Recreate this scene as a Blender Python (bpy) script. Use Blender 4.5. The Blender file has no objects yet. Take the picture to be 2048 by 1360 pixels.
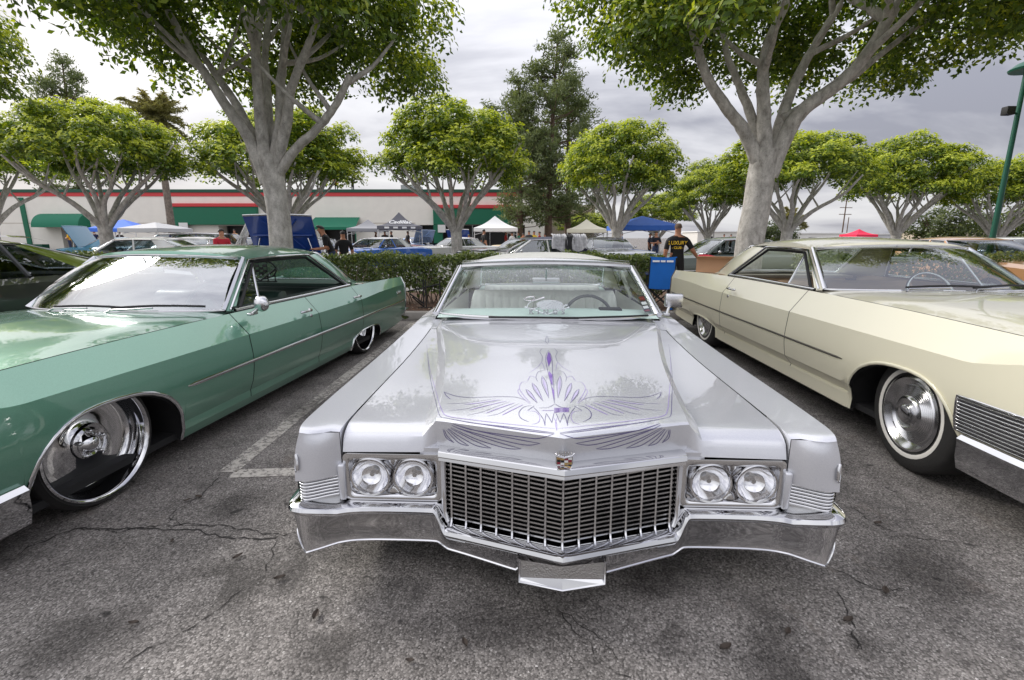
import bpy, bmesh, math, random
import numpy as np
from mathutils import Vector, Matrix
from mathutils.bvhtree import BVHTree
R = math.radians
rnd = random.Random(7)
SC = bpy.context.scene
COL = SC.collection
# ---------------------------------------------------------------- camera, sky, sun, exposure
CAM_H = 1.35
PITCH = 12.05
cd = bpy.data.cameras.new('camera'); cam = bpy.data.objects.new('camera', cd); COL.objects.link(cam)
cd.sensor_width = 36.0; cd.lens = 960.0 / 2048 * 36; cd.clip_start = 0.05; cd.clip_end = 3000
cam.location = (0, 0, CAM_H); cam.rotation_euler = (R(90 - PITCH), 0, 0)
SC.camera = cam
SUN_EL, SUN_AZ = 33.0, 300.0            # azimuth from +Y clockwise: to the left, a little beyond the cars
W = bpy.data.worlds.new('World'); SC.world = W; W.use_nodes = True
nt = W.node_tree; N = nt.nodes; L = nt.links
bg = N['Background']; bg.inputs['Strength'].default_value = 0.1
sky = N.new('ShaderNodeTexSky'); sky.sky_type = 'NISHITA'; sky.sun_disc = False
sky.sun_elevation = R(SUN_EL); sky.sun_rotation = R(SUN_AZ); sky.dust_density = 4.0; sky.air_density = 1.2
tc = N.new('ShaderNodeTexCoord')
sep = N.new('ShaderNodeSeparateXYZ'); L.new(tc.outputs['Generated'], sep.inputs[0])
# project the view direction on a flat cloud deck so clouds get smaller towards the horizon
mz = N.new('ShaderNodeMath'); mz.operation = 'MAXIMUM'; L.new(sep.outputs['Z'], mz.inputs[0]); mz.inputs[1].default_value = 0.0
az = N.new('ShaderNodeMath'); az.operation = 'ADD'; L.new(mz.outputs[0], az.inputs[0]); az.inputs[1].default_value = 0.22
dv = N.new('ShaderNodeVectorMath'); dv.operation = 'DIVIDE'; L.new(tc.outputs['Generated'], dv.inputs[0])
cmb = N.new('ShaderNodeCombineXYZ')
for k in range(3): L.new(az.outputs[0], cmb.inputs[k])
L.new(cmb.outputs[0], dv.inputs[1])
mp = N.new('ShaderNodeMapping'); L.new(dv.outputs[0], mp.inputs['Vector'])
mp.inputs['Scale'].default_value = (0.62, 1.0, 0.8); mp.inputs['Location'].default_value = (3.25, 0.9, 0.0)
nz = N.new('ShaderNodeTexNoise'); nz.inputs['Scale'].default_value = 1.25; nz.inputs['Detail'].default_value = 7; nz.inputs['Roughness'].default_value = 0.52
nz.inputs['Distortion'].default_value = 0.35
L.new(mp.outputs[0], nz.inputs['Vector'])
rp = N.new('ShaderNodeValToRGB'); L.new(nz.outputs['Fac'], rp.inputs[0])
cr = rp.color_ramp
cr.elements[0].position = 0.33; cr.elements[0].color = (0.36, 0.365, 0.43, 1)
cr.elements[1].position = 0.63; cr.elements[1].color = (0.98, 0.98, 1.0, 1)
e = cr.elements.new(0.47); e.color = (0.76, 0.76, 0.81, 1)
sc_ = N.new('ShaderNodeVectorMath'); sc_.operation = 'SCALE'; L.new(rp.outputs[0], sc_.inputs[0]); sc_.inputs['Scale'].default_value = 6.0
# overcast skies are brighter overhead than at the horizon
zr = N.new('ShaderNodeMapRange'); L.new(mz.outputs[0], zr.inputs[0]); zr.inputs[3].default_value = 0.72; zr.inputs[4].default_value = 1.95
s2_ = N.new('ShaderNodeVectorMath'); s2_.operation = 'SCALE'; L.new(sc_.outputs[0], s2_.inputs[0]); L.new(zr.outputs[0], s2_.inputs['Scale'])
mx = N.new('ShaderNodeMix'); mx.data_type = 'RGBA'; mx.inputs['Factor'].default_value = 0.93
L.new(sky.outputs[0], mx.inputs[6]); L.new(s2_.outputs[0], mx.inputs[7]); L.new(mx.outputs[2], bg.inputs['Color'])
sd = bpy.data.lights.new('sun', 'SUN'); sd.energy = 1.5; sd.angle = R(20); sd.color = (1.0, 0.965, 0.91)
sun = bpy.data.objects.new('sun', sd); COL.objects.link(sun)
_d = Vector((math.sin(R(SUN_AZ)) * math.cos(R(SUN_EL)), math.cos(R(SUN_AZ)) * math.cos(R(SUN_EL)), math.sin(R(SUN_EL))))
sun.rotation_euler = (-_d).to_track_quat('-Z', 'Y').to_euler(); sun.location = (0, -20, 40)
SC.view_settings.view_transform = 'Standard'; SC.view_settings.look = 'None'
SC.view_settings.exposure = 0.92; SC.view_settings.gamma = 1.0
SC.cycles.max_bounces = 8; SC.cycles.transparent_max_bounces = 24; SC.cycles.sample_clamp_indirect = 6
SC.cycles.caustics_reflective = False; SC.cycles.caustics_refractive = False

# ---------------------------------------------------------------- helpers
def tag(o, label=None, cat=None, group=None, kind=None):
    if label: o['label'] = label
    if cat: o['category'] = cat
    if group: o['group'] = group
    if kind: o['kind'] = kind
    return o
def empty(name, loc=(0, 0, 0), rz=0.0, label=None, cat=None, group=None):
    o = bpy.data.objects.new(name, None); COL.objects.link(o); o.empty_display_size = 0.2
    o.location = loc; o.rotation_euler = (0, 0, rz)
    return tag(o, label, cat, group)
def link(name, me, mats, parent=None, loc=None):
    o = bpy.data.objects.new(name, me); COL.objects.link(o)
    if mats is not None and not me.materials:
        for m in (mats if isinstance(mats, (list, tuple)) else [mats]): me.materials.append(m)
    if parent: o.parent = parent
    if loc: o.location = loc
    return o
def copy_tree(o, parent=None):
    c = o.copy(); COL.objects.link(c)
    if parent: c.parent = parent
    for ch in list(o.children): copy_tree(ch, c)
    return c
class MB:
    """collects plain geometry for one mesh"""
    def __init__(s): s.v = []; s.f = []; s.m = []; s.mi = 0
    def add(s, vs, fs):
        b = len(s.v); s.v.extend([tuple(map(float, p)) for p in vs]); s.f.extend([tuple(i + b for i in f) for f in fs]); s.m.extend([s.mi] * len(fs)); return s
    def box(s, c, d, rot=None, bev=0.0):
        hx, hy, hz = d[0] / 2, d[1] / 2, d[2] / 2
        if bev <= 0:
            vs = [Vector((x, y, z)) for x in (-hx, hx) for y in (-hy, hy) for z in (-hz, hz)]
            fs = [(0, 1, 3, 2), (4, 6, 7, 5), (0, 4, 5, 1), (2, 3, 7, 6), (0, 2, 6, 4), (1, 5, 7, 3)]
        else:
            b = min(bev, hx * .9, hy * .9, hz * .9); vs = []; fs = []
            bm = bmesh.new(); bmesh.ops.create_cube(bm, size=1)
            for v in bm.verts: v.co = Vector((v.co.x * d[0], v.co.y * d[1], v.co.z * d[2]))
            bmesh.ops.bevel(bm, geom=list(bm.edges), offset=b, segments=2, profile=0.5, affect='EDGES')
            bm.verts.index_update(); vs = [v.co.copy() for v in bm.verts]; fs = [tuple(v.index for v in f.verts) for f in bm.faces]; bm.free()
        if rot is not None: vs = [rot @ v for v in vs]
        c = Vector(c); return s.add([v + c for v in vs], fs)
    def grid(s, rows, close_u=False, close_v=False, flip=False):
        n = len(rows); m = len(rows[0]); vs = [p for r in rows for p in r]; fs = []
        for i in range(n if close_u else n - 1):
            for j in range(m if close_v else m - 1):
                a = i * m + j; b = i * m + (j + 1) % m; c = ((i + 1) % n) * m + (j + 1) % m; d = ((i + 1) % n) * m + j
                fs.append((a, d, c, b) if flip else (a, b, c, d))
        return s.add(vs, fs)
    def tube(s, pts, r, n=8, caps=True, sx=1.0, up=None, closed=False):
        P = [Vector(p) for p in pts]; k = len(P); rr = r if isinstance(r, (list, tuple)) else [r] * k
        rows = []; prev = None
        for i in range(k):
            t = (P[(i + 1) % k] - P[i - 1]) if closed else (P[min(i + 1, k - 1)] - P[max(i - 1, 0)])
            if t.length < 1e-9: t = Vector((0, 0, 1))
            t.normalize()
            if prev is None:
                a = Vector(up) if up else (Vector((0, 0, 1)) if abs(t.z) < .9 else Vector((0, 1, 0)))
            else: a = prev
            u = (a - t * a.dot(t)); 
            if u.length < 1e-6: u = t.orthogonal()
            u.normalize(); w = t.cross(u); prev = u
            rows.append([P[i] + u * (math.cos(2 * math.pi * q / n) * rr[i]) + w * (math.sin(2 * math.pi * q / n) * rr[i] * sx) for q in range(n)])
        s.grid(rows, close_u=closed, close_v=True)
        if caps and not closed:
            b = len(s.v) - k * n
            s.f.append(tuple(b + q for q in range(n))[::-1]); s.f.append(tuple(b + (k - 1) * n + q for q in range(n))); s.m += [s.mi] * 2
        return s
    def lathe(s, prof, n=32, M=None):
        """prof: (r, h) pairs; axis = local x; M places it"""
        rows = [[Vector((h, r * math.cos(2 * math.pi * q / n), r * math.sin(2 * math.pi * q / n))) for q in range(n)] for r, h in prof]
        if M is not None: rows = [[M @ p for p in r] for r in rows]
        return s.grid(rows, close_v=True)
    def prism(s, poly, d, M=None):
        """poly: (u, v) outline in local xz, extruded d along +y"""
        k = len(poly); vs = [Vector((u, 0, v)) for u, v in poly] + [Vector((u, d, v)) for u, v in poly]
        if M is not None: vs = [M @ p for p in vs]
        fs = [tuple(range(k)), tuple(range(2 * k - 1, k - 1, -1))] + [(i, i + k, (i + 1) % k + k, (i + 1) % k) for i in range(k)]
        return s.add(vs, fs)
    def mesh(s, name, smooth=None):
        me = bpy.data.meshes.new(name); me.from_pydata(s.v, [], s.f)
        if any(s.m): me.polygons.foreach_set('material_index', s.m)
        me.validate()
        if smooth is not None:
            me.polygons.foreach_set('use_smooth', [True] * len(me.polygons))
            if smooth < 179: me.set_sharp_from_angle(angle=R(smooth))
        me.update(); return me
    def build(s, name, mat, parent=None, smooth=None, loc=None, fix=False):
        me = s.mesh(name, None if fix else smooth)
        if fix:
            bm = bmesh.new(); bm.from_mesh(me); bmesh.ops.recalc_face_normals(bm, faces=bm.faces); bm.to_mesh(me); bm.free()
            if smooth is not None:
                me.polygons.foreach_set('use_smooth', [True] * len(me.polygons))
                if smooth < 179: me.set_sharp_from_angle(angle=R(smooth))
        return link(name, me, mat, parent, loc)
def lerp(a, b, t): return a + (b - a) * t
def vl(a, b, t): return Vector(a).lerp(Vector(b), t)
def catmull(pts, n=8, closed=False):
    P = [Vector(p) for p in pts]; k = len(P); out = []
    for i in range(k if closed else k - 1):
        if closed: p0, p1, p2, p3 = P[i - 1], P[i], P[(i + 1) % k], P[(i + 2) % k]
        else: p0, p1, p2, p3 = P[max(i - 1, 0)], P[i], P[i + 1], P[min(i + 2, k - 1)]
        for q in range(n):
            t = q / n
            out.append(0.5 * ((2 * p1) + (p2 - p0) * t + (2 * p0 - 5 * p1 + 4 * p2 - p3) * t * t + (3 * p1 - p0 - 3 * p2 + p3) * t ** 3))
    if not closed: out.append(P[-1])
    return out
def pchip(xs, ys):
    x = np.array(xs, float); y = np.array(ys, float); n = len(x); h = np.diff(x); d = np.diff(y) / h; m = np.zeros(n)
    for i in range(1, n - 1):
        if d[i - 1] * d[i] > 0:
            w1 = 2 * h[i] + h[i - 1]; w2 = h[i] + 2 * h[i - 1]; m[i] = (w1 + w2) / (w1 / d[i - 1] + w2 / d[i])
    m[0] = d[0]; m[-1] = d[-1]
    def f(t):
        t = np.clip(np.asarray(t, float), x[0], x[-1]); i = np.clip(np.searchsorted(x, t, 'right') - 1, 0, n - 2)
        hh = h[i]; s = (t - x[i]) / hh
        return (y[i] * (1 + 2 * s) * (1 - s) ** 2 + m[i] * hh * s * (1 - s) ** 2 + y[i + 1] * s * s * (3 - 2 * s) + m[i + 1] * hh * s * s * (s - 1))
    return f
def text_mesh(txt, size, depth=0.002, shear=0.0, sx=1.0, offset=0.0):
    cu = bpy.data.curves.new('lettering', 'FONT'); cu.body = txt; cu.size = size; cu.extrude = depth; cu.shear = shear
    cu.align_x = 'CENTER'; cu.align_y = 'CENTER'; cu.offset = offset; cu.resolution_u = 3
    o = bpy.data.objects.new('lettering', cu); COL.objects.link(o)
    dg = bpy.context.evaluated_depsgraph_get(); dg.update()
    me = bpy.data.meshes.new_from_object(o.evaluated_get(dg))
    bpy.data.objects.remove(o); bpy.data.curves.remove(cu)
    if sx != 1: me.transform(Matrix.Diagonal((sx, 1, 1, 1)))
    me.materials.clear()
    return me

# ---------------------------------------------------------------- materials
MATS = {}
def S(c):   # sRGB 0-255 -> linear
    return tuple(((v / 255 / 12.92) if v / 255 <= .04045 else ((v / 255 + .055) / 1.055) ** 2.4) for v in c)
def new_mat(name):
    m = bpy.data.materials.new(name); m.use_nodes = True; MATS[name] = m
    return m, m.node_tree.nodes, m.node_tree.links, m.node_tree.nodes['Principled BSDF']
def mat(name, col, rough=.5, metal=0.0, coat=0.0, spec=.5, var=0.0, scale=8.0, bump=0.0, bscale=60.0, sheen=0.0, emit=None, detail=4):
    m, n, l, b = new_mat(name)
    b.inputs['Base Color'].default_value = (*col, 1); b.inputs['Roughness'].default_value = rough; b.inputs['Metallic'].default_value = metal
    b.inputs['Coat Weight'].default_value = coat; b.inputs['Coat Roughness'].default_value = .03; b.inputs['Specular IOR Level'].default_value = spec
    b.inputs['Sheen Weight'].default_value = sheen
    t = n.new('ShaderNodeTexCoord')
    if var > 0:
        z = n.new('ShaderNodeTexNoise'); z.inputs['Scale'].default_value = scale; z.inputs['Detail'].default_value = detail
        l.new(t.outputs['Object'], z.inputs['Vector'])
        h = n.new('ShaderNodeMix'); h.data_type = 'RGBA'; l.new(z.outputs['Fac'], h.inputs['Factor'])
        h.inputs[6].default_value = (*[max(0, c * (1 - var)) for c in col], 1); h.inputs[7].default_value = (*[min(1, c * (1 + var)) for c in col], 1)
        l.new(h.outputs[2], b.inputs['Base Color'])
        rr = n.new('ShaderNodeMapRange'); l.new(z.outputs['Fac'], rr.inputs[0]); rr.inputs[3].default_value = max(0, rough - .06); rr.inputs[4].default_value = min(1, rough + .06)
        l.new(rr.outputs[0], b.inputs['Roughness'])
    if bump > 0:
        z2 = n.new('ShaderNodeTexNoise'); z2.inputs['Scale'].default_value = bscale; z2.inputs['Detail'].default_value = 3
        l.new(t.outputs['Object'], z2.inputs['Vector'])
        bp = n.new('ShaderNodeBump'); bp.inputs['Strength'].default_value = bump; bp.inputs['Distance'].default_value = .01
        l.new(z2.outputs['Fac'], bp.inputs['Height']); l.new(bp.outputs[0], b.inputs['Normal'])
    if emit: b.inputs['Emission Color'].default_value = (*emit[0], 1); b.inputs['Emission Strength'].default_value = emit[1]
    return m
def paint(name, col, metal=.0, rough=.35, coat=1.0, flake=0.0, dirt=.04, cior=1.6):
    m, n, l, b = new_mat(name)
    b.inputs['Roughness'].default_value = rough; b.inputs['Metallic'].default_value = metal
    b.inputs['Coat Weight'].default_value = coat; b.inputs['Coat Roughness'].default_value = .02; b.inputs['Coat IOR'].default_value = cior
    t = n.new('ShaderNodeTexCoord')
    z = n.new('ShaderNodeTexNoise'); z.inputs['Scale'].default_value = 2.2; z.inputs['Detail'].default_value = 5; l.new(t.outputs['Object'], z.inputs['Vector'])
    h = n.new('ShaderNodeMix'); h.data_type = 'RGBA'; l.new(z.outputs['Fac'], h.inputs['Factor'])
    h.inputs[6].default_value = (*[c * (1 - dirt) for c in col], 1); h.inputs[7].default_value = (*[min(1, c * (1 + dirt)) for c in col], 1)
    out = h.outputs[2]
    if flake > 0:
        v = n.new('ShaderNodeTexVoronoi'); v.inputs['Scale'].default_value = 900; l.new(t.outputs['Object'], v.inputs['Vector'])
        g = n.new('ShaderNodeMix'); g.data_type = 'RGBA'; g.blend_type = 'OVERLAY'; g.inputs['Factor'].default_value = flake
        bw = n.new('ShaderNodeRGBToBW'); l.new(v.outputs['Color'], bw.inputs[0])
        l.new(out, g.inputs[6]); l.new(bw.outputs[0], g.inputs[7]); out = g.outputs[2]
    l.new(out, b.inputs['Base Color'])
    # faint orange peel and dust in the coat
    z3 = n.new('ShaderNodeTexNoise'); z3.inputs['Scale'].default_value = 5; z3.inputs['Detail'].default_value = 6; l.new(t.outputs['Object'], z3.inputs['Vector'])
    r3 = n.new('ShaderNodeMapRange'); r3.inputs[1].default_value = .4; r3.inputs[2].default_value = .75; r3.inputs[3].default_value = .012; r3.inputs[4].default_value = .07
    l.new(z3.outputs['Fac'], r3.inputs[0]); l.new(r3.outputs[0], b.inputs['Coat Roughness'])
    z2 = n.new('ShaderNodeTexNoise'); z2.inputs['Scale'].default_value = 3.0; z2.inputs['Detail'].default_value = 2; l.new(t.outputs['Object'], z2.inputs['Vector'])
    bp = n.new('ShaderNodeBump'); bp.inputs['Strength'].default_value = .06; bp.inputs['Distance'].default_value = .02; l.new(z2.outputs['Fac'], bp.inputs['Height'])
    l.new(bp.outputs[0], b.inputs['Coat Normal'])
    return m
def glass(name, tint=(.80, .88, .86), ior=1.55, extra=0.0):
    m, n, l, b = new_mat(name); n.remove(b); out = n['Material Output']
    tr = n.new('ShaderNodeBsdfTransparent'); tr.inputs[0].default_value = (*tint, 1)
    gl = n.new('ShaderNodeBsdfGlossy'); gl.inputs['Roughness'].default_value = .01; gl.inputs[0].default_value = (.96, .98, 1, 1)
    ge = n.new('ShaderNodeNewGeometry'); dp = n.new('ShaderNodeVectorMath'); dp.operation = 'DOT_PRODUCT'; l.new(ge.outputs['Normal'], dp.inputs[0]); l.new(ge.outputs['Incoming'], dp.inputs[1])
    ab = n.new('ShaderNodeMath'); ab.operation = 'ABSOLUTE'; l.new(dp.outputs['Value'], ab.inputs[0])
    om = n.new('ShaderNodeMath'); om.operation = 'SUBTRACT'; om.inputs[0].default_value = 1.0; l.new(ab.outputs[0], om.inputs[1])
    pw = n.new('ShaderNodeMath'); pw.operation = 'POWER'; l.new(om.outputs[0], pw.inputs[0]); pw.inputs[1].default_value = 4.0
    f0 = ((ior - 1) / (ior + 1)) ** 2 * 2 + extra
    ad = n.new('ShaderNodeMapRange'); ad.inputs[3].default_value = f0; ad.inputs[4].default_value = 1.0; l.new(pw.outputs[0], ad.inputs[0])
    t = n.new('ShaderNodeTexCoord'); z = n.new('ShaderNodeTexNoise'); z.inputs['Scale'].default_value = 2.5; l.new(t.outputs['Object'], z.inputs['Vector'])
    bp = n.new('ShaderNodeBump'); bp.inputs['Strength'].default_value = .03; bp.inputs['Distance'].default_value = .02; l.new(z.outputs['Fac'], bp.inputs['Height']); l.new(bp.outputs[0], gl.inputs['Normal'])
    mx = n.new('ShaderNodeMixShader'); l.new(ad.outputs[0], mx.inputs[0]); l.new(tr.outputs[0], mx.inputs[1]); l.new(gl.outputs[0], mx.inputs[2]); l.new(mx.outputs[0], out.inputs[0])
    return m
chrome = mat('chrome', (.66, .66, .675), .05, 1.0, var=.03, scale=3)
chrome2 = mat('brushed_chrome', (.62, .62, .63), .18, 1.0, var=.05, scale=12)
darkchrome = mat('weathered_chrome', (.42, .42, .43), .25, 1.0, var=.15, scale=10)
black = mat('flat_black', (.012, .012, .013), .7, var=.2)
blackgloss = mat('gloss_black', (.01, .01, .012), .15, coat=.5, var=.1)
rubber = mat('tyre_rubber', (.022, .021, .02), .75, var=.3, scale=14, bump=.2, bscale=90)
whitewall = mat('whitewall_rubber', (.82, .79, .73), .6, var=.06, scale=20)
glassm = glass('car_glass', (.86, .93, .91), 1.62, .12)
glassclear = glass('side_glass', (.92, .96, .95), 1.5)
lensglass = glass('lamp_glass', (.95, .95, .95), 1.5)
reflector = mat('lamp_reflector', (.9, .9, .92), .06, 1.0, bump=.05, bscale=12)
lens_white = mat('frosted_lens', (.75, .76, .78), .15, .3, coat=1, var=.05)
amber = mat('amber_lens', (.5, .12, .01), .2, coat=1, var=.1)
redlens = mat('red_lens', (.35, .01, .01), .2, coat=1, var=.1)
# ---------------------------------------------------------------- car body construction
def arch_z(y, A):
    """height of a wheel arch's edge at y; A = (yc, half length front, half length rear, z top, z base, power)"""
    yc, lf, lr, zt, zb, pw = A
    d = (y - yc) / (lr if y > yc else lf)
    if abs(d) >= 1: return None
    return zb + (zt - zb) * (1 - abs(d) ** pw) ** (1 / pw)
class Loft:
    """car shell: keyed cross-sections (half profile from rocker edge to the centre line) swept from front (small y) to rear"""
    def __init__(s, keys, sharp, sub, seams=(), arches=(), side_top=4, ny=70, warp=None, dz=0.0, yextra=()):
        ys = [k[0] for k in keys]; K = len(keys[0][1])
        fx = [pchip(ys, [k[1][i][0] for k in keys]) for i in range(K)]; fz = [pchip(ys, [k[1][i][1] for k in keys]) for i in range(K)]
        cols = set(np.linspace(ys[0], ys[-1], ny).round(4)); cols |= set(round(y, 4) for y in ys); cols |= set(round(y, 4) for y in yextra)
        for A in arches:
            for q in range(0, 23):
                a = math.pi * q / 22; c = math.cos(a)
                cols.add(round(A[0] + (A[2] if c > 0 else A[1]) * c * .9995, 4))
        for y in seams:
            cols = {c for c in cols if abs(c - y) > .012}; cols |= {round(y - .0042, 4), round(y + .0042, 4)}
        s.ys = sorted(cols)
        t = []; 
        for i in range(len(s.ys)):
            if not t or s.ys[i] - t[-1] > .0012: t.append(s.ys[i])
        s.ys = t; s.seams = seams
        s.rows = []; s.jkey = []
        for y in s.ys:
            P = [Vector((float(fx[i](y)), 0, float(fz[i](y)))) for i in range(K)]
            row = []; jk = []
            i = 0
            while i < K - 1:
                j = i + 1
                while j < K - 1 and j not in sharp: j += 1
                seg = P[i:j + 1]; n = sub[i] if isinstance(sub, (list, tuple)) else sub
                if len(seg) == 2:
                    m = n; pts = [seg[0].lerp(seg[1], q / m) for q in range(m)]
                    jk.append((i, len(row))); row += pts
                else:
                    m = n; cc = catmull(seg, m)
                    for q in range(len(seg) - 1): jk.append((i + q, len(row) + q * m))
                    row += cc[:-1]
                i = j
            jk.append((K - 1, len(row))); row.append(P[-1])
            s.jk = dict(jk)
            zs0 = [p.z for p in row]
            jt = s.jk[side_top]
            az = None
            for A in arches:
                a_ = arch_z(y, A)
                if a_ is not None: az = a_ if az is None else max(az, a_)
            if az is not None and az > row[0].z:
                side = [p.copy() for p in row[:jt + 1]]; zt = side[-1].z; new = []
                for q in range(jt + 1):
                    zz = lerp(az, zt - .0005, q / jt)
                    for k in range(jt):
                        if side[k].z <= zz <= side[k + 1].z + 1e-9 or k == jt - 1:
                            d = side[k + 1].z - side[k].z; tt = 0 if abs(d) < 1e-9 else min(1, max(0, (zz - side[k].z) / d)); new.append(Vector((lerp(side[k].x, side[k + 1].x, tt), 0, zz))); break
                new[-1] = side[-1]; row[:jt + 1] = new
            for p in row: p.y = y; p.z += dz
            if warp:
                for p in row:
                    p.y, p.z = warp(p.x, p.y, p.z)
            s.rows.append(row)
        s.J = len(s.rows[0])
        # full rows right(-) .. centre .. left(+)
        s.full = [[Vector((-p.x, p.y, p.z)) for p in r[:-1]] + [Vector((0, r[-1].y, r[-1].z))] + [Vector((p.x, p.y, p.z)) for p in r[:-1]][::-1] for r in s.rows]
    def fj(s, j, side):            # index in the full row of half index j
        return j if side < 0 else 2 * (s.J - 1) - j
    def is_gap(s, i):
        ym = (s.ys[i] + s.ys[i + 1]) / 2
        return any(abs(ym - y) < .003 for y in s.seams)
    def panels(s, fn):
        """fn(ymid, jhalf, side) -> panel key or None; returns {key: MB}"""
        out = {}; M = len(s.full[0])
        for i in range(len(s.ys) - 1):
            ym = (s.ys[i] + s.ys[i + 1]) / 2
            for j in range(M - 1):
                side = -1 if j < s.J - 1 else 1; jh = j if side < 0 else 2 * (s.J - 1) - j - 1
                if s.is_gap(i) and True:
                    k = fn(ym, jh, side); k0 = fn(ym - .01, jh, side); k1 = fn(ym + .01, jh, side)
                    if k0 != k1: continue
                    k = k0
                else: k = fn(ym, jh, side)
                if k is None: continue
                out.setdefault(k, []).append((i, j))
        res = {}
        for k, cells in out.items():
            idx = {}; mb = MB(); fs = []
            def vi(i, j):
                if (i, j) not in idx: idx[(i, j)] = len(idx); mb.v.append(tuple(s.full[i][j]))
                return idx[(i, j)]
            for i, j in cells: fs.append((vi(i, j), vi(i, j + 1), vi(i + 1, j + 1), vi(i + 1, j)))
            mb.f = fs; mb.m = [0] * len(fs); res[k] = mb
        return res
    def at(s, y, j, side=1, off=(0, 0, 0)):
        i = min(max(np.searchsorted(s.ys, y), 1), len(s.ys) - 1); t = (y - s.ys[i - 1]) / (s.ys[i] - s.ys[i - 1]); t = min(1, max(0, t))
        p = s.rows[i - 1][j].lerp(s.rows[i][j], t); return Vector(((p.x + off[0]) * side, p.y + off[1], p.z + off[2]))
    def side_at(s, y, z, side=1, jmax=None, out=0.0):
        """point on the body side at height z"""
        jt = jmax or s.jk[4]; pts = [s.at(y, j) for j in range(jt + 1)]
        for a, b in zip(pts, pts[1:]):
            if a.z <= z <= b.z:
                t = (z - a.z) / max(1e-6, b.z - a.z); p = a.lerp(b, t); return Vector(((p.x + out) * side, p.y, z))
        p = pts[-1] if z > pts[-1].z else pts[0]; return Vector(((p.x + out) * side, p.y, z))

def wheel(parent, c, side, r=.34, w=.2, rim=.19, style='steelcap', white=0.0, steer=0.0, yawparts=True, n=40, capmat=None):
    """c: hub centre; outer face looks to side*x"""
    M = Matrix.Translation(Vector(c)) @ Matrix.Rotation(steer, 4, 'Z') @ Matrix.Diagonal((side, 1, 1, 1))
    root = bpy.data.objects.new('wheel', None); COL.objects.link(root); root.parent = parent
    h = w / 2; b = min(.022, (r - rim) * .45)
    t = MB().lathe([(rim, h - .012), (rim + .012, h), (lerp(rim, r, .5), h + .006), (r - b, h - .004), (r - b * .3, h - .018), (r, h - .035), (r, 0), (r, -h + .035), (r - b, -h + .004), (rim, -h), (rim - .01, -h + .01), (rim - .01, h - .02), (rim, h - .012)], n, M)
    # tread grooves
    t.build('tyre', rubber, root, 40, fix=True)
    if white > 0:
        a = rim + .024
        MB().lathe([(a, h + .0035), (a + white * .5, h + .0075), (a + white, h + .0055), (a + white, h - .003), (a, h - .003), (a, h + .0035)], n, M).build('whitewall', whitewall, root, 40, fix=True)
    if style == 'dish':
        MB().lathe([(rim + .008, h - .004), (rim + .010, h + .006), (rim + .002, h + .012), (rim - .008, h + .006), (rim - .012, h - .01), (rim - .022, h - .035), (rim - .025, h - .040), (rim - .030, h - .075), (rim - .036, h - .088), (rim - .06, h - .10), (rim * .45, h - .088), (rim * .30, h - .082), (rim * .27, h - .07)], 64, M).build('rim', chrome, root, 50, fix=True)
        cp = MB().lathe([(rim * .29, h - .078), (rim * .285, h - .062), (rim * .24, h - .055), (rim * .20, h - .060), (rim * .16, h - .05), (rim * .13, h - .03), (rim * .06, h - .022), (.001, h - .02)], 32, M).build('hub_cap', chrome, root, 50, fix=True)
        for q in range(5):
            a = q * 2 * math.pi / 5 + .3
            MB().lathe([(.011, 0), (.011, .022), (.007, .028), (.001, .03)], 10, M @ Matrix.Translation((h - .06, rim * .235 * math.cos(a), rim * .235 * math.sin(a)))).build('lug_nut', chrome2, cp, 50, fix=True)
    elif style == 'steelcap':     # full wheel cover, turned rings
        prof = [(rim + .006, h - .006), (rim + .008, h + .004), (rim - .006, h + .010), (rim - .014, h + .004), (rim * .86, h - .012), (rim * .80, h - .02)]
        for q in range(7):
            rr = rim * (.78 - .045 * q); prof += [(rr, h - .018 + .003 * q), (rr - rim * .022, h - .010 + .003 * q)]
        prof += [(rim * .44, h + .012), (rim * .40, h + .02), (rim * .34, h + .012), (rim * .26, h + .010), (rim * .24, h + .03), (rim * .20, h + .036), (.001, h + .038)]
        MB().lathe(prof, 48, M).build('wheel_cover', capmat or chrome2, root, 35, fix=True)
        if r > .3:
            MB().lathe([(rim * .21, h + .0365), (rim * .17, h + .041), (.001, h + .0415)], 20, M).build('emblem', chrome, root, 40, fix=True)
    else:                         # small far wheel: rim + cap
        MB().lathe([(rim, h - .005), (rim - .012, h + .004), (rim * .8, h - .03), (rim * .45, h - .02), (rim * .3, h + .005), (.001, h + .012)], 20, M).build('rim', capmat or chrome2, root, 35, fix=True)
    return root

def arch_line(lf, A, side, out=.004):
    ys = [y for y in lf.ys if arch_z(y, A) is not None]
    return [Vector(((lf.at(y, 0).x + out) * side, lf.at(y, 0).y, lf.at(y, 0).z)) for y in ys]
def wheel_well(lf, A, side, parent, depth=.42):
    L_ = arch_line(lf, A, side, -.004)
    rows = [L_, [Vector((p.x - side * depth, p.y, p.z + .015)) for p in L_]]
    yc = A[0]; inner = [Vector((L_[0].x - side * depth, p.y, p.z + .015)) for p in L_]
    mb = MB().grid(rows)
    base = [Vector((p.x, p.y, .12)) for p in inner]; mb.grid([inner, base])
    mb.build('wheel_well', black, parent, 60)

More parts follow.
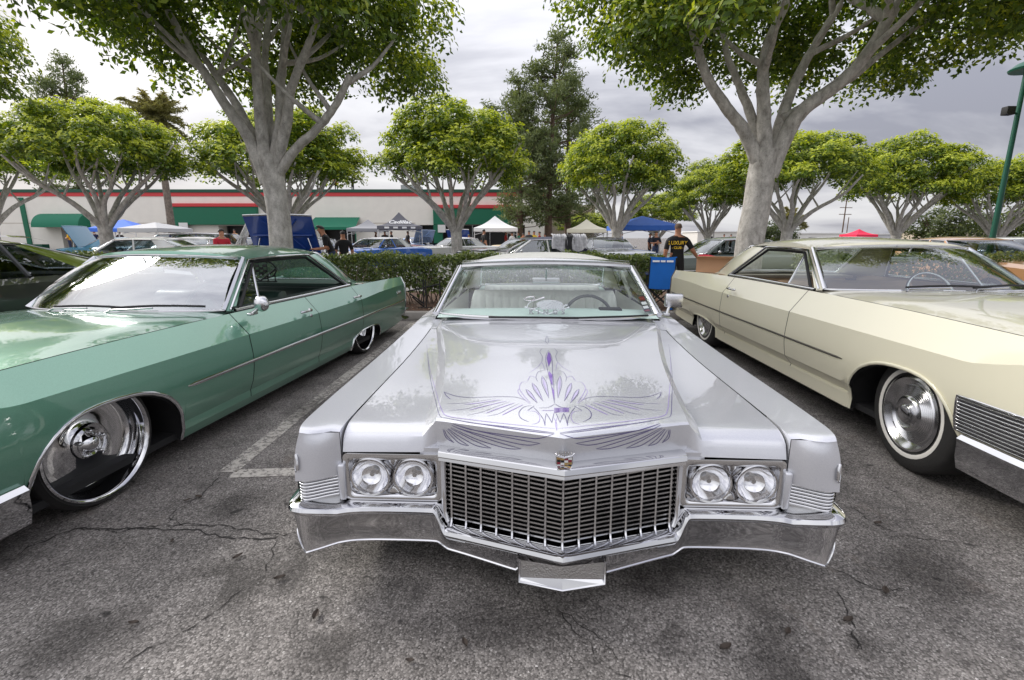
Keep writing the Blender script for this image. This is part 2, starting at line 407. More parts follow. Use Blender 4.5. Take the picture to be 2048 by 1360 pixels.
def bow(pts, n): return catmull(pts, n)
def patch(a, b, n, bulge=(0, 0, 0)):
    """rows between two polylines of the same length"""
    rows = []
    B = Vector(bulge)
    for q in range(n + 1):
        t = q / n; k = 4 * t * (1 - t)
        rows.append([Vector(p).lerp(Vector(w), t) + B * k for p, w in zip(a, b)])
    return rows
def arc_x(xh, yc, ye, z, n=12, zc=None, pw=2.0):
    """plan curve from -xh to xh; yc at the centre, ye at the ends"""
    out = []
    for q in range(-n, n + 1):
        u = q / n; k = abs(u) ** pw; out.append(Vector((u * xh, lerp(yc, ye, k), lerp(zc if zc is not None else z, z, u * u))))
    return out
class Greenhouse:
    """g: f_base=(xh,yc,ye,z) f_head r_head r_base, crown, side window outline given by belt"""
    def __init__(s, g, parent, roofm, glassmat, sidemat=None, framem=None, pillarm=None, header=.05, dz=0, winds=True):
        s.g = g; fr = framem or chrome; pm = pillarm or roofm
        A = lambda k, n=12, dzz=0: arc_x(g[k][0], g[k][1], g[k][2], g[k][3] + dz, n, (g[k][3] + dz + g.get('zc', {}).get(k, 0)), g.get('pw', 2.2))
        fb, fh, rh, rb = A('f_base'), A('f_head'), A('r_head'), A('r_base')
        s.fb, s.fh, s.rh, s.rb = fb, fh, rh, rb
        # windshield and rear glass
        bl = g.get('bulge', .03)
        if winds:
            s.ws = MB().grid(patch(fb, fh, 8, (0, -bl, bl * .6))).build('windshield', glassmat, parent, 179)
            s.rw = MB().grid(patch(rh, rb, 8, (0, bl, bl * .7))).build('rear_window', glassmat, parent, 179)
        # roof skin: from front header to rear header, crowned and rolled at the sides
        crown = g.get('crown', .07); n = 16; rows = []; side_l = []
        ins = g.get('inset', .0)
        for q in range(n + 1):
            t = q / n; row = []
            cz = crown * (math.sin(math.pi * min(1, max(0, t))) ** .8)
            for a, b in zip(fh, rh):
                p = a.lerp(b, t); u = abs(p.x) / max(1e-6, lerp(g['f_head'][0], g['r_head'][0], t))
                wd = g.get('widen', 0) * math.sin(math.pi * t); x = p.x * (1 + wd)
                roll = (1 - u ** 3.2)
                row.append(Vector((x, p.y, p.z + cz * (.35 + .65 * roll) + .028 * roll)))
            rows.append(row)
        s.roofrows = rows
        s.roof = MB().grid(rows, flip=True).build('roof', roofm, parent, 50)
        # headliner just under the skin
        MB().grid([[Vector((p.x * .97, p.y, p.z - .03)) for p in r] for r in rows[0:]]).build('headliner', g.get('liner', black), s.roof, 179)
        # front and rear header beams close the gap between glass and roof skin
        s.edge = {sd: [r[0] if sd < 0 else r[-1] for r in rows] for sd in (-1, 1)}
        for k, (ga, ra) in {'front_header': (fh, rows[0]), 'rear_header': (rh, rows[-1])}.items():
            MB().grid([[p + Vector((0, 0, -.012)) for p in ga], [p + Vector((0, -.012 if k[0] == 'f' else .012, .010)) for p in ga], [p + Vector((0, 0, .004)) for p in ra]]).build(k, pm, parent, 50)
        s.framem = fr
    def frame(s, parent, r=.013, which=('f', 'r')):
        if 'f' in which: MB().tube(s.fb + s.fh[::-1], r, 6, closed=True).build('windshield_trim', s.framem, parent, 60)
        if 'r' in which: MB().tube(s.rb + s.rh[::-1], r, 6, closed=True).build('rear_window_trim', s.framem, parent, 60)
# ---------------------------------------------------------------- interior pieces
def bench(parent, name, xh, y, z0, z1, mats, depth=.5, lean=.22, ribs=0, split=0.0, headr=False, cushion_z=.30):
    """bench seat: cushion + backrest; front of the car is -y. Backrest surface faces -y"""
    root = bpy.data.objects.new(name, None); COL.objects.link(root); root.parent = parent
    n = max(24, ribs * 6); rows = []
    prof = [(.0, 0), (.02, .0), (.05, .25), (.06, .5), (.05, .75), (.03, .9), (.055, .97), (.11, 1.0), (.16, .98), (.17, .9), (.16, 0)]   # (back offset, height fraction)
    for q in range(n + 1):
        u = -1 + 2 * q / n; x = u * xh; e = 1 - max(0, (abs(u) - .93) / .07) ** 2 * .35
        rb = (abs(math.sin(math.pi * ribs * (u + 1) / 2)) ** .5 * .016 if ribs and abs(u) < .9 else 0)
        if split and abs(u) < split: rb = -.004 + .010
        if split and abs(abs(u) - split) < .02: rb = -.02
        rows.append([Vector((x, y + b + (hh * lean) * (z1 - z0) - rb * (1 if .05 < hh < .95 and b < .09 else .2), z0 + (z1 - z0) * (hh * e))) for b, hh in prof])
    MB().grid(rows).build('seat_back', mats[0], root, 50, fix=True)
    rows = []
    cp = [(0.02, -.12), (-.02, -.02), (-.0, 0.0), (.2, .015), (.42, .005), (.5, -.02), (.52, -.12)]
    for q in range(n + 1):
        u = -1 + 2 * q / n; rb = (abs(math.sin(math.pi * ribs * (u + 1) / 2)) ** .5 * .012 if ribs and abs(u) < .9 else 0)
        rows.append([Vector((u * xh, y - .5 + b * (depth / .5), cushion_z + hh + (rb if 0 < b < .45 else 0))) for b, hh in cp])
    MB().grid(rows).build('seat_cushion', mats[0], root, 50, fix=True)
    return root
def steering(parent, x, y, z, mat_, tilt=58, r=.195):
    root = bpy.data.objects.new('steering_wheel', None); COL.objects.link(root); root.parent = parent
    M = Matrix.Translation((x, y, z)) @ Matrix.Rotation(R(tilt - 90), 4, 'X')
    MB().tube([M @ Vector((r * math.cos(a), 0, r * math.sin(a))) for a in [2 * math.pi * q / 36 for q in range(36)]], .0135, 8, closed=True).build('rim', mat_, root, 179)
    sp = MB()
    for a in (-.25, math.pi + .25, -math.pi / 2):
        sp.tube([M @ Vector((.03 * math.cos(a), 0.01, .03 * math.sin(a))), M @ Vector((r * math.cos(a), 0, r * math.sin(a)))], [.018, .011], 6)
    sp.build('spoke', mat_, root, 60)
    MB().lathe([(.001, -.03), (.05, -.025), (.06, 0), (.045, .04)], 16, M @ Matrix.Rotation(R(90), 4, 'Z')).build('horn_pad', mat_, root, 60, fix=True)
    MB().tube([M @ Vector((0, .02, 0)), M @ Vector((0, -.0, 0)) + Vector((0, -.45, -.22))], .028, 8).build('column', mat_, root, 60)
    return root
def dash(parent, xh, y0, y1, z, mat_, drop=.22):
    prof = [(y0, z - .01), (lerp(y0, y1, .5), z + .008), (y1 - .03, z), (y1, z - .03), (y1 - .02, z - .07), (y1 - .05, z - .10), (y1 - .03, z - drop), (y0 + .1, z - drop - .05)]
    rows = [[Vector((xh * (-1 + 2 * q / 10), yy, zz - .012 * abs(-1 + 2 * q / 10) ** 2)) for yy, zz in prof] for q in range(11)]
    return MB().grid(rows).build('dashboard', mat_, parent, 40, fix=True)
def mirror_in(parent, y, z, m=darkchrome):
    r = bpy.data.objects.new('rear_view_mirror', None); COL.objects.link(r); r.parent = parent
    MB().box((0, y, z), (.22, .02, .048), bev=.009).build('housing', m, r, 50)
    MB().tube([(0, y - .01, z + .02), (0, y - .06, z + .10)], .007, 6).build('stem', m, r, 60)
def strip(lf, y0, y1, z, side, parent, m, name='side_trim', w=.014, out=.004, step=.06, zf=None):
    n = max(2, int((y1 - y0) / step)); pts = []
    for q in range(n + 1):
        y = lerp(y0, y1, q / n); pts.append(lf.side_at(y, zf(y) if zf else z, side, lf.jk[5], out))
    return MB().tube(pts, [w * .4] + [w] * (n - 1) + [w * .5], 6, sx=.5, up=(0, 0, 1)).build(name, m, parent, 60)

# ---------------------------------------------------------------- 1965-style full-size hardtop (green sedan and cream coupe)
def sixties(name, loc, yaw, dz, body, roofm, seatm, dashm, doors, label, linerm, wheelspec, trimm, steer=0.0, belt=0.0, flare=False, lamps=True, crease=False, glassmat=None):
    root = empty(name, (0, 0, 0), -yaw, label, 'car')
    fa = Vector((math.sin(yaw) * .93, math.cos(yaw) * .93, 0)); root.location = Vector(loc) - fa
    keys = [
        (.05, [(.90, .30), (.925, .35), (.93, .39), (.945, .43), (.965, .585), (.945, .82), (.80, .885), (.793, .885), (.55, .895), (0, .905)]),
        (.16, [(.91, .26), (.945, .32), (.94, .37), (.965, .42), (.988, .575), (.965, .86), (.86, .915), (.853, .915), (.6, .935), (0, .945)]),
        (.6, [(.92, .235), (.96, .30), (.95, .36), (.98, .415), (1.005, .57), (.975, .885), (.86, .935), (.853, .935), (.6, .962), (0, .98)]),
        (1.4, [(.925, .23), (.965, .30), (.95, .36), (.985, .415), (1.01, .57), (.975, .91), (.86, .952), (.853, .952), (.6, .985), (0, 1.002)]),
        (2.1, [(.925, .23), (.965, .30), (.95, .36), (.985, .415), (1.01, .57), (.972, .918), (.86, .956), (.853, .956), (.6, .975), (0, .985)]),
        (3.2, [(.925, .23), (.965, .30), (.95, .36), (.985, .415), (1.01, .57), (.97, .905), (.87, .953), (.863, .953), (.6, .96), (0, .965)]),
        (4.1, [(.925, .23), (.965, .30), (.95, .36), (.985, .415), (1.01, .57), (.975, .86), (.88, .942), (.872, .942), (.6, .958), (0, .965)]),
        (4.7, [(.925, .235), (.96, .30), (.95, .36), (.98, .415), (1.0, .57), (.975, .825), (.895, .928), (.885, .924), (.70, .925), (0, .945)]),
        (5.3, [(.92, .25), (.945, .31), (.94, .365), (.97, .415), (.985, .57), (.968, .80), (.905, .908), (.89, .902), (.74, .86), (0, .885)]),
        (5.66, [(.91, .28), (.935, .33), (.93, .375), (.955, .415), (.968, .57), (.955, .785), (.91, .895), (.89, .888), (.75, .82), (0, .84)]),
    ]
    for y_, pr in keys:      # upper facet rolls out to a crease below the belt, lower body tucks under
        w_ = min(1, max(0, (y_ - .1) / .5)); s5 = pr[5]; zc_ = lerp(s5[1], .80 - .02 * w_, w_ * (1 if y_ < 4.3 else max(0, (5.6 - y_) / 1.3)))
        pr[5] = (s5[0] + .022 * w_ * (1 if y_ < 4.5 else .3), zc_)
        pr[7] = (pr[7][0] - .006, pr[7][1])
        if flare:
            pr[0] = (pr[0][0] + .008, pr[0][1] - .01); pr[1] = (pr[1][0] - .032, pr[1][1] + .015); pr[2] = (pr[2][0] - .026, pr[2][1] - .028); pr[3] = (pr[3][0] + .004, pr[3][1] - .005)
        else:
            pr[1] = (pr[1][0] - .012, pr[1][1] - .01); pr[2] = (pr[2][0] + .004, pr[2][1] - .02)
    if belt:
        for y_, pr in keys:
            k_ = belt * max(0, 1 - max(0, (y_ - 3.2) / 2.4))
            for q in range(5, 10): pr[q] = (pr[q][0], pr[q][1] - k_ * (1 if q > 5 else .4))
    AF = (.93, .40, .50, .645, .20, 2.5); AR = (4.26, .42, .43, .42, .20, 3.0)
    seams = [2.08, 3.10, 4.06] if doors == 4 else [2.22, 3.62]
    lf = Loft(keys, {2, 3, 5, 6, 7} if crease else {2, 3, 6, 7}, [2, 2, 1, 4, 4, 5, 1, 6, 6], seams=seams + [1.86, 4.72], arches=(AF, AR), side_top=5, ny=60, dz=dz)
    J = lf.jk; cab0, cab1 = 2.02, 4.42
    def fn(y, j, sd):
        s = 'L' if sd > 0 else 'R'
        if j < J[6]:
            if j < J[1] and .93 + .5 < y < 4.26 - .43: return ('rocker_panel', s)
            if y < seams[0]: return ('front_fender', s)
            for q in range(len(seams) - 1):
                if y < seams[q + 1]: return ('door', s, q)
            return ('rear_quarter_panel', s)
        if j < J[7]:
            return None if (y < 1.86 or y > 4.72) else (('cowl', 0) if y < cab0 else ('deck', 0) if y > cab1 else None)
        if y < 1.86: return ('hood', 0)
        if y < cab0 + .02: return ('cowl', 0)
        if y > 4.72: return ('trunk_lid', 0)
        if y > cab1 - .1: return ('deck', 0)
        return None
    P = lf.panels(fn); ob = {}
    for k, mb in P.items(): ob[k] = mb.build(k[0], body, root, 24)
    # dark inner shell behind the panel gaps
    def fi(y, j, sd):
        if j >= J[6] and cab0 - .1 < y < cab1 + .05: return None
        return 0
    inn = lf.panels(fi)[0]; c = Vector((0, 2.8, .55)); inn.v = [(v[0] * .972, v[1], v[2] - .02) for v in inn.v]
    inn.build('inner_shell', black, root)
    MB().box((0, 2.85, .25 + dz), (1.80, 4.6, .04)).build('floor_pan', black, root)
    # nose and tail faces
    f0 = lf.full[0]; f1 = lf.full[-1]
    for k, fr, yy in (('nose_panel', f0, .03), ('tail_panel', f1, 0)):
        ctr = Vector((0, fr[0].y, .6 + dz)); mb = MB(); mb.v = [tuple(p) for p in fr] + [tuple(ctr)]; n = len(fr)
        mb.f = [(i, i + 1, n) for i in range(n - 1)] + [(n - 1, 0, n)]; mb.m = [0] * n; mb.build(k, body, root)
    # front: fine grille, stacked lamps, bumper (mostly out of frame)
    MB().box((0, .035, .62 + dz), (1.24, .06, .32), bev=.015).build('grille_recess', black, root)
    gr = MB().box((0, .0, .62 + dz), (1.2, .03, .014))
    gri = gr.build('grille', chrome2, root)
    for q in range(7): MB().box((0, .0, .50 + q * .042 + dz), (1.2, .03, .008)).build('slat', chrome2, gri)
    for q in range(15): MB().box((-.56 + q * .08, -.004, .62 + dz), (.006, .03, .28)).build('grille_bar', chrome2, gri)
    for sd in (-1, 1):
        for zz in (.70, .54):
            hl = MB().lathe([(.088, 0), (.085, .03), (.075, .03), (.072, .01)], 24, Matrix.Translation((sd * .80, .03, zz + dz)) @ Matrix.Rotation(R(-90), 4, 'Z')).build('headlight', chrome, root, 40, fix=True)
            MB().lathe([(.074, .012), (.05, .026), (.001, .032)], 24, Matrix.Translation((sd * .80, .03, zz + dz)) @ Matrix.Rotation(R(-90), 4, 'Z')).build('lens', reflector, hl, 60, fix=True)
    # front bumper: wraps to the wheel
    def bumper(nm, path, z0, z1, m, parent, lip=.03):
        C_ = catmull([(x, y, 0) for x, y in path], 8); C_ = [Vector((-p.x, p.y, 0)) for p in C_[::-1]][:-1] + C_
        rows = []
        for i, p in enumerate(C_):
            t = (C_[min(i + 1, len(C_) - 1)] - C_[max(i - 1, 0)]).normalized(); nrm = Vector((t.y, -t.x, 0))
            sec = [(-.07, z1 - .005), (-.01, z1), (.012, z1 - .02), (.006, z1 - .045), (.004, lerp(z0, z1, .45)), (-.015, z0 + .02), (-.06, z0)]
            rows.append([p + nrm * o + Vector((0, 0, z + dz)) for o, z in sec])
        return MB().grid(rows).build(nm, m, parent, 35, fix=True)
    fb = bumper('front_bumper', [(0, -.07), (.5, -.05), (.85, -.01), (.97, .07), (1.0, .2), (1.005, .52)], .22, .42, chrome, root)
    bumper('rear_bumper', [(0, 5.75), (.6, 5.75), (.88, 5.73), (.93, 5.70), (.945, 5.64), (.945, 5.50)], .30, .44, chrome, root)
    for sd in (-1, 1):
        # ribbed cornering lamp in front of the wheel
        if lamps:
            cl = MB(); rows = []
            ys = [.10 + .46 * q / 12 for q in range(13)]
            for y in ys: rows.append([lf.side_at(y, z + dz, sd, J[5], .006) for z in (.425, .47, .52, .57, .60)])
            lamp = MB().grid(rows).build('corner_lamp', darkchrome, root, 40, fix=True)
            for q in range(10):
                z = .432 + q * .0183
                MB().tube([lf.side_at(y, z + dz, sd, J[5], .011) for y in ys], .0042, 6, sx=.8).build('rib', chrome, lamp, 60)
            edge = [lf.side_at(y, .61 + dz, sd, J[5], .01) for y in ys] + [lf.side_at(ys[-1], z + dz, sd, J[5], .01) for z in (.58, .5, .43)]
            MB().tube(edge, .008, 6).build('lamp_bezel', chrome, lamp, 60)
        # belt, side spear, arch mouldings
        strip(lf, 1.44 if doors == 4 else 1.46, 5.62, .57 + dz, sd, root, trimm, w=.012 if doors == 4 else .008, out=.004)
        for A in (AF, AR):
            L_ = arch_line(lf, A, sd, .003); MB().tube(L_, .011, 6, sx=.7).build('wheel_arch_trim', trimm if doors == 4 else body, root, 60)
            wheel_well(lf, A, sd, root)
        bl = [lf.at(y, J[6], sd, (-.012, 0, .012)) for y in np.linspace(2.16, 4.06 if doors == 4 else 3.80, 24)]
        MB().tube(bl, .017, 8, sx=.75).build('belt_trim', chrome, root, 60)
        # handles and locks
        hy = [(2.78, seams), (3.84, seams)] if doors == 4 else [(3.28, seams)]
        for y, _ in hy:
            p = lf.side_at(y, .845 - belt * .7 + dz, sd, J[5], 0); q0 = lf.side_at(y + .16, .845 - belt * .7 + dz, sd, J[5], 0)
            h = bpy.data.objects.new('door_handle', None); COL.objects.link(h); h.parent = root
            MB().tube([p + Vector((sd * .008, 0, 0)), p + Vector((sd * .035, .03, .004)), q0 + Vector((sd * .038, -.03, .004)), q0 + Vector((sd * .012, 0, 0))], [.012, .010, .010, .014], 8).build('grip', chrome, h, 60)
            MB().lathe([(.017, 0), (.015, .02), (.001, .024)], 12, Matrix.Translation(q0) @ Matrix.Rotation(0 if sd > 0 else math.pi, 4, 'Z')).build('button', chrome, h, 60, fix=True)
            if y < 3.5:
                k0 = lf.side_at(y + .18, .76 + dz, sd, J[5], 0)
                MB().lathe([(.016, 0), (.013, .008), (.001, .009)], 12, Matrix.Translation(k0) @ Matrix.Rotation(0 if sd > 0 else math.pi, 4, 'Z')).build('door_lock', chrome, root, 60, fix=True)
        # fender front/rear end caps of the blades (chrome tail edge)
        MB().tube([lf.at(5.66, j, sd, (0.0, .006, 0)) for j in range(J[6] + 1)], .012, 6).build('tail_edge_trim', trimm, root, 60)
        # wheels
        for y, st in ((.93, steer), (4.26, 0)):
            wheel(root, (sd * (.925 - wheelspec['w'] / 2), y, wheelspec['r']), sd, steer=st, **wheelspec)
    # greenhouse
    g = dict(f_base=(.80, 1.90, 2.10, .972 - belt), f_head=(.66, 2.44, 2.58, 1.285), r_head=(.63, 3.98, 3.84, 1.285), r_base=(.73, 4.70, 4.44, .955 - belt * .45), crown=.045, liner=linerm, zc={'f_base': .012, 'f_head': .03, 'r_head': .03, 'r_base': .0}, bulge=.035)
    G = Greenhouse(g, root, roofm, glassmat or glassm, dz=dz, pillarm=roofm); G.frame(root, .014)
    yh1, yb1 = (3.62, 4.04) if doors == 4 else (3.44, 3.80)
    for sd in (-1, 1):
        E = G.edge[sd]
        def ed(y):
            for a, b in zip(E, E[1:]):
                if a.y <= y <= b.y: return a.lerp(b, (y - a.y) / (b.y - a.y))
            return E[-1] if y > E[-1].y else E[0]
        zb = .962 + dz; xb = .845
        bp = lambda y: Vector((sd * lf.at(y, J[6]).x - sd * .02, y, lf.at(y, J[6]).z + .006))
        top = lambda y: ed(y) + Vector((sd * .004, 0, -.03))
        a0, a1 = G.fb[-1 if sd > 0 else 0], G.fh[-1 if sd > 0 else 0]
        # A pillar
        MB().grid(patch([a0, a0.lerp(a1, .5), a1], [bp(2.17), bp(2.17).lerp(top(2.63), .5), top(2.63)], 2)).build('windshield_pillar', roofm, root, 60)
        MB().tube([a0, a1], .02, 6).build('pillar_trim', chrome, root, 60)
        # C pillar with soft belly
        c0, c1 = G.rh[-1 if sd > 0 else 0], G.rb[-1 if sd > 0 else 0]
        m = 8
        win = [top(yh1).lerp(bp(yb1), q / m) for q in range(m + 1)]; rear = [c0.lerp(c1, q / m) + Vector((0, .02 * math.sin(math.pi * q / m), .015 * math.sin(math.pi * q / m))) for q in range(m + 1)]
        rows = patch(win, rear, 6); 
        for i, r in enumerate(rows):
            for q, p in enumerate(r): p.x += sd * .03 * math.sin(math.pi * i / 6) * math.sin(math.pi * (q / m) ** .8)
        # sweep the pillar foot down onto the quarter panel
        rows = [r + [Vector((lerp(r[-1].x, sd * .885, .55), r[-1].y + .05, r[-1].z - .03))] for r in rows]
        MB().grid(rows).build('rear_pillar', roofm, root, 60)
        # roof rail strip, drip moulding
        ys = np.linspace(2.60, yh1 + .02, 14)
        MB().grid([[ed(y) + Vector((0, 0, .006)) for y in ys], [top(y) for y in ys]]).build('roof_rail', roofm, root, 60)
        MB().tube([G.fb[-1 if sd > 0 else 0] + Vector((sd * .02, .05, 0))] + [top(y) + Vector((sd * .012, 0, .012)) for y in np.linspace(2.62, yh1, 12)] + [bp(yb1) + Vector((sd * .012, .02, 0))], .011, 6).build('drip_moulding', chrome, root, 60)
        # inner window channel
        ch = [bp(2.2) + Vector((0, .02, 0))] + [top(y) + Vector((0, 0, -.014)) for y in np.linspace(2.70, yh1 - .03, 8)] + [bp(yb1 - .04)]
        MB().tube(ch, .013, 6).build('window_channel', black, root, 60)
        # vent window in its chrome frame
        v0, v1, v2 = bp(2.24), top(2.66) + Vector((0, .02, -.02)), bp(2.47 if doors == 4 else 2.58)
        vf = MB().tube([v1, v2], .010, 6).build('vent_window', chrome, root, 60)
        MB().add([v0, v2, v1], [(0, 1, 2)]).build('vent_glass', glassclear, vf)
    # interior
    bench(root, 'front_seat', .68, 2.92, .42 + dz, .96 + dz, seatm, ribs=0, cushion_z=.44 + dz)
    bench(root, 'rear_seat', .66, 3.88, .42 + dz, .93 + dz, seatm, ribs=0, cushion_z=.44 + dz, lean=.3)
    MB().box((0, 4.32, .925 + dz), (1.40, .50, .03)).build('parcel_shelf', dashm, root)
    dash(root, .80, 1.94, 2.36, .955 - belt + dz, dashm)
    steering(root, .36, 2.52, .90 + dz, chrome2 if doors == 2 else dashm, 62)
    mirror_in(root, 2.40, 1.20 + dz)
    # door cards
    for sd in (-1, 1):
        MB().grid([[Vector((sd * .83, y, z + dz)) for z in (.3, .6, .95)] for y in (2.15, 3.1, 4.2)]).build('door_card', seatm[0], root)
    # wipers
    for x0, x1 in ((-.35, .28), (.12, .72)):
        w = bpy.data.objects.new('wiper', None); COL.objects.link(w); w.parent = root
        zz = .995 - belt + dz; yb = lambda x: lerp(1.90, 2.10, (abs(x) / .8) ** 2.2) - .03
        MB().tube([(x0, yb(x0) - .04, zz - .01), (x0 + .03, yb(x0) - .02, zz + .01), ((x0 + x1) / 2, yb((x0 + x1) / 2) - .01, zz + .02)], .007, 6).build('arm', chrome2, w, 60)
        MB().tube([(lerp(x0 + .02, x1, t), yb(lerp(x0 + .02, x1, t)) + .002, zz + .02 + .015 * math.sin(math.pi * t)) for t in (0, .25, .5, .75, 1)], .008, 6).build('blade', black, w, 60)
    root['_dz'] = dz
    return root, lf, G, ob
# ---------------------------------------------------------------- the three cars in front
green_paint = paint('metallic_green_paint', S((108, 160, 137)), metal=.45, rough=.3, flake=.15, cior=1.75)
cream_paint = paint('cream_paint', S((232, 227, 202)), metal=0, rough=.4, dirt=.03, cior=1.38)
silver_paint = paint('silver_paint', (.66, .668, .71), metal=.45, rough=.34, flake=.2, cior=1.8)
white_vinyl = mat('white_vinyl_roof', (.78, .76, .68), .5, var=.04, bump=.15, bscale=350)
white_leather = mat('white_vinyl_seat', (.82, .83, .77), .45, var=.05, bump=.05, bscale=200)
mint_plastic = mat('pale_mint_dash', (.58, .72, .66), .45, var=.04)
dark_leather = mat('dark_green_vinyl', (.02, .04, .032), .38, coat=.2, var=.2, bump=.1, bscale=120)
green_dash = mat('green_dash_plastic', (.05, .10, .08), .4, var=.1)
tan_cloth = mat('tan_cloth', (.42, .29, .18), .75, var=.08, bump=.2, bscale=250)
cream_dash = mat('beige_dash', (.45, .40, .32), .5, var=.05)
dark_trim = mat('dull_dark_trim', (.16, .15, .13), .4, .6, var=.1)
liner_dark = mat('dark_headliner', (.05, .06, .055), .8, var=.1)
liner_tan = mat('beige_headliner', (.4, .36, .3), .8, var=.05)
gcar, glf, gG, gob = sixties('hardtop_sedan', (-3.02, 2.38, 0), R(6.1), -.10, green_paint, green_paint, [dark_leather], green_dash, 4,
    'metallic green four door hardtop sedan lowered on big chrome wheels', liner_dark, dict(r=.325, w=.24, rim=.282, style='dish'), chrome, belt=.045, lamps=False, crease=True, glassmat=glass('reflective_windshield', (.78, .86, .85), 1.6, .32))
ccar, clf, cG, cob = sixties('hardtop_coupe', (3.25, 2.62, 0), R(1.9), -.03, cream_paint, cream_paint, [tan_cloth], cream_dash, 2,
    'cream yellow two door hardtop coupe with whitewall tyres', liner_tan, dict(r=.345, w=.2, rim=.215, style='steelcap', white=.024), dark_trim, steer=R(-4), flare=True, crease=True)
# ---------------------------------------------------------------- the silver sedan in the middle
def prow(x): return .185 * max(0.0, 1 - abs(x) / .47)
def swarp(x, y, z):
    w = max(0.0, min(1.0, 1 - y / .95)); w = w * w * (3 - 2 * w)
    f = max(0.0, min(1.0, (abs(x) - .86) / .08)); f = f * f * (3 - 2 * f); wf = max(0.0, min(1.0, 1 - y / .5))
    fc = max(0.0, min(1.0, (.53 - abs(x)) / .06)) * max(0.0, min(1.0, (.06 - y) / .05)) * max(0.0, min(1.0, (.70 - z) / .05))
    return y - prow(x) * w - .055 * f * wf + .030 * fc * max(0.0, (.69 - z)) / .12, z
SX, SY, SYAW = .186, 1.72, R(2.3)
scar = empty('luxury_sedan', (SX, SY, 0), -SYAW, 'silver sedan with purple pinstriped hood, chrome grille and white roof', 'car')
skeys = [
    (-.030, [(.95, .30), (.985, .34), (1.0, .42), (.995, .56), (.975, .640), (.845, .622), (.839, .540), (.53, .545), (.478, .560), (.25, .566), (0, .572)]),
    (-.012, [(.95, .25), (.99, .32), (1.008, .42), (1.003, .565), (.980, .650), (.845, .630), (.839, .592), (.53, .602), (.478, .664), (.25, .674), (0, .682)]),
    (.018, [(.95, .20), (.995, .30), (1.014, .42), (1.009, .57), (.985, .656), (.845, .634), (.839, .616), (.53, .621), (.478, .674), (.25, .685), (0, .693)]),
    (.07, [(.95, .17), (1.0, .27), (1.018, .42), (1.012, .575), (.988, .660), (.845, .637), (.839, .632), (.535, .634), (.480, .686), (.25, .697), (0, .705)]),
    (.25, [(.95, .13), (1.0, .24), (1.02, .42), (1.014, .58), (.988, .668), (.845, .641), (.839, .640), (.55, .642), (.498, .697), (.26, .710), (0, .719)]),
    (.9, [(.95, .12), (1.0, .23), (1.022, .42), (1.014, .59), (.984, .688), (.845, .655), (.839, .655), (.645, .658), (.60, .720), (.31, .740), (0, .752)]),
    (1.45, [(.95, .12), (1.0, .23), (1.022, .42), (1.012, .61), (.975, .715), (.845, .685), (.839, .685), (.755, .688), (.72, .744), (.38, .760), (0, .772)]),
    (1.70, [(.95, .12), (1.0, .23), (1.022, .42), (1.012, .62), (.97, .73), (.845, .710), (.839, .710), (.80, .715), (.765, .748), (.40, .768), (0, .778)]),
    (2.0, [(.95, .12), (1.0, .23), (1.022, .42), (1.012, .63), (.97, .745), (.86, .765), (.853, .765), (.80, .765), (.72, .765), (.4, .765), (0, .765)]),
    (3.9, [(.95, .12), (1.0, .23), (1.022, .42), (1.012, .64), (.97, .75), (.88, .775), (.873, .775), (.80, .775), (.7, .775), (.4, .78), (0, .785)]),
    (4.6, [(.94, .14), (.99, .24), (1.015, .42), (1.005, .62), (.97, .72), (.90, .745), (.893, .735), (.80, .73), (.7, .735), (.4, .75), (0, .755)]),
    (5.35, [(.92, .18), (.96, .26), (.985, .42), (.975, .58), (.955, .68), (.91, .71), (.90, .69), (.80, .67), (.7, .67), (.4, .68), (0, .685)]),
]
SAF = (.78, .40, .40, .50, .10, 2.4); SAR = (4.08, .40, .42, .34, .10, 2.8)
slf = Loft(skeys, {2, 4, 5, 6, 7, 8}, [3, 3, 4, 4, 4, 1, 5, 4, 5, 5], seams=[1.92, 2.95, 3.85, 1.66, 4.35], arches=(SAF, SAR), side_top=4, ny=64, warp=swarp, yextra=(-.02, 0, .008, .03, .045, .1, .16))
SJ = slf.jk
def sfn(y, j, sd):
    s = 'L' if sd > 0 else 'R'
    if j < SJ[5]:
        if y < 1.92: return ('front_fender', s)
        if y < 2.95: return ('door', s, 0)
        if y < 3.85: return ('door', s, 1)
        return ('rear_quarter_panel', s)
    if j < SJ[6]: return None if (y < 1.66 or y > 4.35) else (('cowl',) if y < 1.95 else ('deck',) if y > 3.95 else None)
    if y < 1.66: return ('hood',)
    if y < 1.86: return ('cowl',)
    if y > 4.35: return ('trunk_lid',)
    if y > 3.92: return ('deck',)
    return None
sob = {}
for k, mb in slf.panels(sfn).items(): sob[k] = mb.build(k[0], silver_paint, scar, 26)
inn = slf.panels(lambda y, j, sd: None if (j >= SJ[5] and 1.75 < y < 4.0) or y < .05 else 0)[0]
inn.v = [(v[0] * .972, v[1], v[2] - .022) for v in inn.v]; inn.build('inner_shell', black, scar)
MB().box((0, 2.6, .16), (1.84, 4.9, .04)).build('floor_pan', black, scar); MB().box((0, .20, .19), (1.80, .24, .02)).build('ground_shade_panel', black, scar)  # second box: unseen panel added under the nose to darken the ground
fr = slf.full[-1]; mb = MB(); mb.v = [tuple(p) for p in fr] + [(0, fr[0].y, .45)]; n_ = len(fr); mb.f = [(i, i + 1, n_) for i in range(n_ - 1)]; mb.m = [0] * (n_ - 1); mb.build('tail_panel', silver_paint, scar)
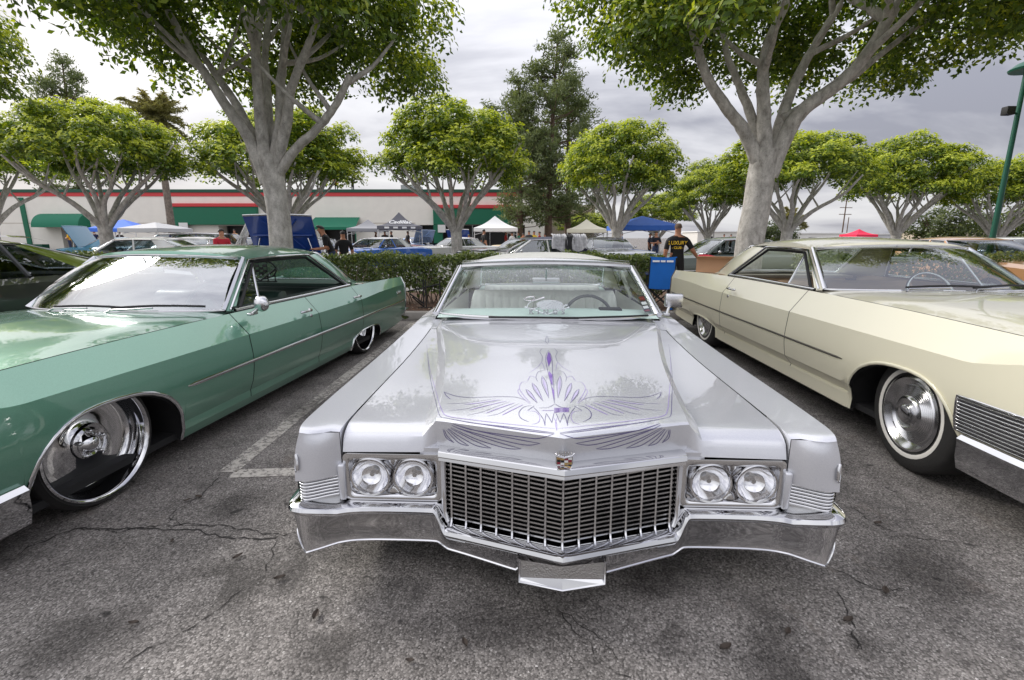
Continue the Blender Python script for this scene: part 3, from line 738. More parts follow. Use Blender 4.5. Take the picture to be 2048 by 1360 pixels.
# fender noses, corner lamps, headlamps
def plan_side(sd, o=0.0):   # plan path of the corner under the fender nose
    pts = catmull([(.850, -.035 - o, 0), (.90, -.060 - o, 0), (.965, -.092 - o, 0), (.998 + o, -.070, 0), (1.012 + o, .02, 0), (1.016 + o, .26, 0)], 5)
    return [Vector((p.x * sd, p.y, 0)) for p in pts]
for sd in (-1, 1):
    side = slf.rows[0]; rows = []
    for q in range(13):
        v = q / 12; zl = lerp(.452, .6215, v); zr = lerp(.452, side[SJ[4]].z, v); r_ = []
        pr = None
        for a, b in zip(side, side[1:]):
            if a.z <= zr <= b.z + 1e-6: pr = a.lerp(b, (zr - a.z) / max(1e-6, b.z - a.z)); break
        if pr is None or q == 12: pr = side[SJ[4]]
        for i in range(11):
            u = i / 10; x = lerp(.8455, pr.x, u); y = lerp(side[SJ[5]].y - .004, pr.y, u) - .022 * math.sin(math.pi * u) * (1 - v ** 6) - .018 * (1 - v) * u
            r_.append(Vector((x * sd, y, lerp(zl, zr, u))))
        rows.append(r_)
    MB().grid(rows, flip=sd > 0).build('fender_nose', silver_paint, scar, 40, fix=True)
    ysw = [y for y in slf.ys if y < .2]
    MB().grid([[slf.at(y, SJ[5], sd) for y in ysw], [slf.at(y, SJ[5], sd) + Vector((0, .0, -.17)) for y in ysw]]).build('fender_inner_wall', silver_paint, scar, 60)
    # small chrome crest on the outer nose edge
    MB().tube([Vector((sd * .992, -.098, .49)), Vector((sd * .999, -.09, .50)), Vector((sd * .999, -.088, .545)), Vector((sd * .99, -.098, .555)), Vector((sd * .984, -.104, .54)), Vector((sd * .984, -.106, .50))], .006, 6, closed=True).build('fender_crest', chrome, scar, 60)
    pl = plan_side(sd)
    lamp = MB().grid([[p + Vector((0, .004, z)) for p in pl] for z in (.33, .40, .455)], flip=True).build('corner_lamp', lens_white, scar, 60, fix=True)
    for q in range(7):
        z = .372 + q * .0128; MB().tube([p + Vector((0, -.002, z)) for p in plan_side(sd, .002)], .0045, 6).build('rib', chrome, lamp, 60)
    MB().box((sd * .842, -.045, .425), (.028, .03, .15), bev=.008).build('lamp_divider', silver_paint, scar, 50)
    # headlamp box
    x0, x1, z0, z1, yf = .468, .832, .352, .533, -.030
    def rr(x0, x1, z0, z1, y, r, n=4):
        out = []
        for cx, cz, a0 in ((x1 - r, z1 - r, 0), (x0 + r, z1 - r, 90), (x0 + r, z0 + r, 180), (x1 - r, z0 + r, 270)):
            for q in range(n + 1):
                a = R(a0 + 90 * q / n); out.append(Vector((sd * (cx + r * math.cos(a)), y, cz + r * math.sin(a))))
        return out
    hb = bpy.data.objects.new('headlight_housing', None); COL.objects.link(hb); hb.parent = scar
    MB().grid([rr(x0 - .014, x1 + .01, z0 - .012, z1 + .006, yf + .02, .018), rr(x0 - .012, x1 + .008, z0 - .01, z1 + .005, yf - .006, .02), rr(x0, x1 - .004, z0 + .002, z1 - .008, yf - .010, .022), rr(x0 + .012, x1 - .016, z0 + .012, z1 - .022, yf - .002, .022), rr(x0 + .022, x1 - .026, z0 + .020, z1 - .03, yf + .045, .025)], close_v=True).build('bezel', chrome, hb, 50, fix=True)
    cs = [(.735, .441), (.567, .441)]
    plate = MB(); nx, nz_ = 28, 14; rows = []
    for i in range(nz_ + 1):
        r_ = []
        for j in range(nx + 1):
            x = lerp(x0 + .018, x1 - .022, j / nx); z = lerp(z0 + .016, z1 - .026, i / nz_); d = min(math.hypot(x - a, z - b) for a, b in cs)
            y = yf + .012 + .04 * max(0, 1 - (d / .092) ** 4) - .006 * math.exp(-((x - .651) / .02) ** 2)
            r_.append(Vector((sd * x, y, z)))
        rows.append(r_)
    plate.grid(rows).build('reflector_panel', chrome, hb, 60, fix=True)
    for cx, cz in cs:
        M = Matrix.Translation((sd * cx, yf, cz)) @ Matrix.Rotation(R(-90), 4, 'Z')
        hl = MB().lathe([(.080, -.03), (.081, .006), (.077, .014), (.071, .012), (.069, .0)], 40, M).build('headlight', chrome, scar, 50, fix=True)
        MB().lathe([(.069, .002), (.06, -.02), (.045, -.04), (.02, -.052), (.001, -.055)], 32, M).build('reflector', reflector, hl, 60, fix=True)
        MB().lathe([(.070, .004), (.06, .014), (.04, .021), (.02, .024), (.001, .025)], 32, M).build('lens', lensglass, hl, 179, fix=True)
        MB().tube([M @ Vector((-.03, 0, 0)), M @ Vector((-.012, 0, 0))], [.012, .009], 8).build('bulb_shield', chrome2, hl, 60)
    MB().box((sd * .4565, -.012, .448), (.022, .05, .20)).build('grille_side_panel', silver_paint, scar)
# grille: V-shaped egg crate
def gv(u, z, o=0.0):       # point on the V plane, u -1..1; leans back a little at the top
    return Vector((u * .442, -.178 * (1 - abs(u)) - .030 - o + (z - .28) * .06, z))
grille = MB().grid([[gv(u, z, -.075) for u in (-1, 0, 1)] for z in (.20, .56)]).build('grille', black, scar)
for q in range(15):
    u = -1 + (q + .5) / 7.5 if False else (q - 7) / 7.35
    MB().tube([gv(u, .552), gv(u, .42), gv(u, .300 - .022 * abs(u)), gv(u, .284 - .024 * abs(u), .006), gv(u, .274 - .024 * abs(u), .026)], .0054, 5, sx=1.0).build('grille_bar', chrome, grille, 60)
for q in range(16):
    z = .292 + q * .0165
    s_ = MB()
    for u0, u1 in ((-1, 0), (0, 1)):
        fz = .020 * (1 - q / 15); a, b = gv(u0, z - fz * abs(u0), -.004), gv(u1, z - fz * abs(u1), -.004)
        s_.add([a + Vector((0, 0, .0032)), b + Vector((0, 0, .0032)), b + Vector((0, .05, .0035)), a + Vector((0, .05, .0035)), a - Vector((0, 0, .0032)), b - Vector((0, 0, .0032)), b + Vector((0, .05, -.001)), a + Vector((0, .05, -.001))], [(0, 1, 2, 3), (4, 7, 6, 5), (0, 4, 5, 1)])
    s_.build('slat', chrome2, grille)
# bright frame round the grille: heavy brow on top
def hf(u):       # along the hood's front face foot
    x = u * .462; return Vector((x, -.030 - prow(x) - .004, lerp(.574, .548, abs(u))))
us = [-1, -.8, -.6, -.4, -.2, -.06, 0, .06, .2, .4, .6, .8, 1]
brow = MB(); rows = []
for u in us:
    p = hf(u); rows.append([p + Vector((0, .075, .012)), p + Vector((0, -.008, .020)), p + Vector((0, -.026, .013)), p + Vector((0, -.032, -.002)), p + Vector((0, -.020, -.012)), p + Vector((0, -.023, -.022)), p + Vector((0, -.006, -.03)), p + Vector((0, .075, -.028))])
brow.grid(rows).build('grille_brow', chrome, scar, 35, fix=True)
for sd in (-1, 1):
    MB().tube([gv(sd * 1.02, .565, .004), gv(sd * 1.02, .45, .006), gv(sd * 1.02, .30, .006), gv(sd * .985, .262, .012)], .0115, 8).build('grille_frame', chrome, scar, 60)
# front bumper: one wrapped chrome blade with a prow and a plate pocket
bp_ = [(0, -.252), (.10, -.212), (.30, -.132), (.42, -.086), (.465, -.070), (.52, -.062), (.70, -.062), (.80, -.070), (.86, -.088), (.93, -.120), (.98, -.136), (1.018, -.112), (1.036, -.045), (1.038, .10), (1.036, .36)]
def bump_rows():
    C_ = catmull([(x, y, 0) for x, y in bp_], 6); C_ = [Vector((-p.x, p.y, 0)) for p in C_[::-1]][:-1] + C_; rows = []
    for i, p in enumerate(C_):
        t = (C_[min(i + 1, len(C_) - 1)] - C_[max(i - 1, 0)]).normalized(); n = Vector((t.y, -t.x, 0)); ax = abs(p.x)
        if abs(p.x) < .02: n = Vector((0, -1, 0))
        k = max(0, min(1, (ax - .86) / .12)); g = max(0, min(1, (ax - .435) / .05)); g = g * g * (3 - 2 * g); c = max(0, 1 - ax / .40)
        zt = lerp(lerp(.246, .270, min(1, (1 - ax / .44) * 1.0) if ax < .44 else 0), .332, g) + .034 * k; zb = lerp(.150, .172, g) - .004 * min(1, c * 2) - .014 * k + .085 * max(0, min(1, (ax - .975) / .05)); back = -.12 if ax < .45 else -.07
        sec = [(back, zt + .010), (-.035, zt + .009), (-.010, zt + .006), (.007, zt - .002), (.013, zt - .015), (.008, zt - .028), (-.002, zt - .036), (-.007, lerp(zb, zt, .5)), (-.014, zb + .012), (-.013, zb + .009), (-.009, zb + .006), (-.009, zb + .002), (-.014, zb), (-.10 + .04 * k, zb + .002)]
        rows.append([p + n * o + Vector((0, 0, z)) for o, z in sec])
    return rows
MB().grid(bump_rows()).build('front_bumper', chrome, scar, 32, fix=True)
# plate pocket in the prow
pk = bpy.data.objects.new('plate_holder', None); COL.objects.link(pk); pk.parent = scar
w2, zt, zb = .152, .232, .150
def pv(x, z, o): return Vector((x, -.250 + abs(x) * .20 - o, z))
MB().grid([[pv(x, z, .004) for x in (-w2, 0, w2)] for z in (zb + .012, zt)]).build('back_plate', mat('frosted_steel', (.62, .61, .60), .32, 1.0, bump=.5, bscale=160), pk)
MB().add([pv(-w2, zb + .012, .0045), pv(0, zb + .034, .0045), pv(w2, zb + .012, .0045), pv(w2, zb, .016), pv(0, zb - .001, .020), pv(-w2, zb, .016)], [(0, 1, 4, 5), (1, 2, 3, 4)]).build('bottom_lip', chrome, pk)
MB().tube([pv(-w2, zt, .006), pv(-w2, zb, .012), pv(0, zb - .003, .016), pv(w2, zb, .012), pv(w2, zt, .006)], .006, 6).build('pocket_edge', chrome, pk, 60)
for sd in (-1, 1): MB().box((sd * .492, .0, .545), (.095, .05, .03)).build('grille_corner', silver_paint, scar)
for sd in (-1, 1): MB().add([pv(sd * w2, zt, .006), pv(sd * w2, zb, .012), pv(sd * w2, zb, .012) + Vector((sd * .03, .12, .0)), pv(sd * w2, zt, .006) + Vector((sd * .03, .12, 0))], [(0, 1, 2, 3)]).build('pocket_side', chrome, pk)
# crest on the hood face: crown over a checkered shield
em = bpy.data.objects.new('hood_crest', None); COL.objects.link(em); em.parent = scar
ey = -.030 - prow(0) + .002
gold = mat('gold_enamel', (.55, .38, .16), .3, .7, var=.1); redE = mat('dark_red_enamel', (.22, .012, .03), .25, coat=1, var=.1); whiteE = mat('white_enamel', (.8, .8, .8), .3, coat=1, var=.05)
shield = [(-.026, .612), (.026, .612), (.026, .585), (.015, .572), (0, .566), (-.015, .572), (-.026, .585)]
MB().prism([(x * 1.12, (z - .59) * 1.12 + .592) for x, z in shield], .006, Matrix.Translation((0, ey + .0, .012))).build('shield', chrome, em)
ch = [[gold, gold, redE, whiteE], [blackgloss, blackgloss, whiteE, redE], [redE, whiteE, gold, gold], [whiteE, redE, blackgloss, blackgloss], [redE, redE, gold, gold]]
for r_ in range(5):
    for c_ in range(4):
        x = -.0255 + c_ * .01275; z = .612 - r_ * .0088
        if r_ == 4 and c_ in (0, 3): continue
        MB().box((x + .0064, ey - .001, z - .0044 + .012 - .004 * (1 - abs(x + .0064) / .026)), (.0118, .004, .0078)).build('shield_tile', ch[r_][c_], em)
MB().tube([(-.034, ey, .636), (-.024, ey - .004, .629), (0, ey - .006, .624), (.024, ey - .004, .629), (.034, ey, .636)], .004, 6).build('crown_band', chrome, em, 60)
for q in range(7):
    a = -1 + q / 3; MB().tube([(a * .022, ey - .003, .630), (a * .026, ey - .003, .644 + .003 * (1 - abs(a)))], [.0035, .002], 6).build('crown_point', chrome, em, 60)
# rear bumper
MB().grid([[Vector((x, y + o, z)) for o, z in ((-.04, .40), (.03, .40), (.04, .37), (.03, .26), (-.03, .22))] for x, y in ((-1.0, 5.25), (-.95, 5.36), (-.5, 5.40), (0, 5.41), (.5, 5.40), (.95, 5.36), (1.0, 5.25))]).build('rear_bumper', chrome, scar, 40, fix=True)
# arches, wheels
for sd in (-1, 1):
    for A in (SAF, SAR):
        wheel_well(slf, A, sd, scar); MB().tube(arch_line(slf, A, sd), .009, 6).build('wheel_arch_trim', chrome, scar, 60)
    for y in (.78, 4.08): wheel(scar, (sd * .82, y, .295), sd, .295, .19, .19, 'steelcap', .03)
    MB().tube([slf.side_at(y, .40, sd, SJ[4], .004) for y in np.linspace(.9 + .3, 3.6, 20)], .010, 6, sx=.5).build('side_trim', chrome, scar, 60)
    MB().tube([slf.at(y, SJ[5], sd, (-.01, 0, .01)) for y in np.linspace(1.98, 3.9, 16)], .014, 6).build('belt_trim', chrome, scar, 60)
# greenhouse
sg = dict(f_base=(.815, 1.66, 1.86, .782), f_head=(.700, 2.26, 2.36, 1.105), r_head=(.66, 3.60, 3.46, 1.105), r_base=(.73, 4.24, 4.02, .79), crown=.05, liner=mat('pale_headliner', (.5, .5, .46), .8, var=.05), zc={'f_base': .0, 'f_head': .03, 'r_head': .03, 'r_base': 0}, bulge=.035, pw=2.6)
sG = Greenhouse(sg, scar, white_vinyl, glass('silver_car_windshield', (.95, .985, .97), 1.5, .0))
sG.frame(scar, .016)
hd = sG.fh
MB().grid([[p + Vector((0, o, z)) for p in hd] for o, z in ((.030, .052), (-.012, .046), (-.026, .036), (-.022, .026), (-.036, .020), (-.040, .004), (-.020, -.014))]).build('header_trim', chrome2, scar, 40, fix=True)
for sd in (-1, 1):
    E = sG.edge[sd]; ix = -1 if sd > 0 else 0
    bpt = lambda y: slf.at(y, SJ[5], sd, (-.02, 0, .006)); a0, a1 = sG.fb[ix], sG.fh[ix]
    def ed(y):
        for a, b in zip(E, E[1:]):
            if a.y <= y <= b.y: return a.lerp(b, (y - a.y) / (b.y - a.y))
        return E[-1] if y > E[-1].y else E[0]
    top = lambda y: ed(y) + Vector((sd * .004, 0, -.03))
    MB().grid(patch([a0, a1], [bpt(1.95), top(2.42)], 2)).build('windshield_pillar', chrome2, scar, 60)
    MB().tube([a0 + Vector((sd * .014, 0, .0)), a1 + Vector((sd * .012, 0, .0))], .025, 8).build('pillar_trim', chrome, scar, 60)
    MB().tube([a0 + Vector((sd * .04, .03, 0)), a1 + Vector((sd * .035, .03, 0))], .019, 8).build('gutter_trim', chrome2, scar, 60)
    c0, c1 = sG.rh[ix], sG.rb[ix]
    MB().grid(patch([top(3.2), top(3.2).lerp(bpt(3.6), .5), bpt(3.6)], [c0, c0.lerp(c1, .5), c1], 3)).build('rear_pillar', white_vinyl, scar, 60)
    MB().tube([top(y) + Vector((sd * .012, 0, .012)) for y in np.linspace(2.40, 3.25, 10)], .012, 6).build('drip_moulding', chrome, scar, 60)
    MB().tube([bpt(2.95), top(2.80)], .02, 6).build('door_post', white_leather, scar, 60)
    MB().grid([[Vector((sd * .84, y, z)) for z in (.2, .5, .77)] for y in (1.95, 2.9, 3.8)]).build('door_card', white_leather, scar)
    MB().box((sd * .80, 2.55, .60), (.08, .5, .07), bev=.03).build('armrest', white_leather, scar, 50)
    gw = MB().add([bpt(2.05), bpt(3.55), top(3.15), top(2.50)], [(0, 1, 2, 3)]).build('side_window', glassclear, scar)
bench(scar, 'front_seat', .70, 2.62, .34, .86, [white_leather], ribs=18, split=.12, cushion_z=.36, lean=.25)
bench(scar, 'rear_seat', .68, 3.52, .34, .82, [white_leather], ribs=18, cushion_z=.36, lean=.3)
MB().box((0, 3.90, .765), (1.42, .40, .03)).build('parcel_shelf', mint_plastic, scar)
dash(scar, .81, 1.74, 2.14, .797, mint_plastic)
MB().box((.50, 2.02, .803), (.17, .10, .02), bev=.006).build('instrument_hood', black, scar)
steering(scar, .36, 2.24, .70, mat('dark_grey_plastic', (.07, .075, .08), .4, var=.1), 60)
mirror_in(scar, 2.12, 1.015)
# door mirror on a stalk
mr = bpy.data.objects.new('door_mirror', None); COL.objects.link(mr); mr.parent = scar
MB().box((.985, 2.02, .875), (.135, .06, .105), bev=.014).build('housing', chrome, mr, 50)
MB().box((.985, 1.992, .873), (.112, .012, .08), bev=.004).build('mirror_back', chrome2, mr, 50)
MB().tube([(.93, 1.99, .775), (.945, 2.0, .82), (.955, 2.01, .85)], [.014, .010, .012], 8).build('stalk', chrome, mr, 60)
MB().box((.925, 1.99, .772), (.05, .06, .018), bev=.006).build('foot', chrome, mr, 50)
# wipers parked below the glass
for x0, x1 in ((-.42, .22), (.10, .74)):
    w = bpy.data.objects.new('wiper', None); COL.objects.link(w); w.parent = scar
    yb = lambda x: lerp(1.66, 1.86, (abs(x) / .815) ** 2.6) - .028
    MB().tube([(lerp(x0, x1, t), yb(lerp(x0, x1, t)), .792 + .006 * math.sin(math.pi * t)) for t in (0, .25, .5, .75, 1)], .007, 6).build('blade', black, w, 60)
# registration sticker inside the lower windshield corner
def ws_pt(u, v, o=0.0):   # point on the silver windshield, u -1..1, v 0..1
    n = len(sG.fb) - 1; f = (u + 1) / 2 * n; i = min(n - 1, int(f)); t = f - i
    a = sG.fb[i].lerp(sG.fb[i + 1], t); b = sG.fh[i].lerp(sG.fh[i + 1], t); k = 4 * v * (1 - v)
    return a.lerp(b, v) + Vector((0, -.035 * k + o, .021 * k))
st = MB(); st.add([ws_pt(.90, .06, .006), ws_pt(.975, .06, .006), ws_pt(.965, .36, .006), ws_pt(.885, .36, .006)], [(0, 1, 2, 3)])
sticker = tag(st.build('window_sticker', mat('black_print', (.03, .03, .04), .5, var=.1), scar), None)
for v0, v1, mm in ((.26, .335, redE), (.185, .24, whiteE), (.12, .17, whiteE), (.075, .105, redE)):
    MB().add([ws_pt(.905, v0, .003), ws_pt(.962, v0 + .005, .003), ws_pt(.955, v1, .003), ws_pt(.90, v1 - .01, .003)], [(0, 1, 2, 3)]).build('print_block', mm, sticker)
# tinted band
# ---------------------------------------------------------------- ground, kerbs, planting strip
def asphalt_mat():
    m, n, l, b = new_mat('weathered_asphalt')
    t = n.new('ShaderNodeTexCoord'); O = t.outputs['Object']
    def noise(sc, det=4, rough=.5, dist=0.0):
        z = n.new('ShaderNodeTexNoise'); z.inputs['Scale'].default_value = sc; z.inputs['Detail'].default_value = det; z.inputs['Roughness'].default_value = rough; z.inputs['Distortion'].default_value = dist
        l.new(O, z.inputs['Vector']); return z.outputs['Fac']
    def ramp(src, stops):
        r = n.new('ShaderNodeValToRGB'); l.new(src, r.inputs[0]); c = r.color_ramp
        c.elements[0].position, c.elements[0].color = stops[0][0], (*stops[0][1], 1); c.elements[1].position, c.elements[1].color = stops[-1][0], (*stops[-1][1], 1)
        for p, col in stops[1:-1]: e = c.elements.new(p); e.color = (*col, 1)
        return r.outputs[0]
    def mix(a, b_, f, bt='MIX'):
        x = n.new('ShaderNodeMix'); x.data_type = 'RGBA'; x.blend_type = bt
        if isinstance(f, float): x.inputs['Factor'].default_value = f
        else: l.new(f, x.inputs['Factor'])
        for i, v in ((6, a), (7, b_)):
            if isinstance(v, tuple): x.inputs[i].default_value = (*v, 1)
            else: l.new(v, x.inputs[i])
        return x.outputs[2]
    # aggregate: pale stones in dark binder
    v = n.new('ShaderNodeTexVoronoi'); v.inputs['Scale'].default_value = 150; l.new(O, v.inputs['Vector']); v.inputs['Randomness'].default_value = 1
    bw = n.new('ShaderNodeRGBToBW'); l.new(v.outputs['Color'], bw.inputs[0])
    stone = ramp(bw.outputs[0], [(.0, (.072, .066, .062)), (.30, (.190, .177, .167)), (.62, (.310, .290, .275)), (.9, (.48, .453, .432)), (1.0, (.74, .72, .70))])
    edge = ramp(v.outputs['Distance'], [(.0, (1, 1, 1)), (.55, (.88, .88, .88)), (1.0, (.40, .40, .40))])
    col = mix(stone, edge, 1.0, 'MULTIPLY')
    fine = ramp(noise(420, 2, .7), [(.30, (.55, .55, .55)), (.70, (1.35, 1.35, 1.35))])
    col = mix(col, fine, .8, 'MULTIPLY')
    wear = ramp(noise(.7, 6, .6), [(.32, (.68, .67, .66)), (.68, (1.2, 1.19, 1.17))]); col = mix(col, wear, 1.0, 'MULTIPLY')
    wear2 = ramp(noise(5, 5, .6), [(.3, (.74, .735, .73)), (.7, (1.2, 1.19, 1.18))]); col = mix(col, wear2, 1.0, 'MULTIPLY')
    # oil stains and dark pits
    oil = ramp(noise(1.9, 4, .55, .6), [(.58, (0, 0, 0)), (.72, (1, 1, 1))]); col = mix(col, (.05, .046, .043), mix((0, 0, 0), oil, .7))
    pit = ramp(noise(9, 2, .5), [(.70, (0, 0, 0)), (.74, (1, 1, 1))]); col = mix(col, (.03, .028, .027), mix((0, 0, 0), pit, .8))
    # brown grit
    grit = ramp(noise(3.1, 6, .7), [(.60, (0, 0, 0)), (.75, (1, 1, 1))]); col = mix(col, (.20, .155, .12), mix((0, 0, 0), grit, .45))
    l.new(col, b.inputs['Base Color']); b.inputs['Roughness'].default_value = .82; b.inputs['Specular IOR Level'].default_value = .35
    bp = n.new('ShaderNodeBump'); bp.inputs['Strength'].default_value = .5; bp.inputs['Distance'].default_value = .004
    hh = n.new('ShaderNodeMath'); hh.operation = 'SUBTRACT'; l.new(bw.outputs[0], hh.inputs[0]); l.new(v.outputs['Distance'], hh.inputs[1])
    l.new(hh.outputs[0], bp.inputs['Height']); l.new(bp.outputs[0], b.inputs['Normal'])
    return m
asph = asphalt_mat()
tag(MB().add([(-400, -60, 0), (400, -60, 0), (400, 900, 0), (-400, 900, 0)], [(0, 1, 2, 3)]).build('ground', asph), kind='structure')
# cracks: thin dark fissures with ragged edges, cut as sheets just above the ground
crackm = mat('crack_fill', (.030, .027, .025), .95, var=.4, scale=60)
def G(px, py, z=0.0):
    """ground point seen at photo pixel (px, py)"""
    p = R(PITCH); vx = (px - 1024) / 960; vy = (py - 680) / 960; dn = math.sin(p) + vy * math.cos(p); t = (CAM_H - z) / dn
    return Vector((vx * t, t * (math.cos(p) - vy * math.sin(p)), z))
def crack(pts, w, seed):
    r = random.Random(seed); P = [G(*p) for p in pts]; fine = []
    for a, b in zip(P, P[1:]):
        k = max(2, int((b - a).length / .02))
        for q in range(k): fine.append(a.lerp(b, q / k))
    fine.append(P[-1]); n = len(fine); off = 0; rows = []
    for i, p in enumerate(fine):
        off = off * .8 + r.uniform(-1, 1) * .012
        t = (fine[min(i + 1, n - 1)] - fine[max(i - 1, 0)]).normalized(); nn = Vector((-t.y, t.x, 0)); c = p + nn * off
        ww = w * .8 * r.uniform(.1, 1.3) * min(1, 8 * i / n + .2, 8 * (n - i) / n + .2) / 2
        rows.append([c - nn * ww + Vector((0, 0, .003)), c + nn * ww + Vector((0, 0, .003))])
    return tag(MB().grid(rows).build('pavement_crack', crackm), kind='structure')
for i, (pts, w) in enumerate([
    ([(0, 1125), (60, 1095), (150, 1058), (230, 1055), (340, 1060), (440, 1068), (540, 1078), (600, 1062)], .012),
    ([(150, 1050), (240, 1062), (330, 1050), (420, 1052), (500, 1058), (570, 1072)], .008),
    ([(560, 1080), (535, 1130), (510, 1165), (460, 1205), (390, 1255), (330, 1290), (250, 1330)], .007),
    ([(440, 945), (400, 990), (360, 1020), (350, 1032), (380, 1045), (430, 1050)], .007),
    ([(350, 1030), (335, 1040), (318, 1055)], .005),
    ([(1115, 1220), (1150, 1270), (1200, 1320), (1260, 1360)], .006), ([(1120, 1225), (1180, 1260), (1240, 1320)], .004),
    ([(1670, 1180), (1690, 1230), (1700, 1270), (1715, 1300)], .007), ([(1690, 1255), (1720, 1300)], .012),
    ([(560, 775), (600, 755), (640, 752), (700, 722), (760, 690)], .010), ([(500, 830), (560, 800), (610, 770), (650, 765)], .007),
    ([(1560, 840), (1640, 830), (1700, 842), (1760, 850)], .009), ([(1480, 740), (1540, 755), (1600, 760)], .008),
    ([(1660, 1130), (1700, 1150), (1760, 1180), (1810, 1180)], .006), ([(1690, 1000), (1750, 1050), (1850, 1080), (1950, 1090)], .006)]):
    crack(pts, w, 30 + i)
# worn stall line and its end bar
def paint_line_mat():
    m, n, l, b = new_mat('worn_line_paint'); t = n.new('ShaderNodeTexCoord')
    z = n.new('ShaderNodeTexNoise'); z.inputs['Scale'].default_value = 26; z.inputs['Detail'].default_value = 7; z.inputs['Roughness'].default_value = .75; l.new(t.outputs['Object'], z.inputs['Vector'])
    z2 = n.new('ShaderNodeTexNoise'); z2.inputs['Scale'].default_value = 1.3; z2.inputs['Detail'].default_value = 3; l.new(t.outputs['Object'], z2.inputs['Vector'])
    ad = n.new('ShaderNodeMath'); ad.operation = 'MULTIPLY_ADD'; l.new(z2.outputs['Fac'], ad.inputs[0]); ad.inputs[1].default_value = .55; l.new(z.outputs['Fac'], ad.inputs[2])
    mr = n.new('ShaderNodeMapRange'); l.new(ad.outputs[0], mr.inputs[0]); mr.inputs[1].default_value = .66; mr.inputs[2].default_value = .84; mr.inputs[4].default_value = .85
    tr = n.new('ShaderNodeBsdfTransparent'); mx = n.new('ShaderNodeMixShader'); l.new(mr.outputs[0], mx.inputs[0]); l.new(tr.outputs[0], mx.inputs[1]); l.new(b.outputs[0], mx.inputs[2]); l.new(mx.outputs[0], n['Material Output'].inputs[0])
    b.inputs['Base Color'].default_value = (.62, .58, .52, 1); b.inputs['Roughness'].default_value = .8
    return m
linem = paint_line_mat()
def gline(a, b, w):
    t = (b - a).normalized(); nn = Vector((-t.y, t.x, 0)) * w / 2; k = 12
    rows = [[a.lerp(b, q / k) - nn + Vector((0, 0, .004)), a.lerp(b, q / k) + nn + Vector((0, 0, .004))] for q in range(k + 1)]
    return tag(MB().grid(rows).build('stall_line', linem), kind='structure')
A_ = G(455, 945); B_ = G(828, 645); dirL = (B_ - A_).normalized()
gline(A_, B_, .11)
gline(A_ + Vector((.04, -.02, 0)), A_ + Vector((.62, .02, 0)), .10)
gline(A_ + Vector((2.75, 0, 0)), B_ + Vector((2.75, 0, 0)), .11)
gline(A_ + Vector((-2.75, 0, 0)), B_ + Vector((-2.75, 0, 0)), .11)
gline(A_ + Vector((5.5, 0, 0)), B_ + Vector((5.5, 0, 0)), .11)
# kerb and planting strip behind the cars
conc = mat('kerb_concrete', (.34, .315, .29), .85, var=.25, scale=6, bump=.4, bscale=70)
KY = 7.98
kerb = tag(MB().build('kerb', None) if False else bpy.data.objects.new('kerb', None), kind='structure'); COL.objects.link(kerb)
x = -26.0; kr = random.Random(3); kme = None
while x < 26:
    o = MB().box((0, 0, .07), (2.985, .16, .14), bev=.02).build('kerb_block', conc, kerb, 40) if kme is None else link('kerb_block', kme, None, kerb)
    kme = o.data; o.location = (x + 1.5, KY, kr.uniform(-.004, .004)); x += 3.0
x = -26.0
while x < 26:
    o = link('kerb_block', kme, None, kerb); o.location = (x + 1.5, KY + 3.3, kr.uniform(-.004, .004)); x += 3.0
mulch = mat('mulch_soil', (.13, .075, .05), .95, var=.6, scale=40, bump=1.0, bscale=60, detail=8)
tag(MB().grid([[Vector((x, y, .115 + rnd.uniform(-.012, .012))) for x in np.linspace(-26, 26, 160)] for y in np.linspace(KY + .07, KY + 3.24, 14)]).build('planting_strip', mulch, None, 60, fix=True), kind='structure')
# fallen leaves and chips on the strip (nobody could count them)
ch = MB(); cr_ = random.Random(5)
for q in range(5000):
    x, y = cr_.uniform(-9, 9), cr_.uniform(KY + .1, KY + 1.6); a = cr_.uniform(0, 6.3); s = cr_.uniform(.012, .035); z = .125 + cr_.uniform(0, .02)
    c, d = math.cos(a) * s, math.sin(a) * s; tz = cr_.uniform(-.012, .012); ch.mi = cr_.randrange(3)
    ch.add([(x - c, y - d, z + tz), (x + d * .4, y - c * .4, z), (x + c, y + d, z - tz), (x - d * .4, y + c * .4, z)], [(0, 1, 2, 3)])
tag(ch.build('mulch_chips', [mat('chip_brown', (.22, .12, .07), .9, var=.3), mat('chip_red', (.25, .09, .05), .9, var=.3), mat('chip_pale', (.42, .33, .24), .9, var=.2)]), 'brown and red wood chips and dry leaves on planting strip', 'mulch', kind='stuff')
# pale paving beyond the strip
pav = mat('far_paving', (.30, .29, .28), .85, var=.15, scale=2)
tag(MB().add([(-60, 11.5, .004), (60, 11.5, .004), (60, 36, .004), (-60, 36, .004)], [(0, 1, 2, 3)]).build('pavement', pav), kind='structure')

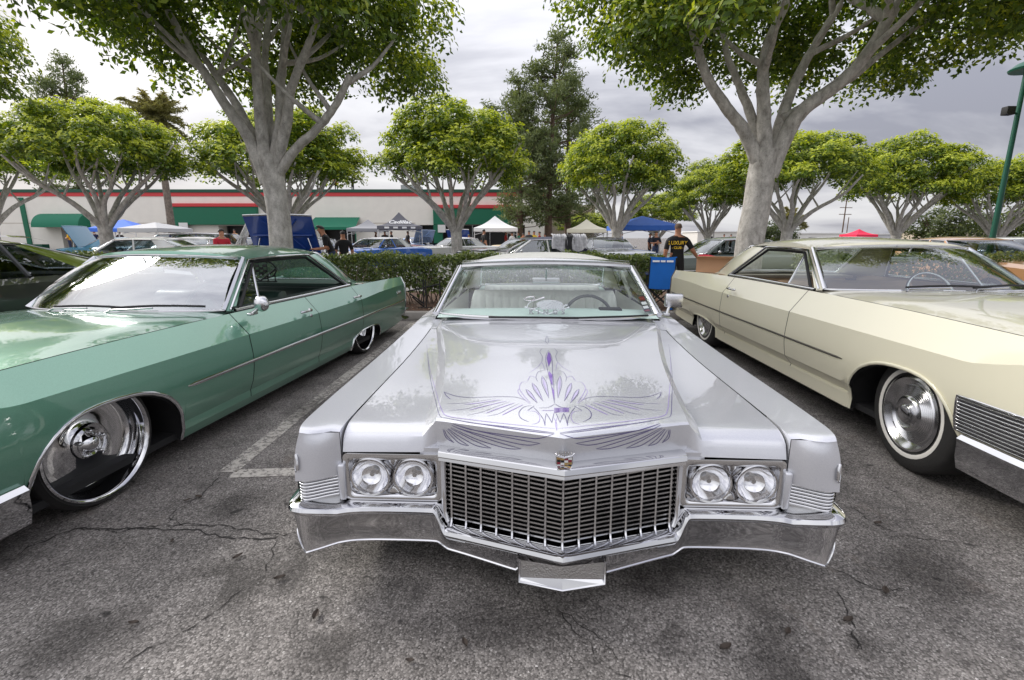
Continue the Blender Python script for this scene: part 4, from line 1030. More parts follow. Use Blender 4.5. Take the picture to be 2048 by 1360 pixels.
# oil drips and damp patches
def stain_mat():
    m, n, l, b = new_mat('oil_stain'); t = n.new('ShaderNodeTexCoord'); b.inputs['Base Color'].default_value = (.035, .03, .027, 1); b.inputs['Roughness'].default_value = .6
    ln = n.new('ShaderNodeVectorMath'); ln.operation = 'LENGTH'; l.new(t.outputs['Object'], ln.inputs[0])
    z = n.new('ShaderNodeTexNoise'); z.inputs['Scale'].default_value = 7; z.inputs['Detail'].default_value = 6; z.inputs['Roughness'].default_value = .65
    ge = n.new('ShaderNodeNewGeometry'); l.new(ge.outputs['Position'], z.inputs['Vector'])
    ad = n.new('ShaderNodeMath'); ad.operation = 'MULTIPLY_ADD'; l.new(z.outputs['Fac'], ad.inputs[0]); ad.inputs[1].default_value = 1.1; l.new(ln.outputs['Value'], ad.inputs[2])
    mr = n.new('ShaderNodeMapRange'); l.new(ad.outputs[0], mr.inputs[0]); mr.inputs[1].default_value = .75; mr.inputs[2].default_value = 1.25; mr.inputs[3].default_value = .34; mr.inputs[4].default_value = 0
    tr = n.new('ShaderNodeBsdfTransparent'); mx = n.new('ShaderNodeMixShader'); l.new(mr.outputs[0], mx.inputs[0]); l.new(tr.outputs[0], mx.inputs[1]); l.new(b.outputs[0], mx.inputs[2]); l.new(mx.outputs[0], n['Material Output'].inputs[0]); return m
stm = stain_mat(); sme = None
for px, py, sx, sy, rz in ((1320, 1245, .16, .26, .2), (1290, 1170, .24, .16, .8), (1720, 1290, .14, .1, .3), (1000, 1260, .5, .25, .1), (420, 1180, .6, .3, .5), (1850, 1150, .5, .3, 1.0), (700, 1300, .35, .2, .4), (1560, 1330, .4, .2, 1.1), (150, 1280, .4, .25, .2), (620, 820, .3, .5, .1), (1600, 900, .4, .6, .2), (470, 1010, .25, .2, .9)):
    p = G(px, py); o = tag(MB().add([(-1, -1, 0), (1, -1, 0), (1, 1, 0), (-1, 1, 0)], [(0, 1, 2, 3)]).build('oil_stain', stm), kind='structure') if sme is None else tag(link('oil_stain', sme, None), kind='structure')
    sme = o.data; o.location = (p.x, p.y, .0055); o.scale = (sx, sy, 1); o.rotation_euler = (0, 0, rz)
# a few curled dry leaves on the asphalt
lfm = mat('dry_leaf', (.06, .045, .035), .8, var=.4, scale=30); lme = None; lr_ = random.Random(12)
for px, py in ((398, 997), (375, 1003), (268, 1250), (632, 1235), (476, 1117), (1755, 1050), (1575, 1268), (1770, 1187), (1695, 1245), (560, 1160), (930, 1290), (345, 1085), (1450, 1300), (820, 1325)):
    p = G(px, py); o = link('dry_leaf', lme, None) if lme else MB().grid([[Vector((x, y * (1 - (x / .02) ** 2 * .9), .004 + .006 * abs(y) / .01 + 8 * x * x)) for y in (-.010, 0, .010)] for x in np.linspace(-.02, .02, 7)]).build('dry_leaf', lfm, None, 60)
    lme = o.data; o.location = (p.x, p.y, .004); o.rotation_euler = (0, 0, lr_.uniform(0, 6)); o.scale = (lr_.uniform(.7, 1.3),) * 3; tag(o, 'small dark dry leaf lying on the open asphalt', 'leaf', 'dry leaves on the asphalt')
# ---------------------------------------------------------------- plants
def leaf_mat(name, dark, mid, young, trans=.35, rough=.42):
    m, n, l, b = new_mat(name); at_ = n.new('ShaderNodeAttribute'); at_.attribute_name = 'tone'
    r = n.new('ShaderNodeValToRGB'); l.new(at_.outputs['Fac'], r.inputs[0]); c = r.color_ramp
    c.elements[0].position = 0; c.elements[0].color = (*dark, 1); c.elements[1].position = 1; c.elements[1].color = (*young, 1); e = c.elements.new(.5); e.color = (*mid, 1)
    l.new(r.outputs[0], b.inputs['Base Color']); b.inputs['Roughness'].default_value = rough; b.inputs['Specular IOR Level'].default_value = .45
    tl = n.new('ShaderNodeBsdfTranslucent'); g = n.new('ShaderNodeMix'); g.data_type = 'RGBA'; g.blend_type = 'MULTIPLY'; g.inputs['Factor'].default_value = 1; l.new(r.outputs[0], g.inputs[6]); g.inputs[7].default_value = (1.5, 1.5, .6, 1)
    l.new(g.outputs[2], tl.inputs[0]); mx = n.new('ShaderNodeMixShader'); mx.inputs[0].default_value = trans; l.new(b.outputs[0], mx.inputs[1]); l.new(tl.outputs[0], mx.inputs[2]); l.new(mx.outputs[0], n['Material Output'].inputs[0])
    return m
ficus_leaf = leaf_mat('ficus_leaf', (.028, .055, .010), (.125, .200, .022), (.50, .55, .05))
hedge_leaf = leaf_mat('hedge_leaf', (.035, .060, .016), (.12, .165, .042), (.34, .38, .10), .3, .35)
pine_leaf = leaf_mat('pine_needle', (.06, .085, .042), (.16, .20, .09), (.34, .38, .17), .25, .6)
palm_leaf = leaf_mat('palm_frond', (.14, .15, .06), (.30, .28, .12), (.55, .46, .26), .25, .6)
bush_leaf = leaf_mat('bush_leaf', (.03, .05, .015), (.09, .12, .03), (.25, .27, .07))
def bark_mat(name, a, b_, sc=9.0, marks=True):
    m, n, l, b = new_mat(name); t = n.new('ShaderNodeTexCoord'); O = t.outputs['Object']
    mp = n.new('ShaderNodeMapping'); l.new(O, mp.inputs[0]); mp.inputs['Scale'].default_value = (1, 1, .55)
    z = n.new('ShaderNodeTexNoise'); z.inputs['Scale'].default_value = sc; z.inputs['Detail'].default_value = 8; z.inputs['Roughness'].default_value = .68; l.new(mp.outputs[0], z.inputs['Vector'])
    r = n.new('ShaderNodeValToRGB'); l.new(z.outputs['Fac'], r.inputs[0]); r.color_ramp.elements[0].position = .34; r.color_ramp.elements[0].color = (*a, 1); r.color_ramp.elements[1].position = .68; r.color_ramp.elements[1].color = (*b_, 1)
    out = r.outputs[0]; h = z.outputs['Fac']
    if marks:      # carved scars and wrinkles
        z2 = n.new('ShaderNodeTexNoise'); z2.inputs['Scale'].default_value = 4; z2.inputs['Detail'].default_value = 3; l.new(O, z2.inputs['Vector'])
        v = n.new('ShaderNodeTexVoronoi'); v.feature = 'DISTANCE_TO_EDGE'; v.inputs['Scale'].default_value = 7.5
        mv = n.new('ShaderNodeVectorMath'); mv.operation = 'MULTIPLY_ADD'; l.new(z2.outputs['Color'], mv.inputs[0]); mv.inputs[1].default_value = (1.1, 1.1, 1.1); l.new(O, mv.inputs[2]); l.new(mv.outputs[0], v.inputs['Vector'])
        s = n.new('ShaderNodeMapRange'); l.new(v.outputs['Distance'], s.inputs[0]); s.inputs[1].default_value = .0; s.inputs[2].default_value = .022; s.inputs[3].default_value = .35
        q = n.new('ShaderNodeMix'); q.data_type = 'RGBA'; l.new(s.outputs[0], q.inputs['Factor']); q.inputs[6].default_value = (*[c * .35 for c in a], 1); l.new(out, q.inputs[7]); out = q.outputs[2]
    l.new(out, b.inputs['Base Color']); b.inputs['Roughness'].default_value = .85
    bp = n.new('ShaderNodeBump'); bp.inputs['Strength'].default_value = .6; bp.inputs['Distance'].default_value = .03; l.new(h, bp.inputs['Height']); l.new(bp.outputs[0], b.inputs['Normal'])
    return m
ficus_bark = bark_mat('ficus_bark', (.30, .28, .255), (.68, .65, .61))
dark_bark = bark_mat('pine_bark', (.06, .040, .03), (.20, .13, .09), 14, False)
palm_bark = bark_mat('palm_bark', (.10, .08, .065), (.28, .23, .19), 10, False)
def leaves_mesh(name, pos, nrm, length, width, tone, rs, fold=.25, vary=.35):
    """many leaf blades (two triangles each, folded on the midrib) as one mesh; pos, nrm: Nx3"""
    N_ = len(pos); nrm = nrm / np.maximum(1e-6, np.linalg.norm(nrm, axis=1, keepdims=True))
    d = rs.normal(size=(N_, 3)); d[:, 2] -= .35; d -= nrm * np.sum(d * nrm, 1, keepdims=True); d /= np.maximum(1e-6, np.linalg.norm(d, axis=1, keepdims=True))
    s = np.cross(nrm, d); k = (1 + vary * rs.uniform(-1, 1, (N_, 1)))
    L_ = length * k; W_ = width * k
    base = pos - d * L_ * .5; tip = pos + d * L_ * .5 - nrm * L_ * .08; mid = pos + nrm * L_ * fold * .25 - d * L_ * .05
    V = np.stack([base, mid + s * W_ * .5, tip, mid - s * W_ * .5], 1).reshape(-1, 3)
    i = np.arange(N_)[:, None] * 4
    F = np.concatenate([i + np.array([[0, 2, 1]]), i + np.array([[0, 3, 2]])], 1).reshape(-1)
    me = bpy.data.meshes.new(name); me.vertices.add(len(V)); me.vertices.foreach_set('co', V.astype(np.float32).ravel())
    me.loops.add(len(F)); me.loops.foreach_set('vertex_index', F.astype(np.int32)); nf = len(F) // 3
    me.polygons.add(nf); me.polygons.foreach_set('loop_start', np.arange(0, len(F), 3, dtype=np.int32)); me.polygons.foreach_set('loop_total', np.full(nf, 3, np.int32))
    me.update(); a = me.attributes.new('tone', 'FLOAT', 'POINT'); a.data.foreach_set('value', np.repeat(np.clip(tone, 0, 1), 4).astype(np.float32))
    return me
def clumps(rs, n_cl, per, center, rad, shell=.55, cr=(.45, .8), flat=.7, lower=-.35, droop=0.0, young=.55):
    """leaf positions on many small clumps spread through an ellipsoid shell"""
    P = []; Nn = []; T = []
    c = np.array(center); rad = np.array(rad); k = 0
    while k < n_cl:
        d = rs.normal(size=3); d /= np.linalg.norm(d)
        if d[2] < lower: continue
        f = shell + (1 - shell) * rs.uniform() ** .6
        f *= 1 + .12 * math.sin(3.1 * d[0] + 1.7) * math.cos(2.3 * d[1] + .6) + .08 * math.sin(7 * d[0] + 4 * d[1])
        cc = c + d * rad * f; r = rs.uniform(*cr); m = int(per * (r / cr[1]) ** 1.5 * rs.uniform(.7, 1.2))
        e = rs.normal(size=(m, 3)); e /= np.linalg.norm(e, axis=1, keepdims=True); e[:, 2] = np.where(e[:, 2] < -.4, -e[:, 2], e[:, 2])
        rr = r * rs.uniform(.25, 1.05, (m, 1)) ** .6
        p = cc + e * rr * np.array([1, 1, flat]); p[:, 2] -= droop * rr[:, 0] * (1 - np.abs(e[:, 2]))
        nn = e * .7 + d * .4 + np.array([0, 0, .55]) + rs.normal(size=(m, 3)) * .45
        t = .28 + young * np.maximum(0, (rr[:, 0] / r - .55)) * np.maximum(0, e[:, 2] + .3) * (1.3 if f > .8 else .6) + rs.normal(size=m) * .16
        P.append(p); Nn.append(nn); T.append(t); k += 1
    return np.concatenate(P), np.concatenate(Nn), np.concatenate(T)
def at(px, py, Y):
    """world point on the plane y = Y seen at photo pixel (px, py)"""
    p = R(PITCH); vx = (px - 1024) / 960; vy = (py - 680) / 960; fw = math.cos(p) - vy * math.sin(p); t = Y / fw
    return Vector((vx * t, Y, CAM_H - t * (math.sin(p) + vy * math.cos(p))))
def limb(mb, pts, r0, r1, n=9, k=5, wob=.02, rs=random):
    C_ = catmull(pts, k); m = len(C_)
    C_ = [p + Vector((rs.uniform(-wob, wob), rs.uniform(-wob, wob), 0)) if 0 < i < m - 1 else p for i, p in enumerate(C_)]
    mb.tube(C_, [lerp(r0, r1, (i / (m - 1)) ** .8) * (1 + rs.uniform(-.05, .05)) for i in range(m)], n)
def near_ficus(name, X, Y, trunk_px, limbs_px, r_base, seed, crown_c, crown_r, ncl, label):
    rs = random.Random(seed); nrs = np.random.RandomState(seed)
    root = empty(name, (X, Y, .1), 0, label, 'tree', 'big ficus trees in the planting strip'); o = Vector((X, Y, .1))
    mb = MB(); tp = [at(a, b, Y) for a, b in trunk_px]; tp = [Vector((X, Y, .02))] + tp
    C_ = catmull(tp, 6); m = len(C_)
    mb.tube([p - o for p in C_], [r_base * (1.25 if i < 2 else lerp(1.06, .92, i / m)) for i in range(m)], 18)
    mb.build('trunk', ficus_bark, root, 60)
    for px, r0, r1, dy in limbs_px:
        mb = MB(); k = len(px); cx_ = trunk_px[-1][0]; px = [(lerp(px[0][0], cx_, .6), px[0][1] + 22)] + list(px[1:]); pts = [at(a, b, Y + dy * (i / (k - 1)) ** 1.2) - o for i, (a, b) in enumerate(px)]
        limb(mb, pts, r0 * .74, r1 * .70, 10, 6, .008, rs)
        for q in range(3):          # side shoots
            j = rs.randrange(max(1, k - 2), k); b0 = pts[j - 1].lerp(pts[j], rs.uniform(.2, .9)); e = b0 + Vector((rs.uniform(-1.3, 1.3), rs.uniform(-1.2, 1.2), rs.uniform(.7, 1.6)))
            limb(mb, [b0, b0.lerp(e, .5) + Vector((0, 0, -.12)), e], r1 * .8, .015, 6, 4, .01, rs)
        mb.build('limb', ficus_bark, root, 60)
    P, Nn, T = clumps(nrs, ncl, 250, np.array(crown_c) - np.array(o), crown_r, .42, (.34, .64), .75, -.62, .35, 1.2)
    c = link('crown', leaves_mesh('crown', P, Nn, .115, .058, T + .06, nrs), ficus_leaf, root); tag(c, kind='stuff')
    return root
LT = near_ficus('ficus_tree', -4.42, 9.3, [(566, 560), (562, 480), (556, 420), (545, 350), (538, 310)], [
    ([(528, 345), (500, 280), (462, 225), (415, 155), (375, 95), (335, 20)], .17, .07, -.5),
    ([(530, 330), (490, 240), (450, 175), (405, 110), (365, 40)], .15, .05, .8),
    ([(532, 325), (522, 250), (516, 170), (512, 90), (528, 0)], .18, .08, -.3),
    ([(545, 330), (538, 250), (534, 180), (530, 110), (540, 10)], .15, .06, .9),
    ([(560, 330), (572, 250), (582, 180), (612, 100), (640, 30)], .16, .06, -.8),
    ([(562, 340), (590, 300), (630, 262), (668, 215), (700, 150)], .13, .075, -.6),
    ([(552, 325), (560, 240), (562, 160), (570, 80), (572, 0)], .15, .07, .2)], .205, 11, (-4.5, 9.3, 5.4), (3.3, 3.5, 2.0), 360, 'large ficus tree with pale trunk behind the green sedan')
RT = near_ficus('ficus_tree', 4.55, 9.3, [(1492, 560), (1500, 480), (1512, 420), (1522, 350), (1532, 300)], [
    ([(1515, 330), (1490, 265), (1452, 215), (1412, 150), (1388, 70), (1365, 0)], .18, .07, -.5),
    ([(1525, 310), (1505, 240), (1482, 180), (1455, 110), (1440, 30)], .15, .06, .7),
    ([(1532, 305), (1528, 230), (1525, 160), (1535, 90), (1575, 0)], .20, .09, -.2),
    ([(1545, 310), (1566, 230), (1590, 165), (1630, 90), (1680, 10)], .17, .08, .5),
    ([(1548, 330), (1575, 265), (1612, 215), (1680, 165), (1735, 105), (1800, 0)], .21, .11, -.7),
    ([(1610, 215), (1690, 165), (1760, 110), (1840, 50), (1920, 20)], .10, .05, .6)], .245, 23, (5.2, 9.3, 5.5), (4.3, 3.7, 2.0), 440, 'large ficus tree with thick pale trunk behind the cream coupe')
def tree_copy(src, loc, rz, sc, label, group=None):
    c = copy_tree(src); c.location = loc; c.rotation_euler = (0, 0, rz); c.scale = (sc, sc, sc); c['label'] = label
    if group: c['group'] = group
    return c
tree_copy(LT, (-13.3, 9.4, .1), 2.2, 1.0, 'dark ficus tree beyond the fastback with lime roof')
tree_copy(LT, (15.0, 9.6, .1), 4.2, 1.02, 'ficus tree spreading over the green lamp post')
# clipped umbrella ficus of the second row
def mid_ficus(seed, H=6.6, rx=3.5, zc=4.45, rz=2.15, fork=1.75, nl=12, ncl=330, leaf=.155):
    rs = random.Random(seed); nrs = np.random.RandomState(seed); root = empty('umbrella_ficus_tree')
    mb = MB(); mb.tube(catmull([(0, 0, -.02), (.03, .0, .9), (0, .02, fork)], 5), [.30, .27, .25, .24, .23, .23, .23, .23, .23, .23, .24][:11], 12); mb.build('trunk', ficus_bark, root, 60)
    mb = MB()
    for q in range(nl):
        a = 2 * math.pi * q / nl + rs.uniform(-.2, .2); e = rs.uniform(.35, .85); z1 = rs.uniform(4.0, 5.2)
        p0 = Vector((math.cos(a) * .10, math.sin(a) * .10, fork - .12)); p3 = Vector((math.cos(a) * rx * e, math.sin(a) * rx * e, z1))
        p1 = p0.lerp(p3, .33) + Vector((0, 0, .12)); p2 = p0.lerp(p3, .7) + Vector((rs.uniform(-.2, .2), rs.uniform(-.2, .2), -.05))
        limb(mb, [p0, p1, p2, p3], rs.uniform(.10, .14), .035, 7, 5, .012, rs)
        for k in range(2):
            b0 = p1.lerp(p2, rs.uniform(.2, 1)); e2 = b0 + Vector((rs.uniform(-.9, .9), rs.uniform(-.9, .9), rs.uniform(.9, 1.7))); limb(mb, [b0, b0.lerp(e2, .5), e2], .05, .015, 5, 3, .01, rs)
    mb.build('limbs', ficus_bark, root, 60)
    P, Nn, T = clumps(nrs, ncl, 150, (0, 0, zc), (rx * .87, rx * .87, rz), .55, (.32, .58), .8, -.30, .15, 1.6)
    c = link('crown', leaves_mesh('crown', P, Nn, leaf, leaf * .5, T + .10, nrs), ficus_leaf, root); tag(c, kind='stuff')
    return root
M1 = mid_ficus(41); M3 = mid_ficus(88, zc=4.6, rz=1.9, rx=3.6, fork=1.95, nl=9, ncl=300); M2 = mid_ficus(57, zc=4.35, rz=2.25, rx=3.4, ncl=320)
def put_tree(src, first, px, Y, w_px, top_py, label, rz):
    """size from the crown's width and top in the photo"""
    c = src if first else copy_tree(src); X = (px - 1024) / 960 * Y * 1.03
    top = at(px, top_py, Y).z; sxy = w_px / 960 * Y * 1.03 / 7.2; sz = top / 6.9
    c.location = (X, Y, 0); c.rotation_euler = (0, 0, rz); c.scale = (sxy, sxy, sz); tag(c, label, 'tree', 'clipped umbrella ficus trees of the far row'); return c
put_tree(M1, True, 918, 21.5, 335, 205, 'clipped ficus tree with bare forked limbs in front of the green wall panel', .4)
put_tree(M2, True, 1222, 25, 265, 240, 'clipped ficus tree between the cream tent and the blue canopy', 1.2)
put_tree(M3, True, 255, 20, 350, 195, 'wide clipped ficus tree in front of the rounded green awning', 2.9)
put_tree(M1, False, 598, 24, 340, 215, 'clipped ficus tree half hidden behind the pale trunk by the green sedan', 2.0)
put_tree(M3, False, 40, 24, 300, 225, 'clipped ficus tree beside the green wall post', 5.1)
put_tree(M2, False, 1395, 30, 190, 320, 'small clipped ficus tree behind the man in black', 3.3)
put_tree(M3, False, 1545, 23, 310, 255, 'clipped ficus tree behind the thick trunk by the cream coupe', 3.7)
put_tree(M2, False, 1752, 25, 255, 268, 'clipped ficus tree above the red tent', 4.6)
put_tree(M1, False, 1945, 24, 235, 308, 'low clipped ficus tree beside the green lamp post', .9)
put_tree(M2, False, 1300, 44, 150, 385, 'bright small ficus tree far behind the blue canopy', 5.6)
put_tree(M1, False, 1165, 48, 120, 425, 'small yellow green tree behind the cream tent', 2.6)
# pines behind the building's end
def pine(seed, H, rad, lean):
    rs = random.Random(seed); nrs = np.random.RandomState(seed); root = empty('pine_tree')
    MB().tube([(lean * t * t, 0, H * t) for t in np.linspace(0, 1, 10)], [lerp(.33, .05, t) for t in np.linspace(0, 1, 10)], 9).build('trunk', dark_bark, root, 60)
    br = MB(); P = []; Nn = []; T = []
    for q in range(80):
        t = rs.uniform(.14, .99); z = H * t; a = rs.uniform(0, 6.283); ln = rad * (1.02 - t ** 3.0) * rs.uniform(.55, 1.05) * (.62 if t < .3 else 1)
        ln = max(.6, ln); b0 = Vector((lean * t * t, 0, z)); e = b0 + Vector((math.cos(a) * ln, math.sin(a) * ln, ln * rs.uniform(.15, .6)))
        br.tube([b0, b0.lerp(e, .5) + Vector((0, 0, -.1 * ln)), e], [.05, .035, .012], 5, caps=False)
        for k in range(max(3, int(ln * 3.2))):
            c = np.array(b0.lerp(e, rs.uniform(.35, 1.08))) + nrs.normal(size=3) * .28; m = 26; d = nrs.normal(size=(m, 3)); d[:, 2] = np.abs(d[:, 2]) * .9; d /= np.linalg.norm(d, axis=1, keepdims=True)
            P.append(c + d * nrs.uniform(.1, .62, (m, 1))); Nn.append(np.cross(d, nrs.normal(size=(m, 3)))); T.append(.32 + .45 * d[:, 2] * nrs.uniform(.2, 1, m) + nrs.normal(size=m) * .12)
    tag(br.build('branches', dark_bark, root), kind='stuff')
    me = leaves_mesh('crown', np.concatenate(P), np.concatenate(Nn), .34, .085, np.concatenate(T), nrs)
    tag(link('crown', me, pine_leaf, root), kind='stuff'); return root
pg = 'tall pines behind the store'
P1 = pine(71, 15.6, 4.3, .5); tag(P1, 'tall dark pine tree between the green wall panel and the cream tent', 'tree', pg); P1.location = at(1096, 475, 38).xy.to_3d()
P2 = copy_tree(P1); P2.location = at(1040, 475, 37).xy.to_3d(); P2.scale = (.85, .85, .80); P2.rotation_euler = (0, 0, 2); P2['label'] = 'shorter pine tree beside the white pop-up tent'
P3 = copy_tree(P1); P3.location = at(1135, 475, 41).xy.to_3d(); P3.scale = (.95, .95, .86); P3.rotation_euler = (0, 0, 4); P3['label'] = 'pine tree right behind the tallest pine'
P4 = copy_tree(P1); P4.location = at(175, 475, 62).xy.to_3d(); P4.scale = (1.25, 1.25, 1.42); P4.rotation_euler = (0, 0, 1); P4['label'] = 'far dark pine rising behind the store roof near the palm'
# palms
def palm(name, X, Y, H, n=46, L_=2.1, label='', seed=5, skirt=True):
    rs = random.Random(seed); nrs = np.random.RandomState(seed); root = empty(name, (X, Y, 0), 0, label, 'palm tree')
    MB().tube([(0, 0, 0), (.05, 0, H * .35), (0, .05, H * .7), (0, 0, H)], [.30, .24, .22, .24], 10).build('trunk', palm_bark, root, 60)
    P = []; Nn = []; T = []
    for q in range(n):
        a = rs.uniform(0, 6.283); el = rs.uniform(-1.25 if skirt else -.5, 1.25); ln = L_ * rs.uniform(.8, 1.1); d = np.array([math.cos(a) * math.cos(el), math.sin(a) * math.cos(el), math.sin(el)])
        for k in range(26):
            t = k / 25; c = np.array([0, 0, H]) + d * ln * t + np.array([0, 0, -.55 * t * t]); sp = np.cross(d, [0, 0, 1]); sp /= np.linalg.norm(sp) + 1e-6
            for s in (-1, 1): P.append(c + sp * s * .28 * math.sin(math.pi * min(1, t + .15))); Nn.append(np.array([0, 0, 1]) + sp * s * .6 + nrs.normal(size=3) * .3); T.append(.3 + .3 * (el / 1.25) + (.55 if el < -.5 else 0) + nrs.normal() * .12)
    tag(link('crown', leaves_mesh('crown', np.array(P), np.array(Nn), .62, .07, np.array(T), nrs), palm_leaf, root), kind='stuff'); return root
pl = at(345, 475, 36); palm('fan_palm', pl.x, 36, 9.6, 70, 2.3, 'fan palm with a dry skirt standing by the store wall')
pl = at(1577, 475, 55); palm('small_palm', pl.x, 55, 3.6, 34, 1.8, 'small palm by the far white building', 9, False)
# leafy bushes far right
def bush(name, X, Y, r, h, label, seed, ncl=70):
    nrs = np.random.RandomState(seed); rs = random.Random(seed); root = empty(name, (X, Y, 0), 0, label, 'tree', 'loose bushy trees at the far lot edge'); mb = MB()
    for q in range(6):
        a = rs.uniform(0, 6.28); limb(mb, [Vector((0, 0, 0)), Vector((math.cos(a) * r * .2, math.sin(a) * r * .2, h * .35)), Vector((math.cos(a) * r * .7, math.sin(a) * r * .7, h * .75))], .09, .02, 6, 4, .02, rs)
    mb.build('trunk', dark_bark, root, 60)
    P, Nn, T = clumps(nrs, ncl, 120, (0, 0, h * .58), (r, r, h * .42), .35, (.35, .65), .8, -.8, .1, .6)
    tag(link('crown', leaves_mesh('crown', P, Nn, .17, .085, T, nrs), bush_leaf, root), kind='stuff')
for i, (px, Y, r, h, lb) in enumerate([(1880, 30, 1.9, 3.3, 'loose bushy tree left of the green lamp post'), (2015, 30, 2.3, 3.2, 'dense bushy tree right of the green lamp post'), (2110, 27, 2.4, 3.3, 'dense bushy tree at the lot edge past the lamp post'), (1545, 34, 1.6, 2.4, 'low bush behind the thick trunk')]):
    q = at(px, 475, Y); bush('bushy_tree', q.x, Y, r, h, lb, 90 + i)
# hedges
def hedge(X0, X1, Y0, Y1, z0, z1, n, label, seed):
    nrs = np.random.RandomState(seed); rs = random.Random(seed); root = empty('hedge', ((X0 + X1) / 2, (Y0 + Y1) / 2, .1), 0, label, 'hedge', 'clipped hedges in the planting strip'); o = np.array(root.location)
    hx, hy, hz = (X1 - X0) / 2, (Y1 - Y0) / 2, (z1 - z0) / 2; zc = (z0 + z1) / 2
    areas = np.array([hx * hz * 2.2, hx * hz, hx * hy * 1.6, hx * hy * .25, hy * hz, hy * hz]); f = nrs.choice(6, n, p=areas / areas.sum())
    u = nrs.uniform(-1, 1, (n, 3)); nn = np.zeros((n, 3))
    for k, (ax, sg) in enumerate(((1, -1), (1, 1), (2, 1), (2, -1), (0, -1), (0, 1))):
        s = f == k; dep = np.abs(nrs.normal(0, .09, s.sum())); u[s, ax] = sg * (1 - dep / (hy, hz, hx)[{1: 0, 2: 1, 0: 2}[ax]]); nn[s, ax] = sg
    P = u * np.array([hx, hy, hz]); wob = .05 * np.sin(P[:, 0] * 5.1 + 1) + .04 * np.sin(P[:, 0] * 11 + P[:, 2] * 9) + .03 * np.sin(P[:, 0] * 2.2)
    P[:, 1] += wob * np.sign(u[:, 1]); P[:, 2] += np.where(f == 2, .045 * np.sin(P[:, 0] * 3.3) + .03 * np.sin(P[:, 0] * 13) + nrs.normal(0, .02, n), 0)
    P[:, 2] += np.where(u[:, 2] < -.75, nrs.normal(0, .06, n), 0)
    P[:, 2] += zc - o[2]
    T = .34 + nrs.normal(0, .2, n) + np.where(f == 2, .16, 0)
    # thin woody patches where the twigs show
    keep = ~((np.sin(P[:, 0] * 1.7 + 2.0) + np.sin(P[:, 0] * 4.3 + P[:, 2] * 7) > .9) & (f < 2) & (u[:, 2] < .45) & (nrs.uniform(size=n) < .5))
    tag(link('foliage', leaves_mesh('foliage', P[keep], (nn + nrs.normal(0, .6, (n, 3)) + np.array([0, 0, .3]))[keep], .062, .034, T[keep], nrs), hedge_leaf, root), kind='stuff')
    tw = MB()
    for q in range(int((X1 - X0) * 16)):
        x = rs.uniform(-hx, hx); y = rs.uniform(-hy * .8, hy * .6); p0 = Vector((x, y, -.02)); p1 = p0 + Vector((rs.uniform(-.12, .12), rs.uniform(-.1, .1), z0 - .05)); 
        tw.tube([p0, p0.lerp(p1, .5) + Vector((rs.uniform(-.04, .04), 0, 0)), p1], [.014, .011, .009], 5, caps=False)
        for k in range(4):
            e = p1 + Vector((rs.uniform(-.3, .3), rs.uniform(-.35, .3), rs.uniform(.1, z1 - z0 - .08))); tw.tube([p1, p1.lerp(e, .5) + Vector((rs.uniform(-.06, .06), 0, .05)), e], [.008, .006, .004], 4, caps=False)
    tag(tw.build('stems', bark_mat('hedge_stem_%d' % seed, (.10, .075, .055), (.28, .22, .17), 20, False), root), kind='stuff')
hedge(-12.5, 2.75, 8.75, 9.65, .36, 1.03, 56000, 'long clipped green hedge behind the green and silver sedans', 201)
hedge(5.6, 13.0, 8.9, 9.8, .35, 1.02, 16000, 'clipped hedge behind the cream coupe', 202)
